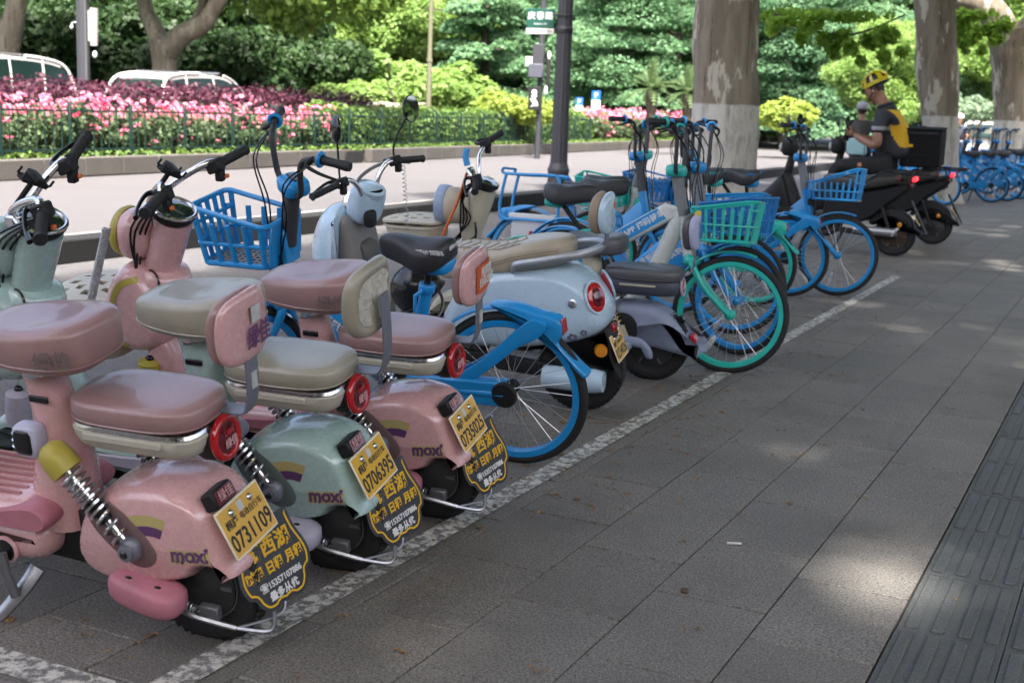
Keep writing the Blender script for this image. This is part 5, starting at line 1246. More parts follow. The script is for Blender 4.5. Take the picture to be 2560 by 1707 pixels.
# ---- pale blue retro scooter
def retro():
    T = thing('retro_scooter', 'pale blue retro electric scooter with beige quilted seat and round mirrors', 'electric scooter', (-2.40, 5.74, 0), (-R_(8), 0, math.pi - R_(-8)))
    scooter_wheel(T, 0, .215, .05, .62); scooter_wheel(T, 1.38, .21, .048, .62)
    body = MB().puff(pts([(.70, .42), (.60, .60), (.45, .70), (.25, .735), (.08, .735), (-.03, .69), (-.115, .60), (-.15, .50), (-.125, .435), (-.04, .385), (.10, .345), (.3, .31), (.5, .30), (.64, .32)]), .165, [(0, 0), (.35, .002), (.6, .008), (.8, .022), (.92, .042), (1, .07)]).put('body', SKY, T)
    MB().puff(pts([(.30, .30), (.30, .355), (.1, .375), (-.06, .42), (-.135, .455), (-.17, .40), (-.185, .30), (-.215, .20), (-.205, .17), (-.15, .24), (-.09, .33), (.0, .39), (.1, .36), (.2, .30)]), .075, SOFT).put('rear_fender', BLK, T)
    # round red tail lamps on both flanks, lock, turn signals
    from mathutils.bvhtree import BVHTree
    bv = BVHTree.FromPolygons([v.co for v in body.data.vertices], [p.vertices for p in body.data.polygons])
    def onto(c, n):
        h = bv.ray_cast(Vector(c) + Vector(n) * .4, -Vector(n)); return (h[0], h[1]) if h[0] is not None else (Vector(c), Vector(n))
    for sy in (1, -1):
        c, nn = onto((-.06, sy * .085, .60), Vector((-.70, sy * .70, .15)).normalized()); n = (nn * (1 if nn.dot(Vector((-.7, sy * .7, .15))) > 0 else -1) + Vector((-.7, sy * .7, .15))).normalized()
        Q = n.to_track_quat('X', 'Z').to_matrix()
        lp = MB().sq(c + n * .002, (.020, .054, .074), .9, 1, 24, 14, Q).put('tail_lamp', RED, T)
        MB().sq(c + n * .014, (.016, .030, .048), .9, 1, 20, 12, Q).put('lamp_core', DRED, lp)
        rg = [c + n * .006 + Q @ Vector((0, .056 * math.cos(6.2832 * k / 32), .076 * math.sin(6.2832 * k / 32))) for k in range(32)]
        MB().tube(rg, .0065, 8, closed=True).put('lamp_rim', SKY, lp)
        tn = Vector((-.4, sy, 0)).normalized()
        MB().lathe([(.03, -.03), (.034, 0), (.028, .012), (.004, .018)], (-.12, sy * .092, .335), tn, n=20).put('turn_signal', AMB, T)
    c, nn = onto((.01, .10, .575), Vector((-.1, 1, .1)).normalized())
    MB().lathe([(.019, -.01), (.021, .004), (.013, .006)], c, (-.2, 1, .2), n=18).put('side_lock', CHR, T)
    for dx, dz, s in ((.02, .425, .022), (.085, .392, .016), (-.035, .455, .016)):
        m = MB()
        for k in range(5):
            a = 1.257 * k; c, nn = onto((dx + math.cos(a) * s * .75, .1, dz + math.sin(a) * s * .75), Vector((-.25, 1, -.3)).normalized()); m.lathe([(s * .48, 0), (s * .4, .0015)], c, (-.25, 1, -.3), n=10)
        m.put('flower_sticker', mat('flower_print', (.12, .13, .2), .5), body)
    MB().sq((.48, .150, .42), (.075, .012, .07), .6, .7, 20, 10).put('foot_peg_cover', mat('peg_blue', (.25, .36, .46), .5), body)
    # seat: two-up cushion with quilted front
    def sfn(x, y, z): return (x, y * (1 - .28 * max(0, x / .33) ** 1.5 - .12 * max(0, -x / .33) ** 2), z + .055 * max(0, -x) / .33 - .085 * max(0, x / .33) ** 1.6 * (1 if z < 0 else .55) - .03 * math.exp(-((x - .06) / .12) ** 2) * (1 if z > 0 else 0))
    st = MB().sq((.38, 0, .755), (.345, .155, .078), .5, .62, 40, 16, None, sfn).put('seat', BEIGE, T)
    bs_ = BVHTree.FromPolygons([v.co for v in st.data.vertices], [p.vertices for p in st.data.polygons])
    def top(x, y):
        h = bs_.ray_cast(Vector((x, y, 2)), Vector((0, 0, -1))); return h[0] + Vector((0, 0, .001)) if h[0] is not None else None
    m = MB()
    for i in range(7):
        x = .30 + .048 * i; q = [top(x + .05 * abs(t) - .02, t * .112) for t in (-1, -.8, -.5, -.25, 0, .25, .5, .8, 1)]; m.tube([p for p in q if p], .0024, 6)
    for t in (-1, 1): m.tube([p for p in [top(.28 + .36 * k / 12, t * (.112 - .035 * (k / 12) ** 2)) for k in range(13)] if p], .0036, 6)
    m.put('quilt_seam', SEAM, st)
    m = MB()
    def side(x, z):
        h = bs_.ray_cast(Vector((x, 1, z)), Vector((0, -1, 0))); return h[0] + Vector((0, .0012, 0)) if h[0] is not None else None
    for dz in (0, .012): m.tube([p for p in [side(x, z + dz) for x, z in ((.53, .69), (.47, .705), (.40, .735), (.32, .765), (.24, .785), (.16, .80), (.09, .805))] if p], .0028, 5)
    m.put('side_seam', SEAM, st)
    # silver grab rail and backrest
    gr_ = MB().tube(smooth([(.30, .150, .715), (.285, .165, .745), (.16, .172, .775), (.0, .150, .81), (-.075, .08, .825), (-.095, 0, .83), (-.075, -.08, .825), (.0, -.150, .81), (.16, -.172, .775), (.28, -.165, .745)], 5), .0145, 10, flat=((0, 0, 1), 1.5)).put('grab_rail', ALU if False else mat('silver_paint', (.38, .40, .42), .35, .7, dirt=.2), T)
    bs = MB().tube(smooth([(-.06, 0, .81), (-.10, 0, .835), (-.115, 0, .88), (-.11, 0, .96)], 4), .009, 8, flat=((0, 1, 0), 3.2)).put('backrest', ALU, T)
    pr = [(p.x, p.y) for p in smooth([(-.06, -.085, 0), (.06, -.085, 0), (.105, -.03, 0), (.10, .05, 0), (.05, .1, 0), (-.05, .1, 0), (-.10, .05, 0), (-.105, -.03, 0)], 4, True)]
    for nm, x0, w, m_ in (('pad', -.085, .026, mat('brown_pad', (.32, .24, .17), .5)), ('shell', -.125, .020, SKY)):
        mb = MB().puff(pr, w, [(0, 0), (.5, .003), (.85, .012), (1, .025)], ax='yz'); mb.v = [(x0 + p[0] + p[1] ** 2 * 1.5, p[1], p[2] + .985) for p in mb.v]; mb.put(nm, m_, bs)
    MB().box((-.1385, -.035, 1.02), (.001, .03, .014)).put('red_label', STICK, bs)
    # floor, leg shield, front
    MB().puff(pts([(.62, .30), (.66, .36), (1.05, .35), (1.12, .30), (1.05, .22), (.66, .20)]), .15, SOFT).put('floor_board', SGREY, T)
    D = .16
    MB().puff(pts([(.92 + D, .30), (.90 + D, .42), (.945 + D, .62), (1.0 + D, .86), (1.06 + D, .92), (1.10 + D, .86), (1.12 + D, .6), (1.10 + D, .4), (1.03 + D, .28)]), .15, [(0, 0), (.5, .004), (.8, .012), (1, .03)], fn=lambda x, y, z: (x - .9 * y * y * 1.2, y * (1 + .12 * (z < .5)), z)).put('leg_shield', SGREY, T)
    MB().puff(pts([(1.05 + D, .30), (1.05 + D, .5), (1.06 + D, .70), (1.05 + D, .90), (1.10 + D, .96), (1.19 + D, .92), (1.255 + D, .78), (1.26 + D, .66), (1.22 + D, .55), (1.15 + D, .45), (1.14 + D, .3)]), .19, [(0, 0), (.3, .004), (.6, .018), (.85, .045), (1, .075)], fn=lambda x, y, z: (x - 1.4 * y * y, y, z)).put('front_shell', SKY, T)
    MB().box((.928 + D, .035, .66), (.002, .022, .055), Matrix.Rotation(.22, 3, 'Y')).put('green_label', GREENL, T)
    MB().puff(pts([(.93 + D, .50), (.93 + D, .72), (.97 + D, .78), (1.0 + D, .72), (.98 + D, .5)]), .085, SOFT, y=0).put('glove_box', mat('dark_grey_plastic', (.10, .095, .09), .5), T)
    MB().puff(pts([(1.02 + D, .33), (1.08 + D, .43), (1.22 + D, .475), (1.38 + D, .42), (1.44 + D, .28), (1.40 + D, .27), (1.32 + D, .37), (1.1 + D, .36)]), .085, SOFT).put('front_fender', SKY, T)
    for sy in (1, -1): MB().tube([(1.12 + D, sy * .07, .48), (1.22 + D, sy * .07, .22)], .016, 10).put('fork_leg', STEEL, T)
    hd = MB().sq((1.13, 0, .965), (.075, .095, .105), .6, .75, 26, 14, Matrix.Rotation(-.3, 3, 'Y') @ Matrix.Rotation(-.35, 3, 'Z')).put('head_cowl', SKY, T)
    up = (-.42, .12, 1)
    MB().lathe([(.074, -.03), (.080, .0), (.074, .006)], (1.095, .01, 1.045), up, n=30).put('instrument_rim', SKY, hd)
    MB().lathe([(.068, .004), (.05, .009), (.004, .011)], (1.095, .01, 1.045), up, n=30).put('instrument_glass', BLKG, hd)
    MB().sq((1.085, .055, .90), (.028, .035, .045), .6, .6, 20, 12).put('cable_gap', BLK, hd)
    MB().lathe([(.07, 0), (.075, .03), (.06, .05)], (1.19, -.03, .95), (1, -.3, 0), n=26).put('headlamp', CHR, hd)
    st_ = Vector((1.13, 0, 1.0))
    for sy, i0, i1, b0, b1 in ((1, Vector((1.185, .195, 1.09)), Vector((1.26, .33, 1.05)), Vector((1.10, .06, .92)), Vector((1.12, .09, 1.05))), (-1, Vector((1.03, -.20, 1.150)), Vector((.955, -.34, 1.140)), Vector((1.12, -.06, .95)), Vector((1.10, -.09, 1.08)))):
        MB().tube(smooth([b0, b1, b1 + (i0 - b1) * .45 + Vector((0, 0, .035)), i0], 5), .0135, 10).put('handlebar', CHR, T)
        grip_set(T, i0, i1, sw=False, R=.0165)
    mirror(T, (1.05, -.185, 1.16), (1.045, -.19, 1.25), (.98, -.26, 1.405), Vector((-1, .18, .10)), .070)
    mirror(T, (1.18, .18, 1.10), (1.18, .185, 1.22), (1.175, .20, 1.36), Vector((-.75, -.65, -.05)), .068)
    m = MB(); helix(m, (1.02, -.23, 1.13), (1.01, -.235, .78), .010, .0018, 16, 8, 5); m.put('coiled_cable', CLEAR, T)
    MB().tube(smooth([(1.07, -.15, 1.15), (1.14, -.10, 1.12), (1.16, .02, 1.08), (1.13, .06, 1.03)], 5), .009, 8).put('brake_cable', mat('braided_cable', (.2, .2, .2), .4, var=.5, vscale=200), T)
    MB().lathe([(.055, -.05), (.06, .2), (.05, .25), (.02, .252)], (.10, .15, .20), (-1, 0, 0), n=22).put('motor_cover', SKY, T)
    MB().tube([(.02, .12, .20), (-.05, .125, .16)], .012, 8).put('axle_nut', GREYM, T)
    MB().puff(pts([(.6, .22), (.6, .28), (.1, .25), (-.03, .25), (-.03, .19), (.1, .18)]), .02, EDGE, y=.10).put('swing_arm', BLK, T)
    pl = licence_plate(T, (-.185, 0, .345), (.045, 0, .11), (0, -1, 0), '0234026', PLY)
    MB().box((-.155, 0, .43), (.012, .03, .022), b=.006).put('rear_reflector', RED, T)
    MB().tube([(.5, .12, .22), (.52, .16, .12), (.55, .2, .01)], .012, 8).put('kick_stand', BLK, T)
    return T
retro()
# open-face helmet hanging by the blue bicycle seat
hl = thing('helmet', 'black helmet with red lining hung behind the blue bicycle seat', 'helmet', (-3.0, 5.12, .60), (R_(-35), R_(20), R_(150)))
def hcut(mb, z):
    keep = [f for f in mb.f if sum(mb.v[i][2] for i in f) / len(f) > z]; mb.f = keep; return mb
hcut(MB().sq((0, 0, 0), (.135, .115, .125), 1, 1, 28, 18), -.05).put('shell', BLKG, hl)
hcut(MB().sq((0, 0, -.004), (.122, .103, .112), 1, 1, 28, 18), -.05).put('lining', mat('red_lining', (.20, .012, .015), .8), hl)
MB().torus((0, 0, -.047), .118, .010, ax=(0, 0, 1), n=30, k=8).put('edge_trim', BLK, hl)
MB().tube(smooth([(.02, .11, -.04), (.03, .09, -.13), (.03, 0, -.17), (.03, -.09, -.13), (.02, -.11, -.04)], 4), .006, 6, flat=((1, 0, 0), 2)).put('chin_strap', SGREY, hl)
# ---- ivory and lavender mini scooter
def lavender():
    T = thing('mini_scooter', 'ivory and lavender mini scooter with charcoal seats and round front box', 'electric scooter', (-2.36, 6.62, 0), (-R_(5), 0, math.pi - R_(-8)))
    scooter_wheel(T, 0, .205, .048, .62); scooter_wheel(T, 1.12, .20, .045)
    o = pts([(.315, .27), (.29, .38), (.19, .433), (.07, .44), (-.04, .425), (-.12, .37), (-.17, .31), (-.225, .24), (-.30, .215), (-.295, .19), (-.21, .185), (-.165, .205), (-.13, .265), (-.07, .29), (-.01, .25), (.04, .215), (.18, .215), (.29, .225)], 3)
    f = MB().puff(o, .105, RND).put('rear_fender', LAVB, T)
    for sy in (1, -1): MB().puff(pts([(.235, .25), (.245, .31), (.20, .375), (.12, .385), (.07, .34), (.065, .265), (.10, .245)]), .006, [(0, 0), (.8, .001), (1, .004)], y=sy * .102).put('wheel_opening_shade_patch', BLK, f)  # solid black patch painting in the dark hollow of the wheel opening
    for x, z in ((-.10, .33), (-.185, .235)): MB().add([(x, .09, z), (x - .04, .088, z + .006), (x - .035, .088, z - .04)], [(0, 1, 2)]).put('grey_fin', mat('fin_grey', (.16, .2, .26), .5), f)
    MB().box((-.158, 0, .352), (.02, .03, .02), Matrix.Rotation(.6, 3, 'Y'), b=.005).put('plate_light', BLKG, T)
    MB().box((-.232, .0, .255), (.012, .035, .025), Matrix.Rotation(.5, 3, 'Y'), b=.005).put('rear_reflector', RED, T)
    for sy in (1, -1):
        MB().puff(pts([(.34, .225), (.34, .275), (.10, .262), (.03, .25), (-.02, .20), (-.03, .15), (.005, .15), (.03, .19), (.06, .205)]), .022, SOFT, y=sy * .115).put('swing_arm', LAVB, T)
        MB().box((.17, sy * .14, .215), (.085, .035, .022), b=.008).put('foot_pad', LAVB, T)
        t, b = Vector((.255, sy * .12, .52)), Vector((.155, sy * .115, .295)); sh = MB().tube([t, b], .008, 8).put('shock_rod', CHR, T)
        m = MB(); helix(m, t + (b - t) * .05, t + (b - t) * .88, .024, .0055, 9); m.put('spring', mat('bronze_spring', (.35, .27, .14), .35, .9), sh)
        MB().sq(t + Vector((.01, sy * .01, .025)), (.037, .037, .037), 1, 1, 18, 12).put('shock_cap', LAVB, sh)
        MB().puff([(.135, .32), (.175, .32), (.195, .26), (.11, .26)], .01, EDGE, y=sy * .115).put('shock_mount', IVORY, sh)
    vinyl_seat(T, 'rear_seat', (.055, 0, .60), (.215, .125, .038), CHAR, PALES)
    bx = MB().sq((.055, 0, .535), (.205, .115, .05), .4, .45, 30, 12).put('seat_box', CHARB, T)
    MB().box((.07, .1145, .548), (.10, .004, .006), b=.002).put('pale_strip', IVORY, bx)
    tl = MB().lathe([(.04, -.03), (.05, -.02), (.052, 0)], (-.155, 0, .535), (-1, 0, .1), n=28).put('tail_light', CHARB, T)
    MB().torus((-.157, 0, .535), .048, .008, ax=(-1, 0, .1), n=30, k=8).put('light_ring', LAV, tl)
    MB().lathe([(.042, 0), (.03, .006), (.003, .008)], (-.157, 0, .535), (-1, 0, .1), n=26).put('lens', RED, tl)
    MB().puff([(-.03, -.012), (0, .02), (.03, -.012), (.022, -.02), (0, .004), (-.022, -.02)], .0012, [(0, 0), (1, 0)], ax='yz').put('arrow_mark', WHT, tl); T.children[-1]
    for q in tl.children:
        if q.name.startswith('arrow_mark'): q.location = (-.168, 0, .545)
    br = MB().tube(smooth([(-.10, 0, .60), (-.17, 0, .60), (-.205, 0, .63), (-.215, 0, .70), (-.21, 0, .82)], 5), .0055, 8, flat=((0, 1, 0), 4.6)).put('backrest', STEEL, T)
    pr = [(p.x, p.y) for p in smooth([(-.05, -.088, 0), (.05, -.088, 0), (.085, -.03, 0), (.095, .04, 0), (.06, .095, 0), (-.06, .095, 0), (-.095, .04, 0), (-.085, -.03, 0)], 4, True)]
    for nm, x0, w, m_ in (('pad', -.185, .022, CHAR), ('shell', -.218, .018, mat('lilac_shell', (.42, .44, .62), .4, dirt=.3))):
        mb = MB().puff(pr, w, [(0, 0), (.5, .003), (.85, .012), (1, .022)], ax='yz'); mb.v = [(x0 + p[0] + p[1] ** 2 * 1.8, p[1], p[2] + .835) for p in mb.v]; mb.put(nm, m_, br)
    text('shell_print', '023\n共享', .05, BLU, br, (-.238, -.035, .84), (0, -1, 0), (0, 0, 1), bold=.0012)
    MB().box((-.22, -.01, .935), (.012, .035, .012), b=.003).put('yellow_tab', mat('tab_yellow', (.7, .5, .02), .5), br)
    # ivory spine, front seat
    sp = MB().tube(smooth([(.36, 0, .70), (.355, 0, .62), (.36, 0, .52), (.40, 0, .40), (.46, 0, .30)], 5), [.05, .055, .065, .075, .085], 22).put('seat_tower', IVORY, T)
    MB().puff(pts([(.38, .56), (.30, .56), (.16, .50), (.16, .46), (.3, .46), (.38, .48)]), .05, SOFT).put('rear_arm', IVORY, T)
    MB().box((.355, .057, .57), (.016, .003, .016)).put('sticker', PALE, sp)
    vinyl_seat(T, 'front_seat', (.335, 0, .745), (.175, .14, .055), CHAR, PALES, fn=lambda x, y, z: (x, y * (1 - .22 * max(0, x / .17)), z - .015 * max(0, z / .05) * math.exp(-((x - .03) / .08) ** 2)))
    MB().puff(pts([(.40, .30), (.46, .36), (.95, .36), (1.0, .42), (1.04, .36), (.95, .27), (.5, .23)]), .14, SOFT).put('floor_board', IVORY, T)
    MB().puff(pts([(.95, .32), (.96, .52), (1.02, .66), (1.12, .66), (1.16, .5), (1.1, .35)]), .12, RND).put('front_shield', IVORY, T)
    c0, c1 = Vector((1.07, 0, .74)), Vector((.985, 0, 1.0))
    MB().tube([c0 + (c0 - c1) * .5, c0, c1], [.064, .06, .068], 22).put('steering_column', IVORY, T)
    lm = MB().lathe([(.03, -.10), (.075, -.085), (.10, -.04), (.105, .03), (.105, .05)], (1.155, 0, .90), (1, 0, .05), n=30).put('headlamp', IVORY, T)
    MB().lathe([(.108, .045), (.112, .06), (.11, .10), (.09, .105)], (1.155, 0, .90), (1, 0, .05), n=30).put('lamp_rim', mat('lilac_rim', (.28, .36, .52), .4), lm)
    ds = MB().lathe([(.05, -.03), (.078, 0), (.078, .02)], c1 + Vector((0, 0, .03)), (-.4, 0, 1), n=28).put('dashboard', BLK, T)
    MB().lathe([(.07, 0), (.003, .006)], c1 + Vector((0, 0, .03)) + Vector((-.4, 0, 1)).normalized() * .02, (-.4, 0, 1), n=26).put('dial_glass', GLASS, ds)
    MB().box(c1 + Vector((-.02, -.02, .062)), (.022, .03, .001), Matrix.Rotation(-.38, 3, 'Y')).put('sticker', PALE, ds)
    st_ = Vector((1.03, 0, 1.05))
    for sy, i0, i1 in ((1, (.985, .15, 1.065), (.955, .25, 1.02)), (-1, (1.03, -.17, 1.245), (1.0, -.31, 1.285))):
        MB().tube(smooth([st_ + Vector((0, sy * .03, -.05)), st_ + Vector((.01, sy * .05, .06)), st_ + Vector((.02, sy * .09, .13 if sy < 0 else .06)), i0], 5), .013, 10).put('handlebar', CHR, T)
        grip_set(T, i0, i1, sw=False)
    MB().tube(smooth([(1.06, .09, 1.10), (1.10, .12, .95), (1.16, .15, .80), (1.20, .15, .70)], 4), .006, 6, flat=((0, 1, .3), 2.6)).put('orange_strap', ORG, T)
    MB().tube(smooth([(1.06, .08, 1.14), (1.075, .07, 1.19), (1.07, .06, 1.23)], 3), .009, 6, flat=((1, 0, 0), 2.2)).put('blue_tie', BLU, T)
    cb = MB()
    for k in range(4): cb.tube(smooth([(1.0, .12, 1.06), (1.08, .10, 1.0 - .02 * k), (1.10 - .02 * k, .085, .84), (1.09 + .02 * k, .08, .70), (1.02, .07, .68 + .02 * k), (1.02, .06, .82)], 6), .0045, 6)
    cb.put('brake_cable', BLKG, T)
    basket_box(T, (1.40, 0, .69), (.175, .16, .10), IVORY)
    MB().puff(pts([(.98, .30), (1.02, .38), (1.12, .42), (1.25, .38), (1.31, .28), (1.27, .27), (1.19, .33), (1.05, .32)]), .08, SOFT).put('front_fender', IVORY, T)
    MB().tube([(.5, .11, .22), (.52, .15, .12), (.56, .2, .01)], .012, 8).put('kick_stand', STEEL, T)
lavender()
# ---- black e-scooters
DKB = mat('matt_black_panel', (.010, .0105, .012), .42, spec=.3, dirt=.15)
DKS = mat('dark_seat', (.035, .033, .031), .45, bump=.1, bscale=200)
def cargo_scooter(name, label, loc, deg, lean, box=False, muffler=False, steer=0):
    T = thing(name, label, 'electric scooter', (loc[0], loc[1], 0), (-R_(lean), 0, math.pi - R_(deg)), 'black electric scooters at the end of the row')
    scooter_wheel(T, 0, .225, .05, .6, mat('rusty_hub', (.08, .05, .035), .6, .4) if muffler else None); scooter_wheel(T, 1.32, .225, .048, .6)
    MB().puff(pts([(.78, .36), (.76, .62), (.66, .70), (.30, .72), (-.02, .80), (-.12, .82), (-.16, .77), (-.08, .68), (.08, .56), (.2, .44), (.35, .36), (.6, .32)]), .14, [(0, 0), (.5, .003), (.8, .014), (1, .035)]).put('body', DKB, T)
    MB().puff(pts([(.28, .36), (.22, .46), (.10, .53), (-.04, .52), (-.16, .44), (-.22, .33), (-.30, .27), (-.29, .245), (-.20, .27), (-.12, .36), (0, .42), (.12, .40), (.22, .33)]), .075, SOFT).put('rear_fender', BLK, T)
    st = MB().sq((.40, 0, .80), (.42, .145, .075), .5, .55, 34, 14, None, lambda x, y, z: (x, y * (1 - .25 * max(0, x / .4)), z + .05 * max(0, -x / .4) - .02 * math.exp(-(x / .15) ** 2))).put('seat', DKS, T)
    rk = MB()
    for sy in (1, -1):
        rk.tube(smooth([(.34, sy * .13, .80), (.20, sy * .15, .90), (.0, sy * .15, .925), (-.34, sy * .13, .925)], 3), .011, 8).tube([(.36, sy * .13, .79), (-.20, sy * .12, .83)], .009, 8).tube([(-.1, sy * .14, .925), (-.16, sy * .12, .76)], .009, 8)
    for x in (.05, -.15, -.34): rk.tube([(x, -.14, .925), (x, .14, .925)], .009, 8)
    rk.put('rear_rack', BLK, T)
    MB().box((-.175, 0, .855), (.02, .075, .022), b=.008).put('tail_light', mat('lit_tail', (.6, .01, .02), .3, emit=((1, .02, .03), 1.0 if muffler else .02)), T)
    MB().puff(pts([(1.04, .28), (1.02, .42), (1.10, .62), (1.20, .86), (1.27, .88), (1.34, .78), (1.50, .60), (1.52, .42), (1.42, .30), (1.24, .36), (1.14, .28)]), .16, [(0, 0), (.4, .004), (.75, .018), (.92, .04), (1, .065)]).put('front_shield', DKB, T)
    MB().puff(pts([(1.21, .86), (1.30, .80), (1.50, .60), (1.47, .57), (1.27, .78)]), .10, EDGE).put('shield_gloss', BLKG, T)
    MB().puff(pts([(.70, .26), (.72, .34), (1.06, .34), (1.06, .26), (.95, .22)]), .15, SOFT).put('floor_board', BLK, T)
    MB().tube([(1.24, 0, .80), (1.17, 0, 1.12)], [.05, .04], 14).put('steering_column', BLK, T)
    MB().sq((1.22, 0, 1.14), (.09, .10, .10), .6, .7, 22, 12).put('head_cowl', DKB, T)
    MB().lathe([(.05, 0), (.055, .03), (.04, .045)], (1.29, 0, 1.13), (1, 0, 0), n=20).put('headlamp', PALE, T)
    for sy in (1, -1):
        i0, i1 = (1.16, sy * .20, 1.25), (1.09, sy * .34, 1.24)
        MB().tube(smooth([(1.18, sy * .03, 1.15), (1.19, sy * .08, 1.22), i0], 4), .012, 8).put('handlebar', BLK, T)
        grip_set(T, i0, i1, sw=False)
        mirror(T, (1.17, sy * .17, 1.27), (1.18, sy * .2, 1.34), (1.18, sy * .24, 1.44), Vector((-1, -sy * .2, 0)), .06)
    ph = MB().box((1.10, .02, 1.40), (.01, .045, .08), Matrix.Rotation(-.5, 3, 'Y'), b=.004).tube([(1.17, 0, 1.22), (1.12, .02, 1.36)], .012, 8).put('phone_holder', BLK, T)
    for sy in (1, -1):
        MB().tube([(.16, sy * .115, .60), (.02, sy * .115, .24)], .02, 10).put('shock', BLK, T)
        MB().tube([(1.24, sy * .08, .42), (1.32, sy * .08, .225)], .018, 8).put('fork_leg', BLK, T)
        MB().lathe([(.028, 0), (.024, .02), (.004, .025)], (-.06, sy * .085, .36), (-.3, sy, 0), n=16).put('turn_signal', AMB, T)
    MB().puff(pts([(1.05, .34), (1.14, .44), (1.32, .49), (1.48, .43), (1.56, .30), (1.52, .29), (1.42, .39), (1.2, .38)]), .08, SOFT).put('front_fender', DKB, T)
    if muffler:
        mf = MB().tube([(.42, .15, .29), (.0, .16, .28), (-.05, .16, .285)], [.045, .05, .046], 14).put('muffler_box', STEEL, T)
        MB().box((-.03, .165, .29), (.014, .05, .055), Matrix.Rotation(-.6, 3, 'Y'), b=.006).put('muffler_end', mat('bright_end', (.75, .75, .76), .25, .8), mf)
    licence_plate(T, (-.235, 0, .42), (.10, 0, .15), (0, -1, 0), '1652838' if muffler else '2740951', PLY)
    MB().puff([(-.16, .62), (-.14, .62), (-.31, .30), (-.34, .27)], .05, EDGE).put('mud_flap', BLK, T)
    MB().puff([(.6, .24), (.6, .30), (.06, .255), (-.03, .25), (-.03, .2), (.06, .195)], .018, EDGE, y=.105).put('swing_arm', BLK, T)
    MB().tube([(.55, .12, .24), (.60, .17, .12), (.63, .22, .012)], [.018, .015, .02], 8).put('kick_stand', BLK, T)
    if box:
        b = MB().box((.20, 0, 1.165), (.235, .22, .225), b=.022).put('delivery_box', mat('black_nylon', (.009, .0095, .011), .8, spec=.2, bump=.3, bscale=150), T)
        MB().box((.20, 0, 1.395), (.24, .225, .012), b=.008).put('box_lid', MATS['black_nylon'], b)
        MB().tube([(.42, .2275, 1.35), (.0, .2275, 1.35)], .007, 6, flat=((0, 0, 1), 3)).put('zip_flap', BLK, b)
        MB().box((.34, .223, 1.20), (.055, .003, .016), b=.002).put('yellow_tag', mat('tag_bright', (.75, .42, .02), .5), b)
        MB().tube(smooth([(.33, .226, 1.0), (.32, .226, 1.08), (.10, .226, 1.08), (.08, .226, 1.0)], 3), .006, 6).put('pocket_piping', BLK, b)
        MB().tube([(.435, .19, 1.36), (.44, .19, .97)], .006, 6, flat=((0, 1, 0), 3)).put('pale_piping', PALE, b)
        MB().puff([(.30, .90), (.02, .90), (.20, .50), (.30, .52)], .06, EDGE).put('box_support', BLK, T)
        MB().tube(smooth([(-.20, 0, .42), (-.26, 0, .34), (-.30, 0, .24)], 3), .006, 6, flat=((0, 1, 0), 6)).put('rubber_flap', BLK, T)
    return T
cargo_scooter('cargo_scooter', 'big black electric scooter with grey seat, rack and silver side box', (-2.45, 14.58), 0, 4, muffler=True)
cargo_scooter('cargo_scooter', 'black delivery scooter carrying a square black box behind its rider', (-2.31, 16.43), 0, 3, box=True)
# ================================================================== people
SKIN = mat('skin', (.30, .155, .10), .5)
HAIR = mat('black_hair', (.012, .011, .011), .6)
SHIRT = mat('charcoal_shirt', (.028, .031, .040), .75, var=.2, vscale=9, bump=.25, bscale=30)
YSH = mat('yellow_shirt_panel', (.62, .37, .01), .7, bump=.25, bscale=30)
PANT = mat('black_trousers', (.012, .012, .013), .8, bump=.3, bscale=25)
HELY = mat('yellow_helmet', (.55, .46, .01), .22, coat=.6)
SHOE = mat('dark_shoes', (.03, .03, .033), .6)
REFT = mat('grey_reflective_band', (.33, .34, .36), .45)
def skin_body(name, chains, m, parent, sub=2, ang=180):
    """chains: lists of (x,y,z,r); all start at an existing vertex or the first one (root)"""
    V = []; E = []; Rr = []
    def vid(p):
        for i, q in enumerate(V):
            if (Vector(q) - Vector(p[:3])).length < 1e-4: return i
        V.append(tuple(p[:3])); Rr.append(p[3]); return len(V) - 1
    for ch in chains:
        ids = [vid(p) for p in ch]
        E += [(a, b) for a, b in zip(ids, ids[1:])]
    me = bpy.data.meshes.new(name); me.from_pydata(V, E, []); o = bpy.data.objects.new(name, me); COL.objects.link(o)
    md = o.modifiers.new('skin', 'SKIN'); md.use_smooth_shade = True
    for i, sv in enumerate(me.skin_vertices[0].data):
        r = Rr[i]; sv.radius = r if hasattr(r, '__len__') else (r, r); sv.use_root = (i == 0)
    sb = o.modifiers.new('sub', 'SUBSURF'); sb.levels = sub; sb.render_levels = sub
    dg = bpy.context.evaluated_depsgraph_get(); dg.update()
    m2 = bpy.data.meshes.new_from_object(o.evaluated_get(dg)); bpy.data.objects.remove(o); bpy.data.meshes.remove(me)
    m2.materials.clear(); m2.materials.append(m); m2.polygons.foreach_set('use_smooth', [True] * len(m2.polygons)); m2.name = name
    return link(name, m2, parent)
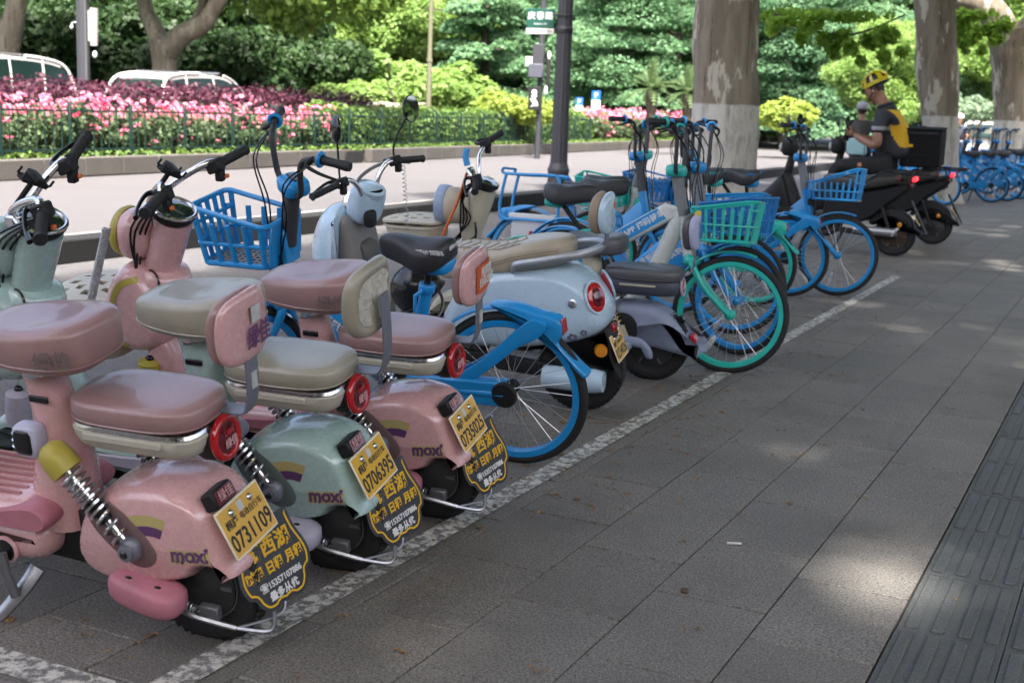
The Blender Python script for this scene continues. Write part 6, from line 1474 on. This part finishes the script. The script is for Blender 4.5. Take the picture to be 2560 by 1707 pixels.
def head(parent, c, s, pitch, name='head', hair=True, skin=SKIN):
    """face towards +x, pitched forward"""
    rot = Matrix.Rotation(pitch, 3, 'Y'); c = Vector(c)
    def fn(x, y, z):
        if z < 0: y *= 1 - .22 * (z / -.13) ** 1.5; x *= 1 - .12 * (z / -.13); x += .012 * (-z / .13)
        if x > .05 and -.02 < z < .02: x -= .006
        return (x * s, y * s, z * s)
    mb = MB().sq(c, (.098, .078, .128), .95, .9, 26, 18, rot, fn)
    P = lambda x, y, z: c + rot @ (Vector((x, y, z)) * s)
    rr = rot
    mb.sq(P(.098, 0, -.022), (.018 * s, .014 * s, .022 * s), .9, .9, 12, 8, rr); mb.sq(P(.092, 0, -.066), (.012 * s, .026 * s, .010 * s), 1, 1, 12, 8, rr)
    mb.sq(P(.085, 0, -.105), (.022 * s, .026 * s, .018 * s), 1, 1, 12, 8, rr)
    for sy in (1, -1): mb.sq(P(-.005, sy * .078, -.012), (.020 * s, .010 * s, .032 * s), 1, 1, 12, 10, rr); mb.sq(P(.084, sy * .032, .022), (.016 * s, .024 * s, .008 * s), 1, 1, 10, 6, rr)
    h = mb.put(name, skin, parent)
    for sy in (1, -1): MB().sq(P(.087, sy * .032, .004), (.010 * s, .014 * s, .006 * s), 1, 1, 10, 8, rr).put('eye', HAIR, h)
    if hair:
        k = MB().sq(P(-.016, 0, .022), (.098 * s, .085 * s, .118 * s), 1, .95, 24, 16, rr)
        inv = rr.inverted(); keep = []
        for f in k.f:
            q = inv @ (sum((Vector(k.v[i]) for i in f), Vector()) / len(f) - c) / s
            if q.z > .045 + q.x * .35 - (.07 if q.x < -.03 else 0): keep.append(f)
        k.f = keep; k.put('hair', HAIR, h)
    return h
def hand(name, parent, wrist, dirv, palmn, s, curl=.5, side=1, m=SKIN):
    """palm, four unequal bent fingers and a thumb grown as one skin"""
    w = Vector(wrist); d = Vector(dirv).normalized(); n = Vector(palmn); n = (n - d * n.dot(d)).normalized(); t = d.cross(n) * side
    P = lambda a, b, c_: w + (d * a + t * b + n * c_) * s
    ch = [[(*P(0, 0, 0), .024 * s), (*P(.05, 0, 0), .030 * s)]]
    for i, (b, L) in enumerate(((-.030, .058), (-.010, .072), (.010, .068), (.030, .052))):
        base = P(.092, b, .0); c1 = curl * .9; c2 = curl * 2.0
        p1 = P(.092 + L * .5 * math.cos(c1), b * 1.1, L * .5 * math.sin(c1)); p2 = P(.092 + L * .5 * math.cos(c1) + L * .5 * math.cos(c2), b * 1.1, L * .5 * math.sin(c1) + L * .5 * math.sin(c2))
        ch.append([(*P(.05, 0, 0), .030 * s), (*base, .0125 * s), (*p1, .0095 * s), (*p2, .0080 * s)])
    ch.append([(*P(.05, 0, 0), .030 * s), (*P(.045, -.045, .012), .013 * s), (*P(.075, -.06, .028), .011 * s), (*P(.10, -.058, .045), .009 * s)])
    return skin_body(name, ch, m, parent, 2)
def rider():
    """delivery rider sitting on his scooter, head bowed over a phone; local x forward as the scooter"""
    T = thing('person', 'man in yellow helmet and charcoal yellow shirt looking down at his phone on a scooter', 'person', (-2.31, 16.22, 0), (0, 0, math.pi))
    k = 1.0
    legs = [[(.52, 0, .94, .17), (.60, .10, .93, .135), (.90, .17, .92, .105), (1.16, .20, .905, .082), (1.20, .20, .78, .075), (1.19, .21, .55, .062), (1.16, .21, .36, .05)], [(.52, 0, .94, .17), (.60, -.10, .93, .135), (.90, -.17, .92, .105), (1.16, -.20, .905, .082), (1.20, -.20, .78, .075), (1.19, -.21, .55, .062), (1.16, -.21, .36, .05)]]
    skin_body('trousers', legs, PANT, T)
    for sy in (1, -1):
        MB().sq((1.22, sy * .21, .315), (.14, .05, .045), .7, .7, 20, 10).put('shoe', SHOE, T)
    tor = [[(.50, 0, .98, (.19, .23)), (.535, 0, 1.15, (.20, .245)), (.55, 0, 1.34, (.185, .235)), (.60, 0, 1.52, (.15, .20)), (.655, 0, 1.63, (.085, .11))],
           [(.60, 0, 1.52, (.15, .20)), (.645, .21, 1.54, .088), (.665, .255, 1.42, .088), (.70, .27, 1.30, .085)], [(.60, 0, 1.52, (.15, .20)), (.645, -.21, 1.54, .088), (.665, -.255, 1.42, .088), (.70, -.27, 1.30, .085)]]
    sh = skin_body('shirt', tor, SHIRT, T, 4)
    # yellow back and front panels follow the shirt surface
    me = sh.data; me.materials.append(YSH); me.materials.append(REFT)
    for p in me.polygons:
        c = p.center
        if abs(c.y) < .185 and c.x < .525 + (c.z - 1.3) * .32 - .4 * max(0, 1.30 - c.z) and 1.16 < c.z < 1.60: p.material_index = 1
        elif abs(c.y) < .15 and c.x > .66 and 1.22 < c.z < 1.55: p.material_index = 1
        elif abs(c.y) > .17 and 1.355 < c.z < 1.40: p.material_index = 2
    MB().torus((.665, 0, 1.655), .085, .02, ax=(.35, 0, 1), n=24, k=8).put('collar', SHIRT, T)
    for sy in (1, -1):
        arm = [[(.69, sy * .27, 1.34, .066), (.665, sy * .285, 1.20, .062), (.70, sy * .28, 1.165, .060), (.88, sy * .17, 1.235, .046), (1.00, sy * .075, 1.285, .032)]]
        skin_body('arm', arm, SKIN, T)
        hand('hand', T, (1.0, sy * .075, 1.285), (.9, -sy * .45, .25), (-.2, -sy * .9, .45), 1.08, .75, sy)
    nk = MB().tube(smooth([(.655, 0, 1.60), (.70, 0, 1.69), (.755, 0, 1.76)], 4), [.085, .072, .075], 18).put('neck', SKIN, T)
    hd = head(T, (.815, 0, 1.83), 1.16, .62)
    # helmet with vents, visor, straps
    rot = Matrix.Rotation(.50, 3, 'Y'); hc = Vector((.80, 0, 1.92))
    he = thing('helmet', 'yellow vented cycling helmet worn by the rider', 'helmet', (0, 0, 0))
    bpy.data.objects.remove(he)
    mb = MB().sq(hc, (.165, .125, .135), .95, .95, 32, 20, rot); inv = rot.inverted(); keep = []
    for f in mb.f:
        q = inv @ (sum((Vector(mb.v[i]) for i in f), Vector()) / len(f) - hc)
        if q.z < -.02: continue
        a = math.atan2(q.y, q.x); vent = (abs(math.sin(a * 4 + .4)) > .80 and .025 < q.z < .115)
        if not vent: keep.append(f)
    mb.f = keep; he = mb.put('helmet', HELY, T)
    mb = MB().sq(hc, (.152, .113, .122), .95, .95, 28, 18, rot); mb.f = [f for f in mb.f if (inv @ (sum((Vector(mb.v[i]) for i in f), Vector()) / len(f) - hc)).z > -.045]; mb.put('helmet_liner', HAIR, he)
    rb = MB()
    for yy in (-.075, -.03, .03, .075):
        rb.tube([hc + rot @ Vector((.16 * math.cos(a), yy * (1 - .1 * abs(math.cos(a))), .137 * math.sin(a) * (1 - abs(yy) * 2.2) + .004)) for a in [R_(8 + 164 * i / 12) for i in range(13)]], .010, 6)
    rb.put('helmet_rib', HELY, he)
    MB().puff([(p.x, p.y) for p in smooth([(.15, -.075, 0), (.19, -.06, 0), (.215, 0, 0), (.19, .06, 0), (.15, .075, 0)], 4, True)], .004, [(0, 0), (1, .001)], ax='xy', fn=lambda x, y, z: tuple(hc + rot @ Vector((x, y, z - .015 - (x - .15) * .5)))).put('helmet_visor', BLK, he)
    for sy in (1, -1):
        MB().tube([hc + rot @ Vector((.05, sy * .118, -.02)), Vector((.815, sy * .095, 1.80)), Vector((.86, sy * .04, 1.70))], .006, 6).tube([hc + rot @ Vector((-.07, sy * .11, -.02)), Vector((.815, sy * .095, 1.80))], .006, 6).put('strap', BLK, he)
    ph = tag(MB().box((1.125, 0, 1.335), (.075, .038, .005), Matrix.Rotation(.30, 3, 'Y'), b=.004).put('phone', BLKG), 'black smartphone held in the rider\'s hands', 'phone'); ph.matrix_world = T.matrix_basis.copy()
    ph.location = T.location; ph.rotation_euler = T.rotation_euler
    for y in (0,): MB().box((1.124, 0, 1.341), (.068, .033, .001), Matrix.Rotation(.30, 3, 'Y')).put('phone_screen', GLASS, ph)
    for sy in (1, -1): MB().sq((.81, sy * .098, 1.815), (.009, .006, .014), nu=10, nv=8).put('earbud', WHT, hd)
    MB().sq((.86, .272, .93), (.028, .006, .028), nu=12, nv=8).put('patch', mat('patch_tan', (.45, .2, .11), .6), T)
rider()
def far_rider(loc, rz, label, helmc, shirt, s=1.15, scoot=None, slabel='', box=None):
    T = thing('person', label, 'person', loc, (0, 0, rz)); T.scale = (s, s, s)
    skin_body('trousers', [[(0, 0, .80, .14), (.06, .09, .79, .11), (.38, .14, .78, .085), (.42, .14, .55, .065), (.40, .14, .33, .05)], [(0, 0, .80, .14), (.06, -.09, .79, .11), (.38, -.14, .78, .085), (.42, -.14, .55, .065), (.40, -.14, .33, .05)]], PANT, T)
    for sy in (1, -1): MB().sq((.45, sy * .14, .29), (.12, .045, .04), .7, .7, 16, 8).put('shoe', SHOE, T)
    skin_body('shirt', [[(0, 0, .84, (.15, .19)), (.01, 0, 1.02, (.15, .20)), (.03, 0, 1.22, (.12, .19)), (.05, 0, 1.33, (.07, .09))], [(.03, 0, 1.22, (.12, .19)), (.06, .2, 1.24, .075), (.14, .24, 1.08, .06)], [(.03, 0, 1.22, (.12, .19)), (.06, -.2, 1.24, .075), (.14, -.24, 1.08, .06)]], shirt, T)
    for sy in (1, -1):
        skin_body('arm', [[(.14, sy * .24, 1.08, .048), (.19, sy * .25, 1.0, .045), (.42, sy * .22, 1.02, .034)]], SKIN, T)
        hand('hand', T, (.42, sy * .22, 1.02), (1, 0, .05), (0, 0, -1), 1., .9, sy)
    MB().tube([(.05, 0, 1.31), (.06, 0, 1.42)], .055, 14).put('neck', SKIN, T)
    head(T, (.075, 0, 1.50), 1.05, .05)
    hm = MB().sq((.065, 0, 1.555), (.135, .115, .115), .9, .95, 24, 16); hm.f = [f for f in hm.f if sum(hm.v[i][2] for i in f) / len(f) > 1.53]; hm.put('helmet', helmc, T)
    S = thing('moped', slabel, 'electric scooter', loc, (0, 0, rz)); S.scale = (s, s, s)
    scooter_wheel(S, -.35, .2); scooter_wheel(S, .75, .2)
    MB().puff(pts([(.16, .28), (.14, .60), (-.35, .66), (-.56, .68), (-.60, .60), (-.45, .48), (-.3, .40), (-.1, .28)]), .13, RND).put('body', scoot, S)
    MB().sq((-.12, 0, .69), (.30, .13, .055), .5, .5, 24, 10).put('seat', DKS, S)
    MB().puff(pts([(.48, .26), (.52, .6), (.60, .86), (.68, .84), (.66, .5), (.58, .26)]), .15, RND).put('front_shield', scoot, S)
    MB().box((.32, 0, .27), (.22, .13, .03), b=.01).put('floor_board', BLK, S)
    MB().tube([(.62, 0, .8), (.57, 0, 1.02)], .035, 10).tube([(.50, -.3, 1.02), (.56, 0, 1.02), (.50, .3, 1.02)], .014, 8).put('handlebar', BLK, S)
    MB().box((-.60, 0, .60), (.02, .06, .025), b=.006).put('tail_light', RED, S)
    MB().puff(pts([(-.12, .30), (-.2, .42), (-.36, .45), (-.5, .40), (-.6, .28), (-.56, .27), (-.46, .36), (-.3, .38)]), .07, SOFT).put('rear_fender', BLK, S)
    if box: MB().box((-.52, 0, .84), (.17, .17, .16), b=.03).put('top_box', box, S)
    return T
q = at(1978, 27); far_rider((q.x, q.y, 0), math.pi / 2 + .12, 'person seen from behind in a grey cap-like helmet and black shirt riding in the lane', mat('grey_helmet', (.24, .25, .27), .45), HAIR, 1.12, mat('dark_moped', (.06, .06, .07), .4), 'dark moped with a pale teal top box ridden away down the lane', mat('teal_box', (.30, .50, .54), .4))
q = at(2203, 42); far_rider((q.x, q.y, 0), -math.pi / 2 + .2, 'far rider in a white round helmet and navy jacket among the far bicycles', mat('white_helmet', (.66, .68, .66), .3), mat('navy_jacket', (.02, .025, .045), .7), 1.1, mat('blue_moped', (.02, .03, .06), .4), 'dark blue moped under the rider in the white helmet')
# ================================================================== street furniture and cars
POLE = mat('dark_pole_paint', (.030, .033, .042), .45, dirt=.2)
OLIVEP = mat('olive_pole_paint', (.14, .14, .09), .6)
SIGNG = mat('sign_green', (.003, .07, .05), .5)
SIGNW = mat('sign_white', (.55, .56, .54), .5)
SIGNB = mat('sign_blue', (.01, .10, .45), .4)
CARW = mat('car_white', (.55, .55, .55), .25, coat=.5)
CARC = mat('car_cream', (.52, .47, .37), .22, coat=.8)
CART = mat('car_teal', (.10, .42, .38), .25, coat=.8)
CGL = mat('car_glass', (.008, .02, .018), .12, spec=.25)
LIT = mat('signal_white', (.7, .72, .75), .4)
# fluted lamp post on the near kerb
lp = thing('lamp_post', 'dark fluted lamp post carrying the green street sign', 'lamp post', (-8.93, 19.85, 0.0))
def fl(z, R, n=48): return [Vector((math.cos(6.2832 * k / n) * (R * (1 - .06 * (k % 4 in (1, 2)))), math.sin(6.2832 * k / n) * (R * (1 - .06 * (k % 4 in (1, 2)))), z)) for k in range(n)]
MB().loft([fl(.45, .145), fl(2.15, .132), fl(3.0, .125), fl(6.2, .10)]).put('pole', POLE, lp, ang=25)
MB().lathe([(.20, 0), (.20, .06), (.185, .10), (.175, .30), (.185, .33), (.185, .37), (.165, .41), (.150, .47)], (0, 0, .1), (0, 0, 1), n=32).put('base', POLE, lp)
MB().lathe([(.136, -.05), (.146, -.03), (.146, .03), (.136, .05)], (0, 0, 2.75), (0, 0, 1), n=32).lathe([(.13, -.03), (.14, 0), (.13, .03)], (0, 0, 3.35), (0, 0, 1), n=32).put('collar', POLE, lp)
MB().tube(smooth([(0, 0, 6.1), (-.3, 0, 6.6), (-1.2, 0, 6.8)], 5), [.07, .05, .04], 10).sq((-1.4, 0, 6.75), (.3, .12, .06), .6, .6).put('lamp_arm', POLE, lp)
# street sign plate fixed to the post: 庆春路
sg = thing('street_sign', 'green and white street name sign on the lamp post', 'street sign', (-8.93, 19.85, 2.82))
RA = Matrix.Rotation(R_(14), 3, 'Z')
SX = RA @ Vector((1, 0, 0)); SN = RA @ Vector((0, -1, 0))
def sp_(x, z, o=0): return Vector((0, 0, 0)) + SX * x + SN * (o) + Vector((0, 0, z))
MB().box(sp_(-.40, .10, .06), (.235, .022, .155), RA, b=.004).put('green_panel', SIGNG, sg)
MB().box(sp_(-.40, -.105, .06), (.235, .020, .047), RA, b=.004).put('white_panel', SIGNW, sg)
for z in (.16, -.06): MB().torus((0, 0, z), .142, .012, ax=(0, 0, 1), n=26, k=8).box(sp_(-.15, z, .06), (.03, .012, .012), RA).put('clamp_band', POLE, sg)
text('sign_name', '庆春路', .135, WHT, sg, sp_(-.40, .135, .084), SX, (0, 0, 1), bold=.002, space=1.18)
text('sign_latin', 'Qingchun Rd', .042, WHT, sg, sp_(-.40, .015, .084), SX, (0, 0, 1))
text('sign_numbers', 'W.西', .045, INK, sg, sp_(-.55, -.105, .082), SX, (0, 0, 1), bold=.0008)
text('sign_numbers', '东.E', .045, INK, sg, sp_(-.24, -.105, .082), SX, (0, 0, 1), bold=.0008)
# dark pole, upper left, with a cabinet and camera
q = at(193, 30)
dp = thing('utility_pole', 'dark steel pole with a grey equipment case, left behind the hedge', 'pole', tuple(q))
MB().tube([(0, 0, -.1), (0, 0, 3.2), (0, 0, 6.0)], [.155, .15, .13], 8).put('pole', POLE, dp, ang=20)
MB().box((.145, -.05, 1.9), (.014, .02, 1.9)).put('conduit', GREYM, dp)
MB().tube([(.34, 0, 2.50), (.36, 0, 3.35)], [.085, .10], 12).box((.24, 0, 2.95), (.05, .03, .35)).put('equipment_case', mat('case_pale', (.30, .30, .30), .6), dp)
MB().sq((.36, 0, 2.30), (.05, .05, .08)).put('camera', LIT, dp)
MB().box((.25, 0, 3.72), (.55, .06, .09), b=.01).put('cross_bar', POLE, dp)
MB().tube([(0, 0, 3.05), (-.32, 0, 3.02), (-.34, 0, 2.95)], .012, 6).sq((-.34, 0, 2.92), (.035, .035, .05)).put('small_camera', LIT, dp)
op = thing('slim_pole', 'slim olive pole standing among the bright bushes', 'pole', tuple(at(984, 39)))
MB().tube([(0, 0, -.1), (0, 0, 2.9), (0, 0, 3.0), (.02, 0, 7.0)], [.085, .075, .068, .055], 12).lathe([(.08, -.04), (.095, 0), (.08, .04)], (0, 0, 2.75), (0, 0, 1), n=16).put('pole', OLIVEP, op)
bp_ = thing('slim_pole', 'black tapering pole rising between the two right-hand trunks', 'pole', tuple(at(2137, 30)))
MB().tube([(0, 0, -.1), (0, 0, 2.6), (.02, 0, 2.62), (.08, 0, 6.0)], [.085, .075, .06, .05], 12).lathe([(.08, -.06), (.09, 0), (.075, .06)], (0, 0, 2.62), (0, 0, 1), n=16).put('pole', BLK, bp_)
# traffic signal cluster left of the lamp post
tf = thing('traffic_signal', 'black signal post with boxes and a pedestrian symbol, left of the lamp post', 'traffic signal', tuple(at(1238, 38)), (0, 0, .25))
MB().tube([(0, 0, 0), (0, 0, 6)], .085, 12).put('pole', POLE, tf)
MB().box((-.05, -.12, 3.02), (.17, .10, .30), b=.015).put('signal_head', POLE, tf)
MB().box((-.09, -.22, 2.55), (.22, .12, .20), b=.02).put('control_box', mat('box_slate', (.06, .065, .09), .5), tf)
MB().box((.24, -.05, 2.45), (.06, .05, .5), b=.015).put('side_signal', BLK, tf)
for sx, sz in ((.26, 3.0), (.20, 2.0)): MB().sq((sx, -.1, sz), (.05, .04, .13)).put('camera', LIT, tf)
MB().box((-.32, -.1, 2.82), (.12, .02, .13), b=.01).put('small_sign', LIT, tf)
ps = MB().box((-.11, -.20, 1.75), (.185, .05, .34), b=.015).put('symbol_panel', BLK, tf)
MB().sq((-.11, -.255, 1.92), (.075, .008, .085)).puff([(-.20, 1.83), (-.02, 1.83), (-.04, 1.79), (-.18, 1.79)], .004, [(0, 0), (1, 0)], y=-.256).put('symbol_head', LIT, ps)
MB().puff([(-.24, 1.74), (-.08, 1.75), (.0, 1.62), (.01, 1.54), (-.10, 1.54), (-.23, 1.50), (-.12, 1.58)], .004, [(0, 0), (1, 0)], y=-.256).put('symbol_hand', LIT, ps)
# blue parking signs far off
for px, z, lb in ((1368, 2.15, 'blue parking sign with a P on a pale plate, left of the sago palm'), (1330, 1.85, 'smaller blue and white sign beside the lamp post')):
    s_ = thing('parking_sign', lb, 'sign', tuple(at(px, 58)), (0, 0, .2)); w = .20 if px > 1350 else .17
    MB().tube([(0, 0, 0), (0, 0, z)], .03, 8).put('pole', GREYM, s_)
    pn = MB().box((0, -.04, z), (w, .015, w), b=.01).put('blue_panel', SIGNB, s_)
    MB().box((0, -.04, z - w * 2.05), (w, .012, w), b=.01).put('white_panel', SIGNW, s_)
    text('sign_letter', 'P', w * 1.5, WHT, pn, (0, -.058, z), (1, 0, 0), (0, 0, 1), bold=.006)
# cars beyond the hedges
def car_mesh(H, L, roof, wd=.92):
    """side profiles swept over the width; returns body and glass outlines"""
    hw = wd
    b = MB().puff(pts(roof['body'], 3), hw, [(0, 0), (.72, .0), (.9, .03), (1, .09)])
    g = MB().puff(pts(roof['glass'], 2), hw * .86, [(0, 0), (.9, .0), (1, .02)])
    return b, g
VAN = dict(body=[(2.25, .35), (2.3, .75), (2.1, .98), (1.5, 1.08), (-1.9, 1.12), (-2.2, 1.1), (-2.25, .5), (-2.1, .3), (0, .26), (2.0, .26)])
def car(name, label, px, Z, paint, H=1.95, kind='van', flip=False, n=None):
    q = med(0, -8.0); p = at(px, Z)
    T = thing(name, label, 'car', (p.x, p.y, 0), (0, 0, MROT + (math.pi / 2 if not flip else -math.pi / 2)), 'cars on the far carriageway')
    k = H / 1.9
    sh = lambda l: [(x, z * k) for x, z in l]
    MB().puff(pts(sh(VAN['body']), 3), .95, [(0, 0), (.75, 0), (.92, .03), (1, .09)]).put('body', paint, T)
    if kind == 'van': cab = [(1.55, 1.02), (1.0, 1.55), (.55, 1.80), (.0, 1.88), (-1.3, 1.84), (-1.95, 1.70), (-2.18, 1.3), (-2.2, 1.02)]
    else: cab = [(1.25, 1.02), (.65, 1.50), (.25, 1.64), (-.5, 1.68), (-1.1, 1.58), (-1.75, 1.12), (-1.85, 1.02)]
    zt = max(z for x, z in cab)
    nar = lambda x, y, z: (x, y * (1 - .20 * max(0, (z / k - 1.0) / .9)), z)
    gl = MB().puff(pts(sh([(x * .985, z - .045 if z > 1.2 else z) for x, z in cab]), 3), .86, [(0, 0), (.9, 0), (1, .02)], fn=nar).put('window', CGL, T)
    # roof shell and pillars
    P = smooth([(x, 0, z) for x, z in sh(cab)], 6)
    rf = [q for q in P if q.z > (zt - .14) * k]
    rings = []
    for q in rf:
        w = .86 * (1 - .20 * max(0, (q.z / k - 1.0) / .9)); rings.append([Vector((q.x, y * w, q.z + .004 - .05 * abs(y) ** 4)) for y in (-1.03, -.8, -.4, 0, .4, .8, 1.03)] + [Vector((q.x, y * w, q.z - .05 - .05 * abs(y) ** 4)) for y in (1.03, .8, .4, 0, -.4, -.8, -1.03)])
    MB().loft(rings).put('roof', paint, T)
    pl = MB()
    for sy in (1, -1):
        for seg, r in ((P[:16], .024), (P[-22:], .034), ([Vector((-.1, 0, 1.0 * k)), Vector((-.12, 0, (zt - .02) * k))], .02), ([Vector((-1.15, 0, 1.0 * k)), Vector((-1.2, 0, (zt - .05) * k))], .024)):
            pl.tube([Vector((q.x, sy * .868 * (1 - .20 * max(0, (q.z / k - 1.0) / .9)), q.z)) for q in seg], r, 6, flat=((1, 0, 0), 1.3))
    pl.put('pillars', paint, T)
    if kind == 'van':
        for sy in (1, -1): MB().tube([(.3, sy * .6, 1.91 * k), (-1.3, sy * .6, 1.89 * k)], .022, 6).put('roof_rail', STEEL, T)
    for x in (1.38, -1.35):
        for sy in (1, -1):
            w = MB().lathe([(.10, -.10), (.33, -.11), (.335, -.02), (.335, .08), (.31, .11)], (x, sy * .84, .335), (0, sy, 0), n=24).put('wheel', RUB, T)
            MB().lathe([(.22, .095), (.20, .11), (.02, .12)], (x, sy * .84, .335), (0, sy, 0), n=20).put('rim', STEEL, w)
    for sy in (1, -1):
        MB().sq((2.2, sy * .68, .80 * k), (.10, .18, .08), .7, .7, 16, 8).put('headlight', LIT, T); MB().sq((-2.2, sy * .78, .95 * k), (.06, .10, .14), .6, .6, 14, 8).put('tail_light', RED, T)
    return T
car('car', 'white people carrier with roof rails behind the purple hedge', 440, 31.5, CARW, 2.0)
car('car', 'white and teal taxi van cut off at the left edge behind the roses', -40, 30, CARW, 2.25, flip=True)
for px, Z, pnt, H, lb in ((800, 39, CARW, 1.62, 'white saloon whose roof just clears the purple hedge'), (940, 42, CARC, 1.66, 'cream saloon behind the green hedge, left of the signal post'), (1340, 58, CARC, 1.75, 'cream saloon just right of the lamp post'), (1405, 64, CARW, 1.80, 'white saloon roof between the lamp post and the palm'), (1495, 72, CARC, 1.95, 'cream car behind the palm trunk'), (1745, 98, CARW, 1.95, 'white car just right of the thick trunk'), (1085, 50, CARW, 1.6, 'white car half hidden left of the lime green bush')):
    car('car', lb, px, Z, pnt, H, 'saloon')
car('car', 'pale car with green lower body far down the road between trunks', 2262, 60, CARW, 1.7)
# small litter on the pavement: bottle cap, cigarette end, fallen leaves and blossoms
tag(MB().lathe([(.011, 0), (.013, .006), (.010, .012), (.002, .013)], (-1.14, 3.62, .002), (0, 0, 1), n=14).put('bottle_cap', mat('rust_brown', (.08, .05, .03), .7)), 'small dark brown cap lying alone on the paving', 'cap')
tag(MB().tube([(-1.16, 4.13, .006), (-1.115, 4.15, .006)], .0045, 8).put('cigarette_end', mat('filter_white', (.6, .58, .54), .8)), 'white cigarette end lying on the paving', 'litter')
LITT = mat('dry_leaf', (.30, .17, .07), .8, var=.5, vscale=40)
r = random.Random(12); lf = MB()
for i in range(900):
    y = r.uniform(2.2, 13) if i % 3 else r.uniform(4, 8); x = r.gauss(-2.15, .35) if i % 4 else r.uniform(-4.3, .8); s = r.uniform(.004, .015); a = r.uniform(0, 6.28)
    for k in range(r.choice((1, 1, 2, 3))):
        c = Vector((x + r.uniform(-.02, .02), y + r.uniform(-.02, .02), .004)); u = Vector((math.cos(a + k), math.sin(a + k), r.uniform(-.2, .4))) * s; w = Vector((-u.y, u.x, 0)) * r.uniform(.4, .8)
        lf.add([c - u, c + w + Vector((0, 0, .004)), c + u, c - w + Vector((0, 0, .003))], [(0, 1, 2, 3)])
lf.put('leaf_litter', LITT, kind='stuff', sm=False)
